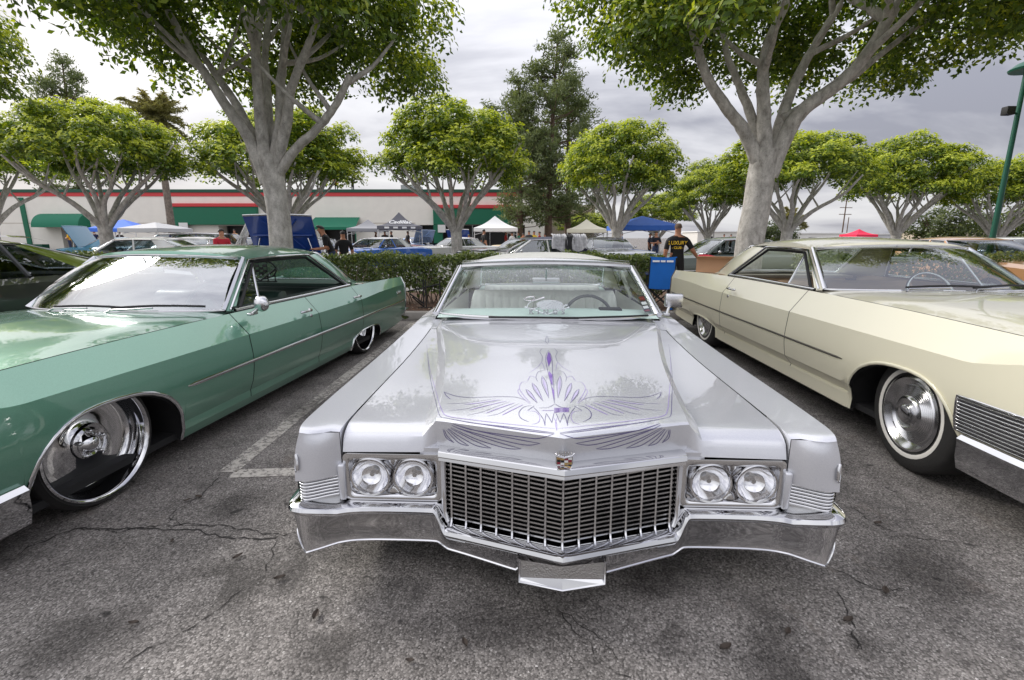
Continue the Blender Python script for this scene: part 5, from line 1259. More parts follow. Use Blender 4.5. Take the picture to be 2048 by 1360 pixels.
# ---------------------------------------------------------------- parked cars further back
far_glass = glass('far_car_glass', (.45, .5, .52), 1.6, .06)
far_black = black
def far_car(name, X, Y, th, body, roofm, label, cat='car', kind='coupe', W_=.96, dz=0.0, open_hood=False, open_trunk=False, under=None, sc=1.0, group='show cars parked behind the hedge', z=0.0, side_vis=True):
    root = empty(name, (X, Y, z), R(th), label, cat, group); root.scale = (sc, sc, sc)
    wg = kind == 'wagon'; fb = kind == 'fastback'
    L_ = 5.3
    keys = [
        (.0, [(.88, .34), (.92, .42), (.93, .60), (.90, .74), (.80, .78), (.794, .78), (.45, .79), (0, .80)]),
        (.12, [(.90, .26), (.95, .38), (.955, .60), (.93, .80), (.82, .86), (.814, .86), (.5, .875), (0, .885)]),
        (1.6, [(.91, .22), (.96, .36), (.97, .62), (.945, .86), (.83, .92), (.824, .92), (.5, .95), (0, .96)]),
        (2.2, [(.91, .22), (.96, .36), (.97, .62), (.945, .88), (.84, .935), (.834, .935), (.5, .945), (0, .95)]),
        (4.0, [(.91, .22), (.96, .36), (.97, .62), (.945, .885), (.85, .94), (.844, .94), (.5, .945), (0, .95)]),
        (4.7, [(.90, .24), (.95, .36), (.96, .60), (.935, .86), (.85, .915), (.844, .915), (.5, .92), (0, .93)]),
        (L_, [(.87, .34), (.92, .42), (.93, .58), (.91, .78), (.84, .84), (.834, .84), (.5, .85), (0, .86)])]
    AF = (.85, .38, .38, .62, .18, 2.2); AR = (4.1, .38, .38, .60, .18, 2.2)
    lf = Loft(keys, {2, 3, 4, 5}, [1, 2, 2, 2, 1, 2, 2], seams=[1.72, 2.12, 3.3], arches=(AF, AR), side_top=3, ny=26, dz=dz)
    J = lf.jk
    def fn(y, j, sd):
        s = 'L' if sd > 0 else 'R'
        if j < J[4]: return ('door', s) if 2.12 < y < 3.3 else ('front_fender', s) if y < 2.12 else ('rear_quarter_panel', s)
        if y < 1.72: return None if open_hood else ('hood',)
        if y < 1.98: return ('cowl',)
        if wg: return None if y < 5.2 else ('tail',)
        if y > 4.45: return None if open_trunk else ('trunk_lid',)
        if y > 4.25: return ('deck',)
        return None
    for k, mb in lf.panels(fn).items(): mb.build(k[0], body, root, 30)
    inn = lf.panels(lambda y, j, sd: None if j >= J[4] else 0)[0]; inn.v = [(v[0] * .96, v[1], v[2] - .02) for v in inn.v]; inn.build('inner_shell', black, root)
    MB().box((0, 2.6, .3 + dz), (1.7, 4.6, .05)).build('floor_pan', black, root)
    for k, fr in (('nose_panel', lf.full[0]), ('tail_panel', lf.full[-1])):
        mb = MB(); mb.v = [tuple(p) for p in fr] + [(0, fr[0].y, .55 + dz)]; n = len(fr); mb.f = [(i, i + 1, n) for i in range(n - 1)] + [(n - 1, 0, n)]; mb.m = [0] * n; mb.build(k, body, root)
    if wg: g = dict(f_base=(.80, 1.84, 2.0, .95), f_head=(.68, 2.42, 2.5, 1.37), r_head=(.66, 4.98, 4.9, 1.37), r_base=(.74, 5.25, 5.16, .93), crown=.05)
    elif fb: g = dict(f_base=(.80, 1.84, 2.0, .95), f_head=(.64, 2.42, 2.5, 1.28), r_head=(.62, 3.3, 3.2, 1.28), r_base=(.66, 4.75, 4.5, .93), crown=.06)
    else: g = dict(f_base=(.80, 1.84, 2.0, .95), f_head=(.66, 2.42, 2.52, 1.29), r_head=(.64, 3.72, 3.62, 1.29), r_base=(.72, 4.3, 4.2, .94), crown=.055)
    G_ = Greenhouse(g, root, roofm, far_glass, dz=dz); G_.frame(root, .014)
    for sd in (-1, 1):
        ix = -1 if sd > 0 else 0; E = G_.edge[sd]
        def ed(y):
            for a, b in zip(E, E[1:]):
                if a.y <= y <= b.y: return a.lerp(b, (y - a.y) / (b.y - a.y))
            return E[-1] if y > E[-1].y else E[0]
        bpt = lambda y: lf.at(y, J[4], sd, (-.012, 0, .006)); top = lambda y: ed(y) + Vector((sd * .004, 0, -.02))
        y1t, y1b = {'wagon': (4.8, 5.1), 'fastback': (3.1, 3.7)}.get(kind, (3.35, 3.62))
        MB().tube([bpt(2.06), top(2.52)], .026, 6).build('windshield_pillar', body, root, 60)
        c0, c1 = G_.rh[ix], G_.rb[ix]
        MB().grid(patch([top(y1t), top(y1t).lerp(bpt(y1b), .5), bpt(y1b)], [c0, c0.lerp(c1, .5), c1], 3, (sd * .02, 0, 0))).build('rear_pillar', roofm, root, 60)
        posts = [2.95] if kind != 'wagon' else [2.95, 3.9]
        for yy in posts: MB().tube([bpt(yy + .06), top(yy)], .022, 6).build('door_post', body if kind != 'wagon' else roofm, root, 60)
        MB().grid([[bpt(y) for y in np.linspace(2.08, y1b, 5)], [top(lerp(2.52, y1t, t)) for t in (0, .25, .5, .75, 1)]]).build('side_window', far_glass, root)
        MB().tube([top(y) + Vector((sd * .01, 0, .008)) for y in np.linspace(2.5, y1t, 8)], .010, 5).build('drip_moulding', chrome2, root, 60)
        MB().tube([lf.side_at(y, .56 + dz, sd, J[3], .004) for y in np.linspace(1.3, 3.6, 8)], .010, 5, sx=.5).build('side_trim', chrome2, root, 60)
        for A in (AF, AR): wheel_well(lf, A, sd, root)
        for yy in (.85, 4.1): wheel(root, (sd * .84, yy, .33), sd, .33, .2, .2, 'far')
        for q in (.76, .58):
            hl = MB().lathe([(.085, 0), (.083, .03), (.07, .03)], 14, Matrix.Translation((sd * q, .0, .66 + dz)) @ Matrix.Rotation(R(-90), 4, 'Z')).build('headlight', chrome, root, 40, fix=True)
            MB().lathe([(.072, .02), (.04, .03), (.001, .033)], 12, Matrix.Translation((sd * q, .0, .66 + dz)) @ Matrix.Rotation(R(-90), 4, 'Z')).build('lens', reflector, hl, 60, fix=True)
        MB().box((sd * .72, L_ + .01, .66 + dz), (.26, .04, .12), bev=.01).build('tail_light', redlens, root)
        m_ = bpy.data.objects.new('door_mirror', None); COL.objects.link(m_); m_.parent = root
        MB().box((sd * .98, 2.28, 1.0 + dz), (.10, .06, .08), bev=.02).build('housing', chrome2, m_, 50); MB().tube([(sd * .90, 2.26, .93 + dz), (sd * .96, 2.28, .98 + dz)], .012, 6).build('stalk', chrome2, m_, 60)
    gr = MB().box((0, -.005, .66 + dz), (.92, .04, .22), bev=.01).build('grille', darkchrome, root)
    for q in range(6): MB().box((0, -.03, .575 + q * .034 + dz), (.9, .01, .008)).build('slat', chrome2, gr)
    for nm, yy in (('front_bumper', -.06), ('rear_bumper', L_ + .06)):
        s_ = -1 if yy < 0 else 1
        MB().grid([[Vector((x, yy - s_ * (abs(x) ** 4) * .12, 0)) + Vector((0, o * s_, zz + dz)) for o, zz in ((-.06, .52), (.02, .52), (.04, .49), (.03, .38), (-.05, .35))] for x in np.linspace(-.98, .98, 13)]).build(nm, chrome2, root, 40, fix=True)
    bench(root, 'front_seat', .66, 2.85, .40 + dz, .96 + dz, [black], cushion_z=.42 + dz)
    MB().box((0, 3.95, .90 + dz), (1.4, .5, .04)).build('parcel_shelf', black, root)
    MB().tube([Vector((.36 + .18 * math.cos(a), 2.42 + .08 * math.sin(a), .93 + dz + .17 * math.sin(a))) for a in np.linspace(0, 6.28, 16)], .013, 5).build('steering_wheel', black, root)
    if open_hood or open_trunk:
        um = under or body
        if open_hood: hy, hz, ln, ang, w_ = 1.74, .955 + dz, 1.08, 60, .84
        else: hy, hz, ln, ang, w_ = 4.42, .93 + dz, 1.05, 62, .84
        sg = -1 if open_hood else 1
        lid = bpy.data.objects.new('raised_hood' if open_hood else 'raised_trunk_lid', None); COL.objects.link(lid); lid.parent = root; lid.location = (0, hy, hz)
        c, s = math.cos(R(ang)), math.sin(R(ang))
        def lp(u, t, o): # u across, t along the lid, o: outward (top side)
            bx = .05 * (1 - u * u); return Vector((u * w_, sg * (t * ln * c) - sg * (o + bx) * s * -1 * -1, t * ln * s + (o + bx) * c * 1.0)) if False else Vector((u * w_, sg * t * ln * c - sg * (o + bx) * s, t * ln * s + (o + bx) * c))
        MB().grid([[lp(u, t, .0) for u in np.linspace(-1, 1, 9)] for t in np.linspace(0, 1, 6)]).build('outer_skin', body, lid, 60)
        MB().grid([[lp(u, t, -.035) for u in np.linspace(-.99, .99, 9)] for t in np.linspace(0.01, .985, 6)]).build('inner_skin', um, lid, 60)
        MB().tube([lp(u, 1.0, -.015) for u in np.linspace(-1, 1, 9)], .026, 6).build('front_lip', roofm, lid, 60)
        for sx_ in (-1, 1):
            MB().tube([lp(sx_ * .97, t, -.02) for t in (0, .5, 1)], .02, 6).build('side_lip', um, lid, 60)
            MB().tube([lp(sx_ * .55, .12, -.05), lp(sx_ * .12, .55, -.055), lp(sx_ * .5, .9, -.05)], .03, 6).build('brace', um, lid, 60)
            MB().tube([Vector((sx_ * .72, sg * .25, -.02)), lp(sx_ * .72, .42, -.05)], .016, 6).build('hinge_strut', chrome2, lid, 60)
        MB().tube([lp(-.9, .5, -.05), lp(.9, .5, -.05)], .028, 6).build('brace', um, lid, 60)
        if open_hood:
            e = MB(); e.box((0, .95, .70 + dz), (.55, .75, .3), bev=.05); MB.build(e, 'engine', darkchrome, root, 50)
            MB().lathe([(.001, .06), (.17, .055), (.18, .03), (.18, -.04), (.16, -.05)], 20, Matrix.Translation((0, .95, .90 + dz)) @ Matrix.Rotation(R(-90), 4, 'Y')).build('air_cleaner', chrome, root, 50, fix=True)
    return root
P_ = lambda n, c, **k: paint(n, S(c), **k)
white_p = P_('white_paint', (232, 232, 230)); blue_p = P_('bright_blue_paint', (28, 105, 205), metal=.3); navy_v = mat('navy_vinyl_roof', (.02, .024, .06), .5, var=.1, bump=.1, bscale=300)
teal_p = P_('teal_paint', (18, 115, 150), metal=.3); paleblue_p = P_('pale_blue_paint', (170, 195, 235), metal=.2); darkblue_p = P_('dark_blue_paint', (14, 28, 92), metal=.3); black_p = P_('black_paint', (14, 14, 16))
tan_p = P_('tan_paint', (198, 170, 120)); greygreen_p = P_('grey_green_paint', (92, 104, 96), metal=.4); peach_p = P_('peach_paint', (214, 160, 112)); lightgrey_p = P_('silver_grey_paint', (170, 172, 178), metal=.5); red_p = P_('dark_red_paint', (130, 24, 30)); pink_p = P_('salmon_paint', (224, 160, 150))
under_blue = mat('blue_hood_lining', (.02, .075, .36), .35, coat=.6, var=.15)
def pc(px, Y): return at(px, 475, Y).x
far_car('parked_coupe', pc(722, 33) - 2.0, 33, -88, blue_p, white_p, 'bright blue coupe with white roof parked side on near the dark tent', W_=1)
far_car('parked_sedan', pc(808, 24.5), 24.0, -62, white_p, white_p, 'white sedan parked beside the bright blue coupe')
far_car('parked_coupe', pc(868, 37), 37, 40, paleblue_p, paleblue_p, 'pale blue coupe with its hood raised near the dark tent', open_hood=True, under=paleblue_p)
far_car('parked_coupe', pc(902, 33), 33, -15, darkblue_p, white_p, 'dark blue coupe with its hood raised behind the white sedan', open_hood=True, under=under_blue)
far_car('parked_sedan', pc(1002, 31), 31, -35, tan_p, tan_p, 'tan sedan parked in front of the white tent')
far_car('parked_coupe', pc(938, 20), 19.0, -55, black_p, lightgrey_p, 'black coupe with pale roof parked beyond the hedge')
far_car('parked_coupe', pc(1022, 13.4) - 2.0, 13.6, -90, white_p, navy_v, 'white coupe with navy vinyl roof right behind the silver sedan')
far_car('parked_coupe', pc(1262, 17), 16.5, 8, lightgrey_p, black_p, 'silver grey coupe facing the hedge under the blue canopy')
far_car('parked_sedan', pc(1425, 12.6) - 2.4, 12.8, -90, greygreen_p, greygreen_p, 'grey green sedan parked behind the man in the black shirt')
far_car('station_wagon', pc(300, 21) - 2.1, 21, -84, teal_p, darkblue_p, 'teal station wagon with dark roof near the grey umbrella', kind='wagon', sc=1.08)
far_car('parked_coupe', pc(408, 25), 24.0, 100, teal_p, teal_p, 'teal coupe with its trunk lid raised by the store entrance', open_trunk=True, under=teal_p)
far_car('parked_sedan', pc(278, 12.4), 11.9, 4, white_p, white_p, 'white roofed sedan facing the hedge behind the green sedan')
far_car('parked_coupe', pc(40, 12.4), 12.2, -78, white_p, white_p, 'white coupe behind the hedge beyond the lime fastback')
far_car('parked_coupe', pc(190, 16.5), 16, -70, pink_p, white_p, 'salmon pink coupe with its trunk lid raised beyond the hedge', open_trunk=True, under=white_p)
far_car('parked_coupe', pc(556, 12.2), 11.2, 3, white_p, lightgrey_p, 'white coupe with its hood raised showing a deep blue underside', open_hood=True, under=under_blue)
far_car('parked_coupe', pc(655, 19), 18.5, -30, blue_p, white_p, 'blue and white coupe parked behind the man in the black shirt and jeans')
far_car('parked_coupe', pc(672, 29), 29, -80, red_p, white_p, 'dark red coupe with white roof near the sloped green awning')
far_car('parked_coupe', pc(505, 24), 23.5, 20, paleblue_p, paleblue_p, 'pale blue coupe beside the man in the red shirt')
far_car('parked_sedan', pc(1880, 15), 14.5, -70, blue_p, white_p, 'blue sedan with white roof seen through the cream coupe windows')
far_car('parked_sedan', pc(1960, 9.6) + .6, 8.0, -6, peach_p, peach_p, 'peach coloured sedan parked beyond the cream coupe', group='cars parked in the near row')
far_car('parked_van', pc(2030, 30), 30, -85, red_p, white_p, 'dark red wagon with white roof at the far right of the lot', kind='wagon')
lime_p = P_('lime_green_paint', (120, 138, 34), metal=.3); dark_reflection_p = P_('dark_reflection_paint', (52, 54, 50), metal=.4)  # dark grey paints the reflection on the lime car's lower body into its colour
lime = far_car('fastback_coupe', -6.2, 2.2, -4.5, dark_reflection_p, lime_p, 'lime green fastback coupe with a dark reflection painted over its body and dark roof panels', kind='fastback', sc=1.0, group='cars parked in the near row')
# dark airbrushed panels along the fastback's roof side
for sd in (-1, 1):
    pts = [Vector((sd * .62, y, z)) for y, z in ((2.5, 1.325), (2.9, 1.36), (3.3, 1.345), (3.5, 1.30))]
    MB().grid([pts, [Vector((p.x - sd * .10, p.y, p.z + .022)) for p in pts]]).build('roof_panel', black_p, lime, 60)
# ---------------------------------------------------------------- store, tents, poles
BY = 50.0
stucco = mat('cream_stucco', (.86, .82, .75), .85, var=.08, scale=1.2, bump=.15, bscale=40); tanwall = mat('tan_block_wall', (.42, .36, .29), .85, var=.12, scale=2)
greenp = mat('green_panel_paint', S((12, 104, 76)), .55, var=.06, scale=1.5); redst = mat('red_stripe_paint', S((205, 62, 66)), .55, var=.05); dkgreen = mat('dark_green_cap', S((18, 78, 60)), .5, var=.06)
greencloth = mat('green_awning_cloth', S((16, 112, 84)), .7, var=.06, bump=.1, bscale=80); dark_in = mat('dark_doorway', (.015, .015, .016), .4, var=.2); whitep = mat('white_board', (.78, .78, .76), .6, var=.04)
def bx(px, z=None): return at(px, 475, BY).x
store = empty('store_building', (bx(560), BY, 0), 0, 'long cream stucco store with green panels and red roof stripe', 'building'); SO = Vector((bx(560), BY, 0))
H_ = 5.75; x0, x1 = bx(-160), bx(1092)
def sb(name, xa, xb, ya, yb, za, zb, m, parent=store, bev=0): return MB().box(((xa + xb) / 2 - SO.x, (ya + yb) / 2 - SO.y, (za + zb) / 2), (xb - xa, yb - ya, zb - za), bev=bev).build(name, m, parent)
# wall bays left and right of the openings
op = [(bx(125), bx(182), 2.3), (bx(440), bx(522), 2.55), (bx(640), bx(712), 2.25), (bx(836), bx(1050), 2.6)]
xs = x0
for a, b, zt in op:
    sb('wall', xs, a, BY, BY + 18, 0, H_, stucco); sb('lintel_wall', a, b, BY, BY + 18, zt, H_, stucco); sb('doorway', a, b, BY + 1.6, BY + 1.8, 0, zt, dark_in); 
    n = max(1, int((b - a) / 1.6))
    for q in range(n + 1): sb('mullion', lerp(a, b, q / n) - .04, lerp(a, b, q / n) + .04, BY + 1.4, BY + 1.5, 0, zt, darkchrome)
    xs = b
sb('wall', xs, x1, BY, BY + 18, 0, H_, stucco)
sb('side_wing', x1, bx(1192), BY + 1.0, BY + 17, 0, 4.6, tanwall)
for q in range(9): sb('rib', lerp(x1, bx(1192), (q + .5) / 9) - .05, lerp(x1, bx(1192), (q + .5) / 9) + .05, BY + .93, BY + .997, 0, 4.5, tanwall)
sb('roof_cap', x0 - .1, x1 + .1, BY - .12, BY + 18.1, H_, H_ + .30, dkgreen); sb('red_stripe', x0, x1, BY - .06, BY - .003, H_ - .36, H_ - .003, redst)
for a, b, zb, zt in ((bx(360), bx(523), 2.6, 4.35), (bx(869), bx(1022), 2.62, 4.2)):
    sb('green_panel', a, b, BY - .5, BY - .003, zb, zt, greenp, bev=.04); sb('panel_stripe', a - .04, b + .04, BY - .58, BY - .003, zt + .003, zt + .33, redst, bev=.03)
    sb('green_pier', a, a + .9, BY - .45, BY - .003, 0, zb - .003, greenp)
sb('wall_post', bx(54), bx(63), BY - .12, BY - .003, 0, H_ - .5, greenp)
sb('wall_joint', x0, bx(358), BY - .012, BY - .003, 2.75, 2.80, tanwall); sb('wall_joint', bx(524), bx(832), BY - .012, BY - .003, 2.75, 2.80, tanwall)
sb('notice_board', bx(369), bx(386), BY - .60, BY - .52, 1.9, 2.8, whitep); sb('notice_board', bx(878), bx(893), BY - .60, BY - .52, 1.85, 2.6, whitep)
sb('roof_unit', bx(780), bx(818), BY + 6, BY + 9, H_ + .3, H_ + 1.35, mat('grey_sheet_metal', (.42, .42, .43), .5, .4, var=.1))
sb('low_planter', bx(20), bx(118), BY - 2.0, BY - 1.2, 0, .7, dkgreen)
# barrel awning and sloped awning
a, b = bx(95), bx(186); rows = [[Vector((x - SO.x, -.003 - 1.5 * math.sin(t), 2.35 + 1.35 * math.cos(t) - .0)) for x in np.linspace(a, b, 8)] for t in np.linspace(0, math.pi / 2, 9)]
aw = MB().grid(rows).build('barrel_awning', greencloth, store, 60, fix=True)
for x in (a, b): MB().add([Vector((x - SO.x, -.003, 2.35))] + [Vector((x - SO.x, -.003 - 1.5 * math.sin(t), 2.35 + 1.35 * math.cos(t))) for t in np.linspace(0, math.pi / 2, 9)], [(0, i, i + 1) for i in range(1, 9)]).build('awning_end', greencloth, aw)
a, b = bx(634), bx(722)
aw = MB().add([(a - SO.x, -.004, 3.35), (b - SO.x, -.004, 3.35), (b - SO.x + .2, -2.2, 2.35), (a - SO.x - .2, -2.2, 2.35), (b - SO.x + .2, -2.2, 2.1), (a - SO.x - .2, -2.2, 2.1)], [(0, 3, 2, 1), (3, 5, 4, 2)]).build('sloped_awning', greencloth, store)
for x in (a - .15, b + .15): MB().tube([(x - SO.x, -2.1, 0), (x - SO.x, -2.1, 2.15)], .05, 6).build('awning_post', greenp, aw)
# far low buildings on the right
def far_house(name, xa, xb, Y, h, m, label, roofm=None):
    r = empty(name, ((xa + xb) / 2, Y, 0), 0, label, 'building'); w = xb - xa
    MB().box((0, 4, h / 2), (w, 8, h)).build('wall', m, r); MB().box((0, 4, h + .11), (w + .4, 8.4, .2)).build('roof', roofm or whitep, r)
    n = max(2, int(w / 5))
    for q in range(n):
        wd = MB().box((lerp(-w / 2, w / 2, (q + .5) / n), -.03, h * .5), (1.6, .05, h * .35)).build('window', dark_in, r)
    return r
far_house('far_warehouse', at(1530, 475, 100).x, at(1720, 475, 100).x, 100, 2.1, mat('white_block', (.72, .71, .68), .8, var=.05), 'low white warehouse beyond the lot by the utility pole')
far_house('far_shed', at(1735, 475, 95).x, at(1830, 475, 95).x, 95, 1.9, mat('grey_block', (.55, .56, .58), .8, var=.08), 'low grey white shed right of the red tent')
far_house('far_house', at(1905, 475, 60).x, at(1990, 475, 60).x, 60, 2.2, mat('beige_block', (.5, .42, .33), .8, var=.08), 'beige house with white roof behind the bushes', whitep)
far_house('far_depot', at(1395, 475, 90).x, at(1490, 475, 90).x, 90, 2.3, mat('pale_block', (.66, .64, .6), .8, var=.08), 'pale low depot behind the grey green sedan')
# pop-up tents
steel = mat('white_steel_tube', (.7, .7, .7), .4, .2, var=.05)
def tent(px, Y, w, eave, peak, cloth, label, rz=0.0, curve=.0, wall=None):
    q = at(px, 475, Y); r = empty('canopy_tent', (q.x, Y, 0), R(rz), label, 'tent', 'pop-up canopy tents by the store'); h = w / 2; rows = []
    n = 10
    can = MB()
    for sd in range(4):
        a = math.pi / 2 * sd; ca, sa = math.cos(a), math.sin(a); rr = []
        for i in range(n + 1):
            t = i / n; half = h * t; z = lerp(peak, eave, t ** (1 - curve) if curve < 0 else t) - curve * math.sin(math.pi * t) * .5
            rr.append([Vector((u * half * ca + half * sa, u * half * sa - half * ca, z - .02 * math.cos(u * 1.57) * t)) for u in np.linspace(-1, 1, 7)])
        can.grid(rr)
        can.grid([rr[-1], [p + Vector((sa * .01, -ca * .01, -.24)) for p in rr[-1]]])
    o = can.build('canopy', cloth, r, 40, fix=True)
    for sx in (-1, 1):
        for sy in (-1, 1): MB().tube([(sx * h * .97, sy * h * .97, 0), (sx * h * .97, sy * h * .97, eave)], .03, 6).build('leg', steel, r)
    for sy in (-1, 1):
        MB().tube([(-h * .97, sy * h * .97, eave - .45), (0, sy * h * .97, eave - .12), (h * .97, sy * h * .97, eave - .45)], .018, 5).build('truss', steel, r)
    return r, h
def cl(n, c, v=.05): return mat(n, S(c), .75, var=v, scale=1.5, bump=.05, bscale=20)
tent(252, 36, 3.0, 2.0, 2.65, cl('blue_canopy_cloth', (70, 120, 225)), 'blue canopy tent by the wide clipped ficus', 10)
tent(315, 33, 2.9, 1.95, 2.35, cl('grey_white_cloth', (190, 190, 192)), 'flat grey white canopy near the teal wagon', -8)
tent(738, 39, 3.0, 2.05, 2.75, cl('grey_cloth', (150, 150, 154)), 'plain grey canopy beside the sloped awning', 12, .3)
dt, dh = tent(800, 36, 3.1, 2.15, 3.15, cl('dark_grey_cloth', (96, 96, 104)), 'dark grey canopy printed with white script lettering', 14, .45)
lt = link('canopy_lettering', text_mesh('Cadillac', .50, .004, .35, 1.0, .012), mat('white_print', (.85, .85, .85), .6, var=.03), dt); lt.location = (-.0, -dh * .60, 2.42); lt.rotation_euler = (R(38), 0, 0)
for q in (-.9, -.3, .3, .9): MB().box((q, -dh - .02, 2.03), (.32, .008, .12)).build('valance_print', MATS['white_print'], dt)
tent(990, 35, 3.0, 2.0, 2.85, cl('white_cloth', (240, 240, 240), .02), 'white pop-up tent in front of the green wall panel', 4, .25)
tent(1172, 37, 2.9, 1.95, 2.7, cl('cream_cloth', (232, 226, 205), .03), 'cream pop-up tent beyond the pines', -6, .25)
tent(1282, 27, 3.1, 1.98, 2.5, cl('royal_blue_cloth', (58, 108, 200)), 'royal blue canopy tent left of the man in black', 3)
tent(1716, 50, 2.3, 1.65, 2.2, cl('red_cloth', (225, 35, 75)), 'bright red tent above the cream coupe roof', 5, .25)
# lamp post in the lot
lampg = mat('green_post_paint', S((18, 84, 66)), .45, var=.08)
b0 = at(1985, 475, 13.0); lp_ = empty('lamp_post', (b0.x, 13.0, 0), 0, 'tall dark green lamp post with dish lamp head', 'lamp post')
MB().tube([(0, 0, 0), (0, 0, 3), (0, 0, 5.52)], [.075, .06, .05], 12).build('pole', lampg, lp_, 60); MB().box((0, 0, .2), (.5, .5, .4), bev=.04).build('base', conc, lp_, 50)
MB().lathe([(.001, 5.66), (.12, 5.64), (.30, 5.56), (.44, 5.44), (.42, 5.40), (.25, 5.43), (.1, 5.44)], 24, Matrix.Translation((.12, 0, 0)) @ Matrix.Rotation(R(-90), 4, 'Y')).build('lamp_head', lampg, lp_, 60, fix=True)
fl = MB().box((-.30, -.05, 4.45), (.22, .18, .2), rot=None, bev=.02).build('floodlight', black, lp_, 40); MB().tube([(-.03, 0, 4.40), (-.24, -.03, 4.43)], .025, 6).build('bracket', lampg, fl)
# utility pole and slim poles on the horizon
def upole(px, Y, h, label, arms=3, r=.16):
    q = at(px, 475, Y); o = empty('utility_pole', (q.x, Y, 0), R(12), label, 'pole'); MB().tube([(0, 0, 0), (0, 0, h)], [r, r * .7], 8).build('post', dark_bark, o, 60)
    for k in range(arms):
        a = MB().box((0, -.12, h - .6 - k * 1.5), (3.4, .12, .14)).build('crossarm', dark_bark, o)
        for x in (-1.5, -.8, .8, 1.5): MB().tube([(x, -.12, h - .53 - k * 1.5), (x, -.12, h - .28 - k * 1.5)], .05, 6).build('insulator', steel, a)
upole(1683, 115, 10.2, 'wooden utility pole with three crossarms on the horizon')
upole(1692, 116, 6.0, 'short wooden pole beside the tall utility pole', 0, .12)
def slim(px, Y, h, label):
    q = at(px, 475, Y); o = empty('street_light', (q.x, Y, 0), 0, label, 'street light'); MB().tube([(0, 0, 0), (0, 0, h)], [.09, .06], 8).build('pole', darkchrome, o, 60); MB().box((.3, 0, h), (.8, .2, .12), bev=.03).build('lamp_head', darkchrome, o, 40)
slim(1427, 60, 6.5, 'slim street light behind the small clipped ficus'); slim(1572, 75, 5.5, 'slim street light by the small palm')
# ---------------------------------------------------------------- pinstriping on the silver hood, plaques, mirror
def local_ray(root, px, py):
    p = R(PITCH); vx = (px - 1024) / 960; vy = (py - 680) / 960
    d = Vector((vx, math.cos(p) - vy * math.sin(p), -(math.sin(p) + vy * math.cos(p)))).normalized(); Mi = (Matrix.Translation(root.location) @ root.rotation_euler.to_matrix().to_4x4()).inverted()
    return Mi @ Vector((0, 0, CAM_H)), Mi.to_3x3() @ d
hoodo = sob[('hood',)]
hb_ = BVHTree.FromPolygons([v.co.copy() for v in hoodo.data.vertices], [tuple(f.vertices) for f in hoodo.data.polygons])
def zc_(y): return 955 + (y - 110) * .105            # the artwork's axis in the close-up's coordinates
def zp(x, y): return 860 + x / 4.096, 640 + y / 4.096
stripes = {'dark': MB(), 'pale': MB(), 'white': MB(), 'fill': MB(), 'tint': MB()}
def ribbon(kind, pts, w=.0034, n=7, taper=True):
    C_ = catmull([(x, y, 0) for x, y in pts], n); hit = []
    for q in C_:
        o, d = local_ray(scar, *zp(q.x, q.y)); h, nr, _, _ = hb_.ray_cast(o, d)
        if h is None: continue
        if nr.dot(d) > 0: nr = -nr
        hit.append((h + nr * .0012, nr))
    if len(hit) < 2: return
    rows = []; k = len(hit)
    for i in range(k):
        t = hit[min(i + 1, k - 1)][0] - hit[max(i - 1, 0)][0]
        if t.length < 1e-7: continue
        s = hit[i][1].cross(t.normalized()); ww = w * .8 * (min(1, .35 + 3 * min(i, k - 1 - i) / k) if taper else 1) / 2
        rows.append([hit[i][0] - s * ww, hit[i][0] + s * ww])
    if len(rows) > 1: stripes[kind].grid(rows)
def both(kind, pts, w=.0034, **k):
    ribbon(kind, pts, w, **k); ribbon(kind, [(2 * zc_(y) - x, y) for x, y in pts], w, **k)
def fill(pts, kind='fill'):
    hit = []
    for x, y in pts:
        o, d = local_ray(scar, *zp(x, y)); h, nr, _, _ = hb_.ray_cast(o, d)
        if h is None: return
        if nr.dot(d) > 0: nr = -nr
        hit.append(h + nr * .0016)
    stripes[kind].add(hit, [tuple(range(len(hit)))])
# spread wings
both('dark', [(1240, 660), (1310, 634), (1420, 628), (1560, 632), (1700, 636), (1800, 625), (1862, 605), (1893, 590)], .0042); both('dark', [(1893, 590), (1885, 620), (1855, 650)], .0036)
for pts in ([(1480, 643), (1640, 668), (1780, 684), (1895, 685)], [(1430, 655), (1600, 692), (1750, 730), (1895, 742)], [(1365, 668), (1500, 712), (1620, 755), (1742, 780)], [(1300, 684), (1400, 728), (1490, 770), (1582, 786)]):
    both('dark', pts, .0026); both('pale', [(x - 30, y + 10) for x, y in pts[:3]], .006)
both('dark', [(1200, 700), (1270, 715), (1318, 760), (1310, 805), (1250, 836)], .0034); both('pale', [(1245, 745), (1180, 752), (1155, 790), (1175, 838), (1235, 856)], .0026); both('dark', [(1180, 703), (1215, 725), (1245, 742)], .0034)
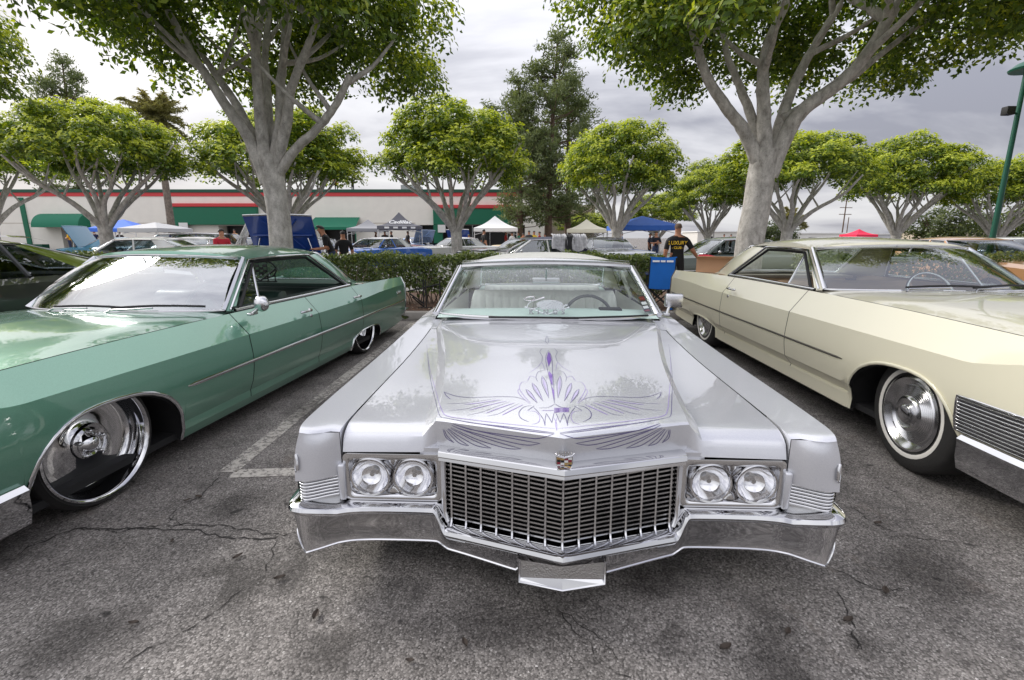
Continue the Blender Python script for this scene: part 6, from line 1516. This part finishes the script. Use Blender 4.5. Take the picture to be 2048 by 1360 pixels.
# fan of petals
def petal(bx_, by, tx, ty, w, kind='dark'):
    mx, my = (bx_ * .35 + tx * .65), (by * .35 + ty * .65); dx, dy = tx - bx_, ty - by; l = math.hypot(dx, dy); nx, ny = -dy / l * w, dx / l * w
    both(kind, [(bx_, by), (mx + nx, my + ny), (tx, ty)], .0030); both(kind, [(bx_, by), (mx - nx, my - ny), (tx, ty)], .0030)
    for sgn in (0, 1):
        P = [(bx_, by), (mx + nx * .6, my + ny * .6), (tx, ty), (mx - nx * .6, my - ny * .6)]
        if sgn: P = [(2 * zc_(y) - x, y) for x, y in P]
        fill(P, 'tint')
for b in ((1048, 640, 1066, 458, 20), (1100, 665, 1160, 515, 17), (1150, 680, 1222, 566, 15)): petal(*b)
for pts in ([(1040, 412), (1090, 426), (1117, 470), (1110, 505)], [(1117, 474), (1160, 460), (1192, 500)], [(1190, 508), (1242, 512), (1272, 560), (1245, 625), (1205, 682)], [(1272, 560), (1290, 590), (1260, 640), (1215, 685)], [(1030, 420), (1045, 350), (1078, 380), (1165, 435)], [(1015, 232), (1042, 262), (1030, 300), (1046, 350)]): both('pale' if pts[0][1] > 415 else 'dark', pts, .0028)
# centre spike
ribbon('dark', [(958, 130), (945, 170), (962, 195)], .0028); ribbon('dark', [(958, 130), (972, 170), (962, 195)], .0028)
ribbon('dark', [(970, 248), (948, 310), (960, 400), (990, 520), (1018, 680)], .0034); ribbon('dark', [(970, 248), (998, 310), (1002, 400), (1012, 520), (1022, 680)], .0034)
fill([(970, 262), (955, 315), (972, 385), (995, 330), (985, 280)]); fill([(975, 420), (968, 450), (992, 520), (1005, 540), (1002, 450)]); fill([(1000, 545), (1000, 590), (1018, 660), (1018, 590)])
for q in range(7): fill([(zc_(745) - 5, 722 + q * 6), (zc_(745) + 118, 722 + q * 5), (zc_(745) + 116, 725 + q * 5), (zc_(745) - 5, 725 + q * 6)])
ribbon('dark', [(1022, 688), (1080, 716), (1160, 722)], .004); ribbon('dark', [(1022, 688), (970, 716), (890, 722)], .003); ribbon('pale', [(915, 742), (1020, 742)], .005)
both('dark', [(1030, 760), (1048, 800), (1065, 842)], .003); both('dark', [(1065, 842), (1080, 800), (1096, 765)], .003); both('dark', [(1096, 765), (1115, 815), (1127, 868)], .003); both('dark', [(1127, 868), (1130, 815), (1148, 772)], .003); both('dark', [(1148, 772), (1165, 745), (1190, 715)], .003)
both('pale', [(1040, 800), (1028, 850), (1038, 905)], .0022)
# feathers on the front face
for a, b in (([(1065, 932), (1300, 905), (1600, 860), (1880, 815)], [(1065, 932), (1190, 968), (1310, 962), (1700, 905), (1870, 855)]), ([(1195, 1010), (1400, 972), (1700, 905), (1880, 850)], [(1195, 1010), (1310, 1024), (1500, 985), (1800, 900), (1890, 860)]), ([(1360, 1055), (1600, 980), (1850, 885)], [(1360, 1055), (1480, 1050), (1700, 980), (1900, 880)]), ([(1605, 1050), (1750, 978), (1905, 888)], [(1605, 1050), (1725, 1028), (1850, 950), (1925, 888)]), ([(1785, 1030), (1860, 972), (1930, 892)], [(1785, 1030), (1865, 1003), (1945, 898)]), ([(1900, 1005), (1945, 950), (1958, 895)], [(1900, 1005), (1955, 965), (1968, 895)])):
    both('dark', a, .0036); both('dark', b, .0036)
# border lines
both('dark', [(1062, 925), (1400, 880), (1700, 845), (1950, 800)], .004); both('pale', [(1050, 890), (1400, 855), (1700, 820), (1900, 790), (1945, 740), (1960, 600), (1972, 420), (1965, 250)], .003)
both('dark', [(1955, 800), (1975, 770), (1980, 650), (1985, 500), (1975, 350), (1955, 200)], .003)
ribbon('white', [(85, 8), (180, 95), (285, 158), (560, 192), (960, 205), (1400, 205), (1560, 182), (1680, 110), (1780, 28)], .008); ribbon('white', [(120, 8), (210, 90), (300, 148), (560, 180), (960, 192), (1390, 194), (1540, 172), (1650, 105), (1745, 30)], .004)
for k, (c, nm) in {'dark': ((.12, .10, .25), 'navy_pinstripe_paint'), 'pale': ((.36, .27, .60), 'lavender_pinstripe_paint'), 'white': ((.88, .88, .92), 'white_pinstripe_paint'), 'fill': ((.17, .06, .42), 'purple_pinstripe_paint'), 'tint': ((.50, .44, .68), 'pale_violet_paint')}.items():
    tag(stripes[k].build('pinstripe', mat(nm, c, .3, coat=1, var=.12, scale=30), hoodo), kind='stuff')
# club plaque on the silver dash
pq = empty('club_plaque', (0, 0, 0), 0, 'chrome script plaque with crown oval standing on the mint dashboard', 'plaque')
pq.location = Matrix.Translation(scar.location) @ scar.rotation_euler.to_matrix().to_4x4() @ Vector((.0, 1.80, .785)); pq.rotation_euler = (0, 0, -SYAW)
plm = mat('polished_plaque', (.88, .87, .90), .16, .9, var=.04)
MB().prism([(.098 * math.cos(a) * (1 + .03 * math.cos(26 * a)), .082 + .034 * math.sin(a) * (1 + .03 * math.cos(26 * a))) for a in np.linspace(0, 2 * math.pi, 52, endpoint=False)], .005, Matrix.Translation((.02, .004, 0))).build('oval', plm, pq)
t = link('script', text_mesh('adillac', .072, .004, .45, 1.05, .003), plm, pq); t.location = (.045, -.006, .072); t.rotation_euler = (R(90), 0, R(0))
MB().tube(catmull([(-.02, -.004, .135), (-.05, -.004, .125), (-.105, -.004, .108), (-.15, -.004, .112), (-.165, -.004, .125), (-.12, -.004, .138), (-.09, -.004, .132), (-.13, -.004, .095), (-.145, -.004, .07), (-.125, -.004, .050), (-.085, -.004, .055), (-.06, -.004, .075)], 5), .0055, 6).build('initial', plm, pq, 60)
MB().tube([(-.165, 0, .062), (-.08, 0, .035), (0, 0, .004), (.08, 0, .035), (.165, 0, .062)], .0065, 6, sx=.6).build('vee', plm, pq, 60)
t = link('name_letters', text_mesh('K  I  N  G  S', .046, .003, 0, 1.12, .002), plm, pq); t.location = (0, -.002, .026); t.rotation_euler = (R(90), 0, 0)
MB().box((0, .004, -.001), (.33, .03, .004)).build('foot', plm, pq)
# black plaque on the green car's parcel shelf
gq = empty('crest_plaque', (0, 0, 0), 0, 'black cutout crest plaque in the rear window of the green sedan', 'plaque')
gM = Matrix.Translation(gcar.location) @ gcar.rotation_euler.to_matrix().to_4x4(); gq.location = gM @ Vector((-.30, 4.22, .842)); gq.rotation_euler = (0, 0, gcar.rotation_euler.z)
def bar(name, pts, r=.008): MB().tube(pts, r, 6, sx=.6).build(name, blackgloss, gq, 60)
for x in (-.19, -.10, .10, .19): bar('letter_post', [(x, 0, 0), (x, 0, .075)], .010)
bar('vee', [(-.21, 0, .15), (0, 0, .01), (.21, 0, .15)], .010); bar('base_rail', [(-.21, 0, .004), (.21, 0, .004)], .008)
for r_ in range(4):
    for c_ in range(4):
        if (r_ + c_) % 2 == 0: MB().box((-.075 + c_ * .05, 0, .095 + r_ * .03), (.052, .008, .030)).build('crest_tile', blackgloss, gq)
bar('crest_edge', [(-.10, 0, .21), (-.10, 0, .12), (0, 0, .06), (.10, 0, .12), (.10, 0, .21)], .007); bar('crown', catmull([(-.11, 0, .215), (-.07, 0, .25), (-.035, 0, .225), (0, 0, .262), (.035, 0, .225), (.07, 0, .25), (.11, 0, .215)], 3), .008)
for s in (-1, 1): bar('wreath', catmull([(s * .03, 0, .03), (s * .17, 0, .07), (s * .21, 0, .15), (s * .17, 0, .21), (s * .12, 0, .235)], 4), .009)
# round chrome mirror on the green car's door
gm = bpy.data.objects.new('door_mirror', None); COL.objects.link(gm); gm.parent = gcar
Mm = Matrix.Translation((1.035, 2.20, .872)) @ Matrix.Rotation(R(-100), 4, 'Z')
MB().lathe([(.001, .045), (.03, .04), (.05, .026), (.060, .004), (.060, -.010), (.056, -.014), (.001, -.012)], 28, Mm).build('mirror_head', chrome, gm, 50, fix=True)
MB().tube([(.955, 2.20, .795), (.99, 2.20, .82), (1.03, 2.20, .86)], [.016, .011, .012], 8).build('stalk', chrome, gm, 60); MB().box((.955, 2.20, .795), (.035, .09, .02), bev=.006).build('foot', chrome, gm, 50)
# script badge at the green tail
t = link('tail_script', text_mesh('DeVille', .06, .002, .3, 1.0, .001), chrome, gcar); p = glf.side_at(5.35, .60, 1, glf.jk[5], .004); t.location = p; t.rotation_euler = (R(90), 0, R(90))
# ---------------------------------------------------------------- loose things
def car_pt(root, x, y, z): return Matrix.Translation(root.location) @ root.rotation_euler.to_matrix().to_4x4() @ Vector((x, y, z))
card = mat('corrugated_cardboard', (.46, .27, .16), .85, var=.08, scale=6, bump=.1, bscale=120)
bxq = car_pt(ccar, -.56, 5.02, .884); cb = empty('cardboard_box', bxq, R(-22), 'open brown cardboard box on the trunk of the cream coupe', 'box')
for nm, c, d in (('side', (0, -.15, .10), (.50, .008, .20)), ('side', (0, .15, .10), (.50, .008, .20)), ('side', (-.246, 0, .10), (.008, .292, .20)), ('side', (.246, 0, .10), (.008, .292, .20)), ('bottom', (0, 0, .006), (.49, .29, .008))): MB().box(c, d).build(nm, card, cb)
for nm, c, d, a, ax in (('flap', (0, -.20, .20), (.49, .11, .006), -18, 'X'), ('flap', (.29, 0, .20), (.10, .28, .006), 15, 'Y')): MB().box(c, d, rot=Matrix.Rotation(R(a), 3, ax)).build(nm, card, cb)
for q in range(3): MB().box((-.251, -.06 + q * .05, .10 - .01 * q), (.003, .018, .06)).build('print_mark', black, cb)
rc = tag(MB().grid([[Vector((x, y, .19 + .035 * math.sin(9 * x + 3) * math.cos(11 * y) + .012)) for x in np.linspace(-.235, .235, 12)] for y in np.linspace(-.14, .14, 8)]).build('red_cloth', mat('red_fabric', (.55, .03, .05), .8, var=.2, scale=14), None, 60), 'crumpled red cloth lying in the cardboard box', 'cloth'); rc.location = bxq; rc.rotation_euler = (0, 0, R(-22))
# blue camping chair
cloth_b = mat('blue_chair_cloth', S((28, 112, 205)), .75, var=.1, scale=9, bump=.2, bscale=60); cloth_n = mat('navy_chair_cloth', S((18, 40, 78)), .8, var=.1)
chq = at(1322, 475, 8.45); chr_ = empty('camping_chair', (chq.x + .03, 8.45, .10), R(168), 'blue folding camping chair beside the hedge end', 'chair')
def cbar(nm, a, b): MB().tube([a, b], .011, 6).build(nm, black, chr_, 60)
hw = .215
for s in (-1, 1):
    cbar('back_post', (s * hw, .24, .30), (s * (hw - .01), .36, .92)); cbar('leg', (s * hw, .26, 0), (s * hw, -.22, .42)); cbar('leg', (s * hw, -.26, 0), (s * hw, .24, .42)); cbar('arm_post', (s * hw, -.22, .40), (s * hw, -.24, .62)); MB().box((s * (hw + .005), .02, .63), (.07, .52, .02), bev=.008).build('armrest', cloth_n, chr_, 50)
cbar('cross_brace', (-hw, .27, .02), (hw, .25, .40)); cbar('cross_brace', (hw, .27, .02), (-hw, .25, .40)); cbar('cross_brace', (-hw, -.26, .02), (hw, -.22, .40)); cbar('cross_brace', (hw, -.26, .02), (-hw, -.22, .40))
MB().grid([[Vector((u * hw, lerp(.255, .365, t) + .03 * (1 - u * u), lerp(.40, .94, t) - .012 * (1 - u * u))) for u in np.linspace(-1, 1, 9)] for t in np.linspace(0, 1, 8)]).build('back_panel', cloth_b, chr_, 60)
MB().grid([[Vector((u * hw, v, .42 - .05 * (1 - u * u) - .02 * (1 - (v / .24) ** 2))) for u in np.linspace(-1, 1, 9)] for v in np.linspace(-.23, .25, 7)]).build('seat', cloth_n, chr_, 60)
for u0, u1 in ((-.75, -.25), (-.15, .2), (.28, .8)): MB().box(((u0 + u1) / 2 * hw, .398, .865), ((u1 - u0) * hw, .004, .03), rot=None).build('white_print_mark', MATS['white_print'], chr_)
# black tube frame folded under the hedge
fq = at(845, 475, 8.5); ff = empty('folding_frame', (fq.x, 8.5, .12), R(6), 'black metal folding table frame under the hedge', 'frame')
def fbar(nm, a, b): MB().tube([a, b], .013, 6).build(nm, black, ff, 60)
for x in (-.02, .02, .27): fbar('post', (x, 0, 0), (x, .02, .50))
fbar('rail', (-.30, 0, .30), (.27, .03, .42)); fbar('brace', (-.22, 0, .20), (-.02, 0, .02)); fbar('brace', (-.26, 0, .26), (-.02, 0, .08)); fbar('foot', (-.12, 0, .005), (.12, 0, .005)); fbar('foot', (.2, 0, .005), (.36, 0, .005))
# jackets thrown over the navy roof
jk = mat('mottled_grey_jacket', (.42, .42, .44), .85, var=.75, scale=16, detail=8); jb = mat('black_jacket', (.02, .02, .022), .8, var=.2)
jq = at(1137, 475, 12.95); jr = empty('draped_jacket', (jq.x, 12.93, 1.0), 0, 'grey mottled jacket draped over the navy roof of the white coupe', 'jacket')
def drape(nm, x0, x1, m, seed, low):
    r = random.Random(seed); rows = []
    for i in range(12):
        t = i / 11; rr = []
        for j in range(14):
            u = j / 13; x = lerp(x0, x1, u) + .02 * math.sin(6 * t + 4 * u); fold = .025 * math.sin(17 * u + 2 * t) + .014 * math.sin(31 * u + 5)
            if t < .35: y = lerp(.42, -.02, t / .35); z = lerp(.43, .40, t / .35) + abs(fold) * .8
            else: k = (t - .35) / .65; y = -.03 - .20 * k - abs(fold) * (1 + k); z = lerp(.39, low + .05 * math.sin(5 * u + seed), k)
            rr.append(Vector((x, y, z)))
        rows.append(rr)
    MB().grid(rows).build(nm, m, jr, 60)
drape('left_panel', -.44, -.06, jk, 1, .02); drape('middle_panel', -.09, .12, jb, 2, .0); drape('right_panel', .09, .46, jk, 3, .04)
# ---------------------------------------------------------------- people
skin_m = mat('skin', S((176, 124, 96)), .55, var=.06); hair_m = mat('dark_hair', (.018, .014, .012), .6, var=.2); shoe_m = mat('dark_shoes', (.03, .03, .03), .6, var=.1)
def body_mesh(pose):
    """skin-modifier figure 1.75 m tall, facing -y; returns mesh with slots skin, shirt, trousers, shoes"""
    ln, bend = pose.get('lean', 0), pose.get('arm', 'down')
    def L_(x, y, z):     # lean forward above the hips
        if z > .95:
            a = R(ln); dz = z - .95; return (x, y - dz * math.sin(a), .95 + dz * math.cos(a))
        return (x, y, z)
    V = {}; E = []
    def v(n, p, r, ry=None): V[n] = (p, r, ry or r)
    v('pelvis', (0, 0, .95), .155, .115); v('waist', L_(0, 0, 1.10), .150, .105); v('chest', L_(0, 0, 1.28), .175, .115); v('upper', L_(0, .01, 1.40), .150, .10); v('neck', L_(0, 0, 1.49), .060); v('jaw', L_(0, -.015, 1.56), .070, .080); v('head', L_(0, -.005, 1.645), .078, .095); v('crown', L_(0, 0, 1.71), .055, .07)
    v('nose', L_(0, -.105, 1.60), .014)
    E += [('pelvis', 'waist', 1), ('waist', 'chest', 1), ('chest', 'upper', 1), ('upper', 'neck', 0), ('neck', 'jaw', 0), ('jaw', 'head', 0), ('head', 'crown', 0)]
    for s, t in ((-1, 'r'), (1, 'l')):
        v('hip' + t, (s * .095, 0, .90), .098); v('knee' + t, (s * .11, -.01 + pose.get('step', 0) * s * -.10, .50), .062); v('ankle' + t, (s * .115, .02 + pose.get('step', 0) * s * -.16, .09), .045); v('toe' + t, (s * .13, -.14 + pose.get('step', 0) * s * -.16, .035), .036, .045)
        E += [('pelvis', 'hip' + t, 2), ('hip' + t, 'knee' + t, 2), ('knee' + t, 'ankle' + t, 2), ('ankle' + t, 'toe' + t, 3)]
        arm = bend if isinstance(bend, str) else bend[0 if s < 0 else 1]
        sh = L_(s * .195, .01, 1.40)
        if arm == 'down': el, wr, hd = (s * .25, .03, 1.12), (s * .26, -.04, .87), (s * .255, -.07, .78)
        elif arm == 'fwd': el, wr, hd = (s * .25, -.08, 1.13), (s * .20, -.33, 1.10), (s * .17, -.42, 1.10)
        elif arm == 'side': el, wr, hd = (s * .34, .02, 1.15), (s * .48, -.10, .98), (s * .53, -.15, .93)
        else: el, wr, hd = (s * .27, -.05, 1.14), (s * .10, -.20, 1.18), (-s * .02, -.21, 1.19)
        el, wr, hd = L_(*el), L_(*wr), L_(*hd)
        v('sh' + t, sh, .078); v('el' + t, el, .050); v('wr' + t, wr, .033); v('hd' + t, hd, .034, .018)
        m_ = Vector(sh).lerp(Vector(el), .85); v('cuff' + t, tuple(m_), .060)
        E += [('upper', 'sh' + t, 1), ('sh' + t, 'cuff' + t, 1), ('cuff' + t, 'el' + t, 0), ('el' + t, 'wr' + t, 0), ('wr' + t, 'hd' + t, 0)]
        w, h = Vector(wr), Vector(hd); d = (h - w).normalized(); sd = d.cross(Vector((0, 0, 1)) if abs(d.z) < .8 else Vector((0, 1, 0))).normalized()
        for q, (o, ln_) in enumerate(((-.024, .055), (-.008, .065), (.008, .062), (.024, .048))): v('f%d%s' % (q, t), tuple(h + sd * o + d * ln_ + Vector((0, -.012, 0))), .009); E.append(('hd' + t, 'f%d%s' % (q, t), 0))
        v('th' + t, tuple(h + sd * -.05 + d * .015), .010); E.append(('hd' + t, 'th' + t, 0))
    del V['nose']
    names = list(V); idx = {n: i for i, n in enumerate(names)}
    me = bpy.data.meshes.new('figure'); me.from_pydata([V[n][0] for n in names], [(idx[a], idx[b]) for a, b, _ in E], [])
    o = bpy.data.objects.new('figure', me); COL.objects.link(o); md = o.modifiers.new('Skin', 'SKIN'); md.use_smooth_shade = True
    if not me.skin_vertices: 
        pass
    for i, n in enumerate(names):
        sv = me.skin_vertices[0].data[i]; sv.radius = (V[n][1], V[n][2]); sv.use_root = n == 'pelvis'
    sb_ = o.modifiers.new('Sub', 'SUBSURF'); sb_.levels = 1; sb_.render_levels = 1
    dg = bpy.context.evaluated_depsgraph_get(); dg.update(); out = bpy.data.meshes.new_from_object(o.evaluated_get(dg)); bpy.data.objects.remove(o)
    out.materials.clear()
    for m in (skin_m, hair_m, hair_m, shoe_m): out.materials.append(m)
    segs = [(Vector(V[a][0]), Vector(V[b][0]), m) for a, b, m in E]
    for p in out.polygons:
        c = p.center; best = None
        for a, b, m in segs:
            ab = b - a; t = max(0, min(1, (c - a).dot(ab) / max(1e-9, ab.length_squared))); d = (c - a - ab * t).length
            if best is None or d < best[0]: best = (d, m)
        p.material_index = best[1]
    out.polygons.foreach_set('use_smooth', [True] * len(out.polygons))
    # hair cap following the head
    hm = MB(); rows = []
    for i in range(7):
        t = i / 6 * 1.5; rows.append([Vector(L_(.084 * math.sin(t) * math.cos(a) * 1.02, .012 + .100 * math.sin(t) * math.sin(a), 1.645 + .105 * math.cos(t) - (.0 if math.sin(a) > -.3 else -.035 * math.sin(t)))) for a in np.linspace(0, 2 * math.pi, 18, endpoint=False)])
    hm.grid(rows, close_v=True); hme = hm.mesh('hair', 179)
    nm = MB(); nm.add([L_(-.014, -.095, 1.60), L_(.014, -.095, 1.60), L_(0, -.125, 1.595), L_(0, -.092, 1.64)], [(0, 2, 3), (2, 1, 3), (0, 1, 2)])
    return out, hme, nm.mesh('nose', 60)
POSES = {k: body_mesh(p) for k, p in {'stand': dict(arm='down'), 'walk': dict(arm='down', step=1), 'fwd': dict(arm='fwd', lean=6), 'lean': dict(arm='fwd', lean=22), 'fold': dict(arm='fold'), 'side': dict(arm=('side', 'down'), step=.6, lean=4)}.items()}
CM = {}
def cm(c):
    k = 'cloth_%d_%d_%d' % c
    if k not in CM: CM[k] = mat(k, S(c), .85, var=.08, scale=10)
    return CM[k]
def person(px, Y, head_py, rz, pose, shirt, trousers, label, hair=(.018, .014, .012), X=None, z0=0.0, cap=None, group=None, h=None):
    X = at(px, 475, Y).x if X is None else X; hh = h or (at(px, head_py, Y).z - z0); sc = hh / 1.76
    me, hm, nm = POSES[pose]
    r = empty('person', (X, Y, z0), R(rz), label, 'person', group); r.scale = (sc, sc, sc)
    b = bpy.data.objects.new('body', me); COL.objects.link(b); b.parent = r
    for i, m in enumerate((skin_m, cm(shirt), cm(trousers), shoe_m)): b.material_slots[i].link = 'OBJECT'; b.material_slots[i].material = m
    hr = bpy.data.objects.new('cap' if cap else 'hair', hm); COL.objects.link(hr); hr.parent = r
    if not hm.materials: hm.materials.append(hair_m)
    hr.material_slots[0].link = 'OBJECT'; hr.material_slots[0].material = cm(cap) if cap else hair_m
    ns = bpy.data.objects.new('nose', nm); COL.objects.link(ns); ns.parent = r
    if not nm.materials: nm.materials.append(skin_m)
    return r, b
BLK, JEAN, WHT = (22, 22, 24), (46, 58, 88), (225, 225, 225)
mb_, mbb = person(1356, 10.4, 446, 168, 'side', BLK, BLK, 'man in black shirt with yellow back print walking away', cap=(92, 72, 60))
# yellow print across his back
bt = BVHTree.FromPolygons([v.co.copy() for v in mbb.data.vertices], [tuple(p.vertices) for p in mbb.data.polygons])
yel = mat('yellow_print', (.95, .60, .03), .6, var=.08)
for txt, sz, zz, sx in (('LUXURY', .115, 1.32, .92), ('- CLUB -', .075, 1.215, .9)):
    tm = text_mesh(txt, sz, .0, 0, sx, .002)
    for vv in tm.vertices:
        x, z = -vv.co.x, zz + vv.co.y; h, n_, _, _ = bt.ray_cast(Vector((x, 1, z)), Vector((0, -1, 0))); vv.co = (x, (h.y if h else .12) + .006, z)
    link('shirt_print', tm, yel, mb_)
person(441, 14.3, 457, 60, 'fwd', (178, 34, 52), JEAN, 'man in red shirt looking down behind the green sedan')
person(664, 12.6, 455, -75, 'lean', BLK, JEAN, 'man in black tee shirt leaning forward behind the hedge', h=1.72)
person(686, 13.4, 461, -150, 'stand', BLK, BLK, 'person in black hooded top standing close behind the leaning man', cap=(30, 30, 32))
person(680, 54, 352, 20, 'stand', (200, 52, 56), BLK, 'person in red standing on the store roof', z0=H_ + .3, h=1.7)
person(712, 54, 352, 60, 'fwd', BLK, BLK, 'person in black standing on the store roof', z0=H_ + .3, h=1.7)
person(1312, 23.5, 462, 15, 'fold', (24, 30, 44), JEAN, 'man in dark shirt with folded arms under the royal blue canopy')
person(1300, 29, 466, 60, 'stand', (60, 60, 70), BLK, 'person in grey shirt standing by the royal blue canopy leg')
person(1235, 29, 462, -40, 'walk', (28, 40, 80), BLK, 'person in navy shirt left of the royal blue canopy')
person(1243, 30.5, 464, 90, 'stand', (26, 60, 150), BLK, 'person in blue shirt at the royal blue canopy')
person(968, 27, 458, 120, 'walk', BLK, BLK, 'heavy set person in black walking before the white tent', h=1.8)
person(938, 27.5, 468, 200, 'stand', (110, 120, 140), JEAN, 'person in grey blue shirt by the forked ficus trunk')
rr_ = random.Random(77); cols = [((210, 60, 60), 'red'), ((230, 230, 228), 'white'), ((40, 150, 120), 'green'), ((230, 120, 50), 'orange'), ((60, 60, 66), 'dark grey'), ((235, 200, 60), 'yellow'), ((150, 30, 40), 'dark red'), ((120, 140, 190), 'pale blue')]
for i, px in enumerate((1012, 1024, 1036, 1047, 1058, 1068, 1079, 1090)):
    c, nm = cols[i]; person(px, 33 + rr_.uniform(-1, 2.5), 463 + rr_.uniform(-3, 4), rr_.uniform(0, 360), rr_.choice(['stand', 'walk', 'fold', 'fwd']), c, rr_.choice([JEAN, BLK, (90, 80, 70)]), 'visitor in %s shirt in the crowd by the white tent' % nm, group='visitors by the white tent')
for px, Y, c, nm in ((770, 37, BLK, 'black'), (783, 38, (40, 36, 34), 'dark brown'), (752, 39, (120, 70, 50), 'rust'), (816, 37.5, (50, 52, 60), 'charcoal')):
    person(px, Y, 462, rr_.uniform(0, 360), rr_.choice(['stand', 'fold']), c, BLK, 'visitor in %s shirt by the dark grey canopy' % nm, group='visitors by the dark grey canopy')
for px, Y, c, nm in ((138, 44, (235, 180, 40), 'yellow'), (155, 43, (220, 220, 225), 'white'), (172, 45, (200, 120, 60), 'orange'), (190, 40, (26, 34, 70), 'navy'), (221, 34, (226, 226, 226), 'white'), (240, 35.5, (70, 40, 36), 'brown')):
    person(px, Y, 461, rr_.uniform(0, 360), rr_.choice(['stand', 'fold', 'walk']), c, JEAN, 'visitor in %s shirt %s' % (nm, 'under the barrel awning' if px < 180 else 'beside the blue canopy by the wide ficus'), group='visitors near the barrel awning')
for px, Y, c, nm in ((1448, 45, (40, 40, 48), 'dark'), (1462, 46, (150, 60, 50), 'brick red')):
    person(px, Y, 468, rr_.uniform(0, 360), 'stand', c, BLK, 'far visitor in %s shirt left of the thick trunk' % nm, group='far visitors')
person(470, 40, 459, 10, 'stand', (236, 170, 40), BLK, 'visitor in amber shirt at the store entrance behind the red shirt man', group='visitors by the store entrance')
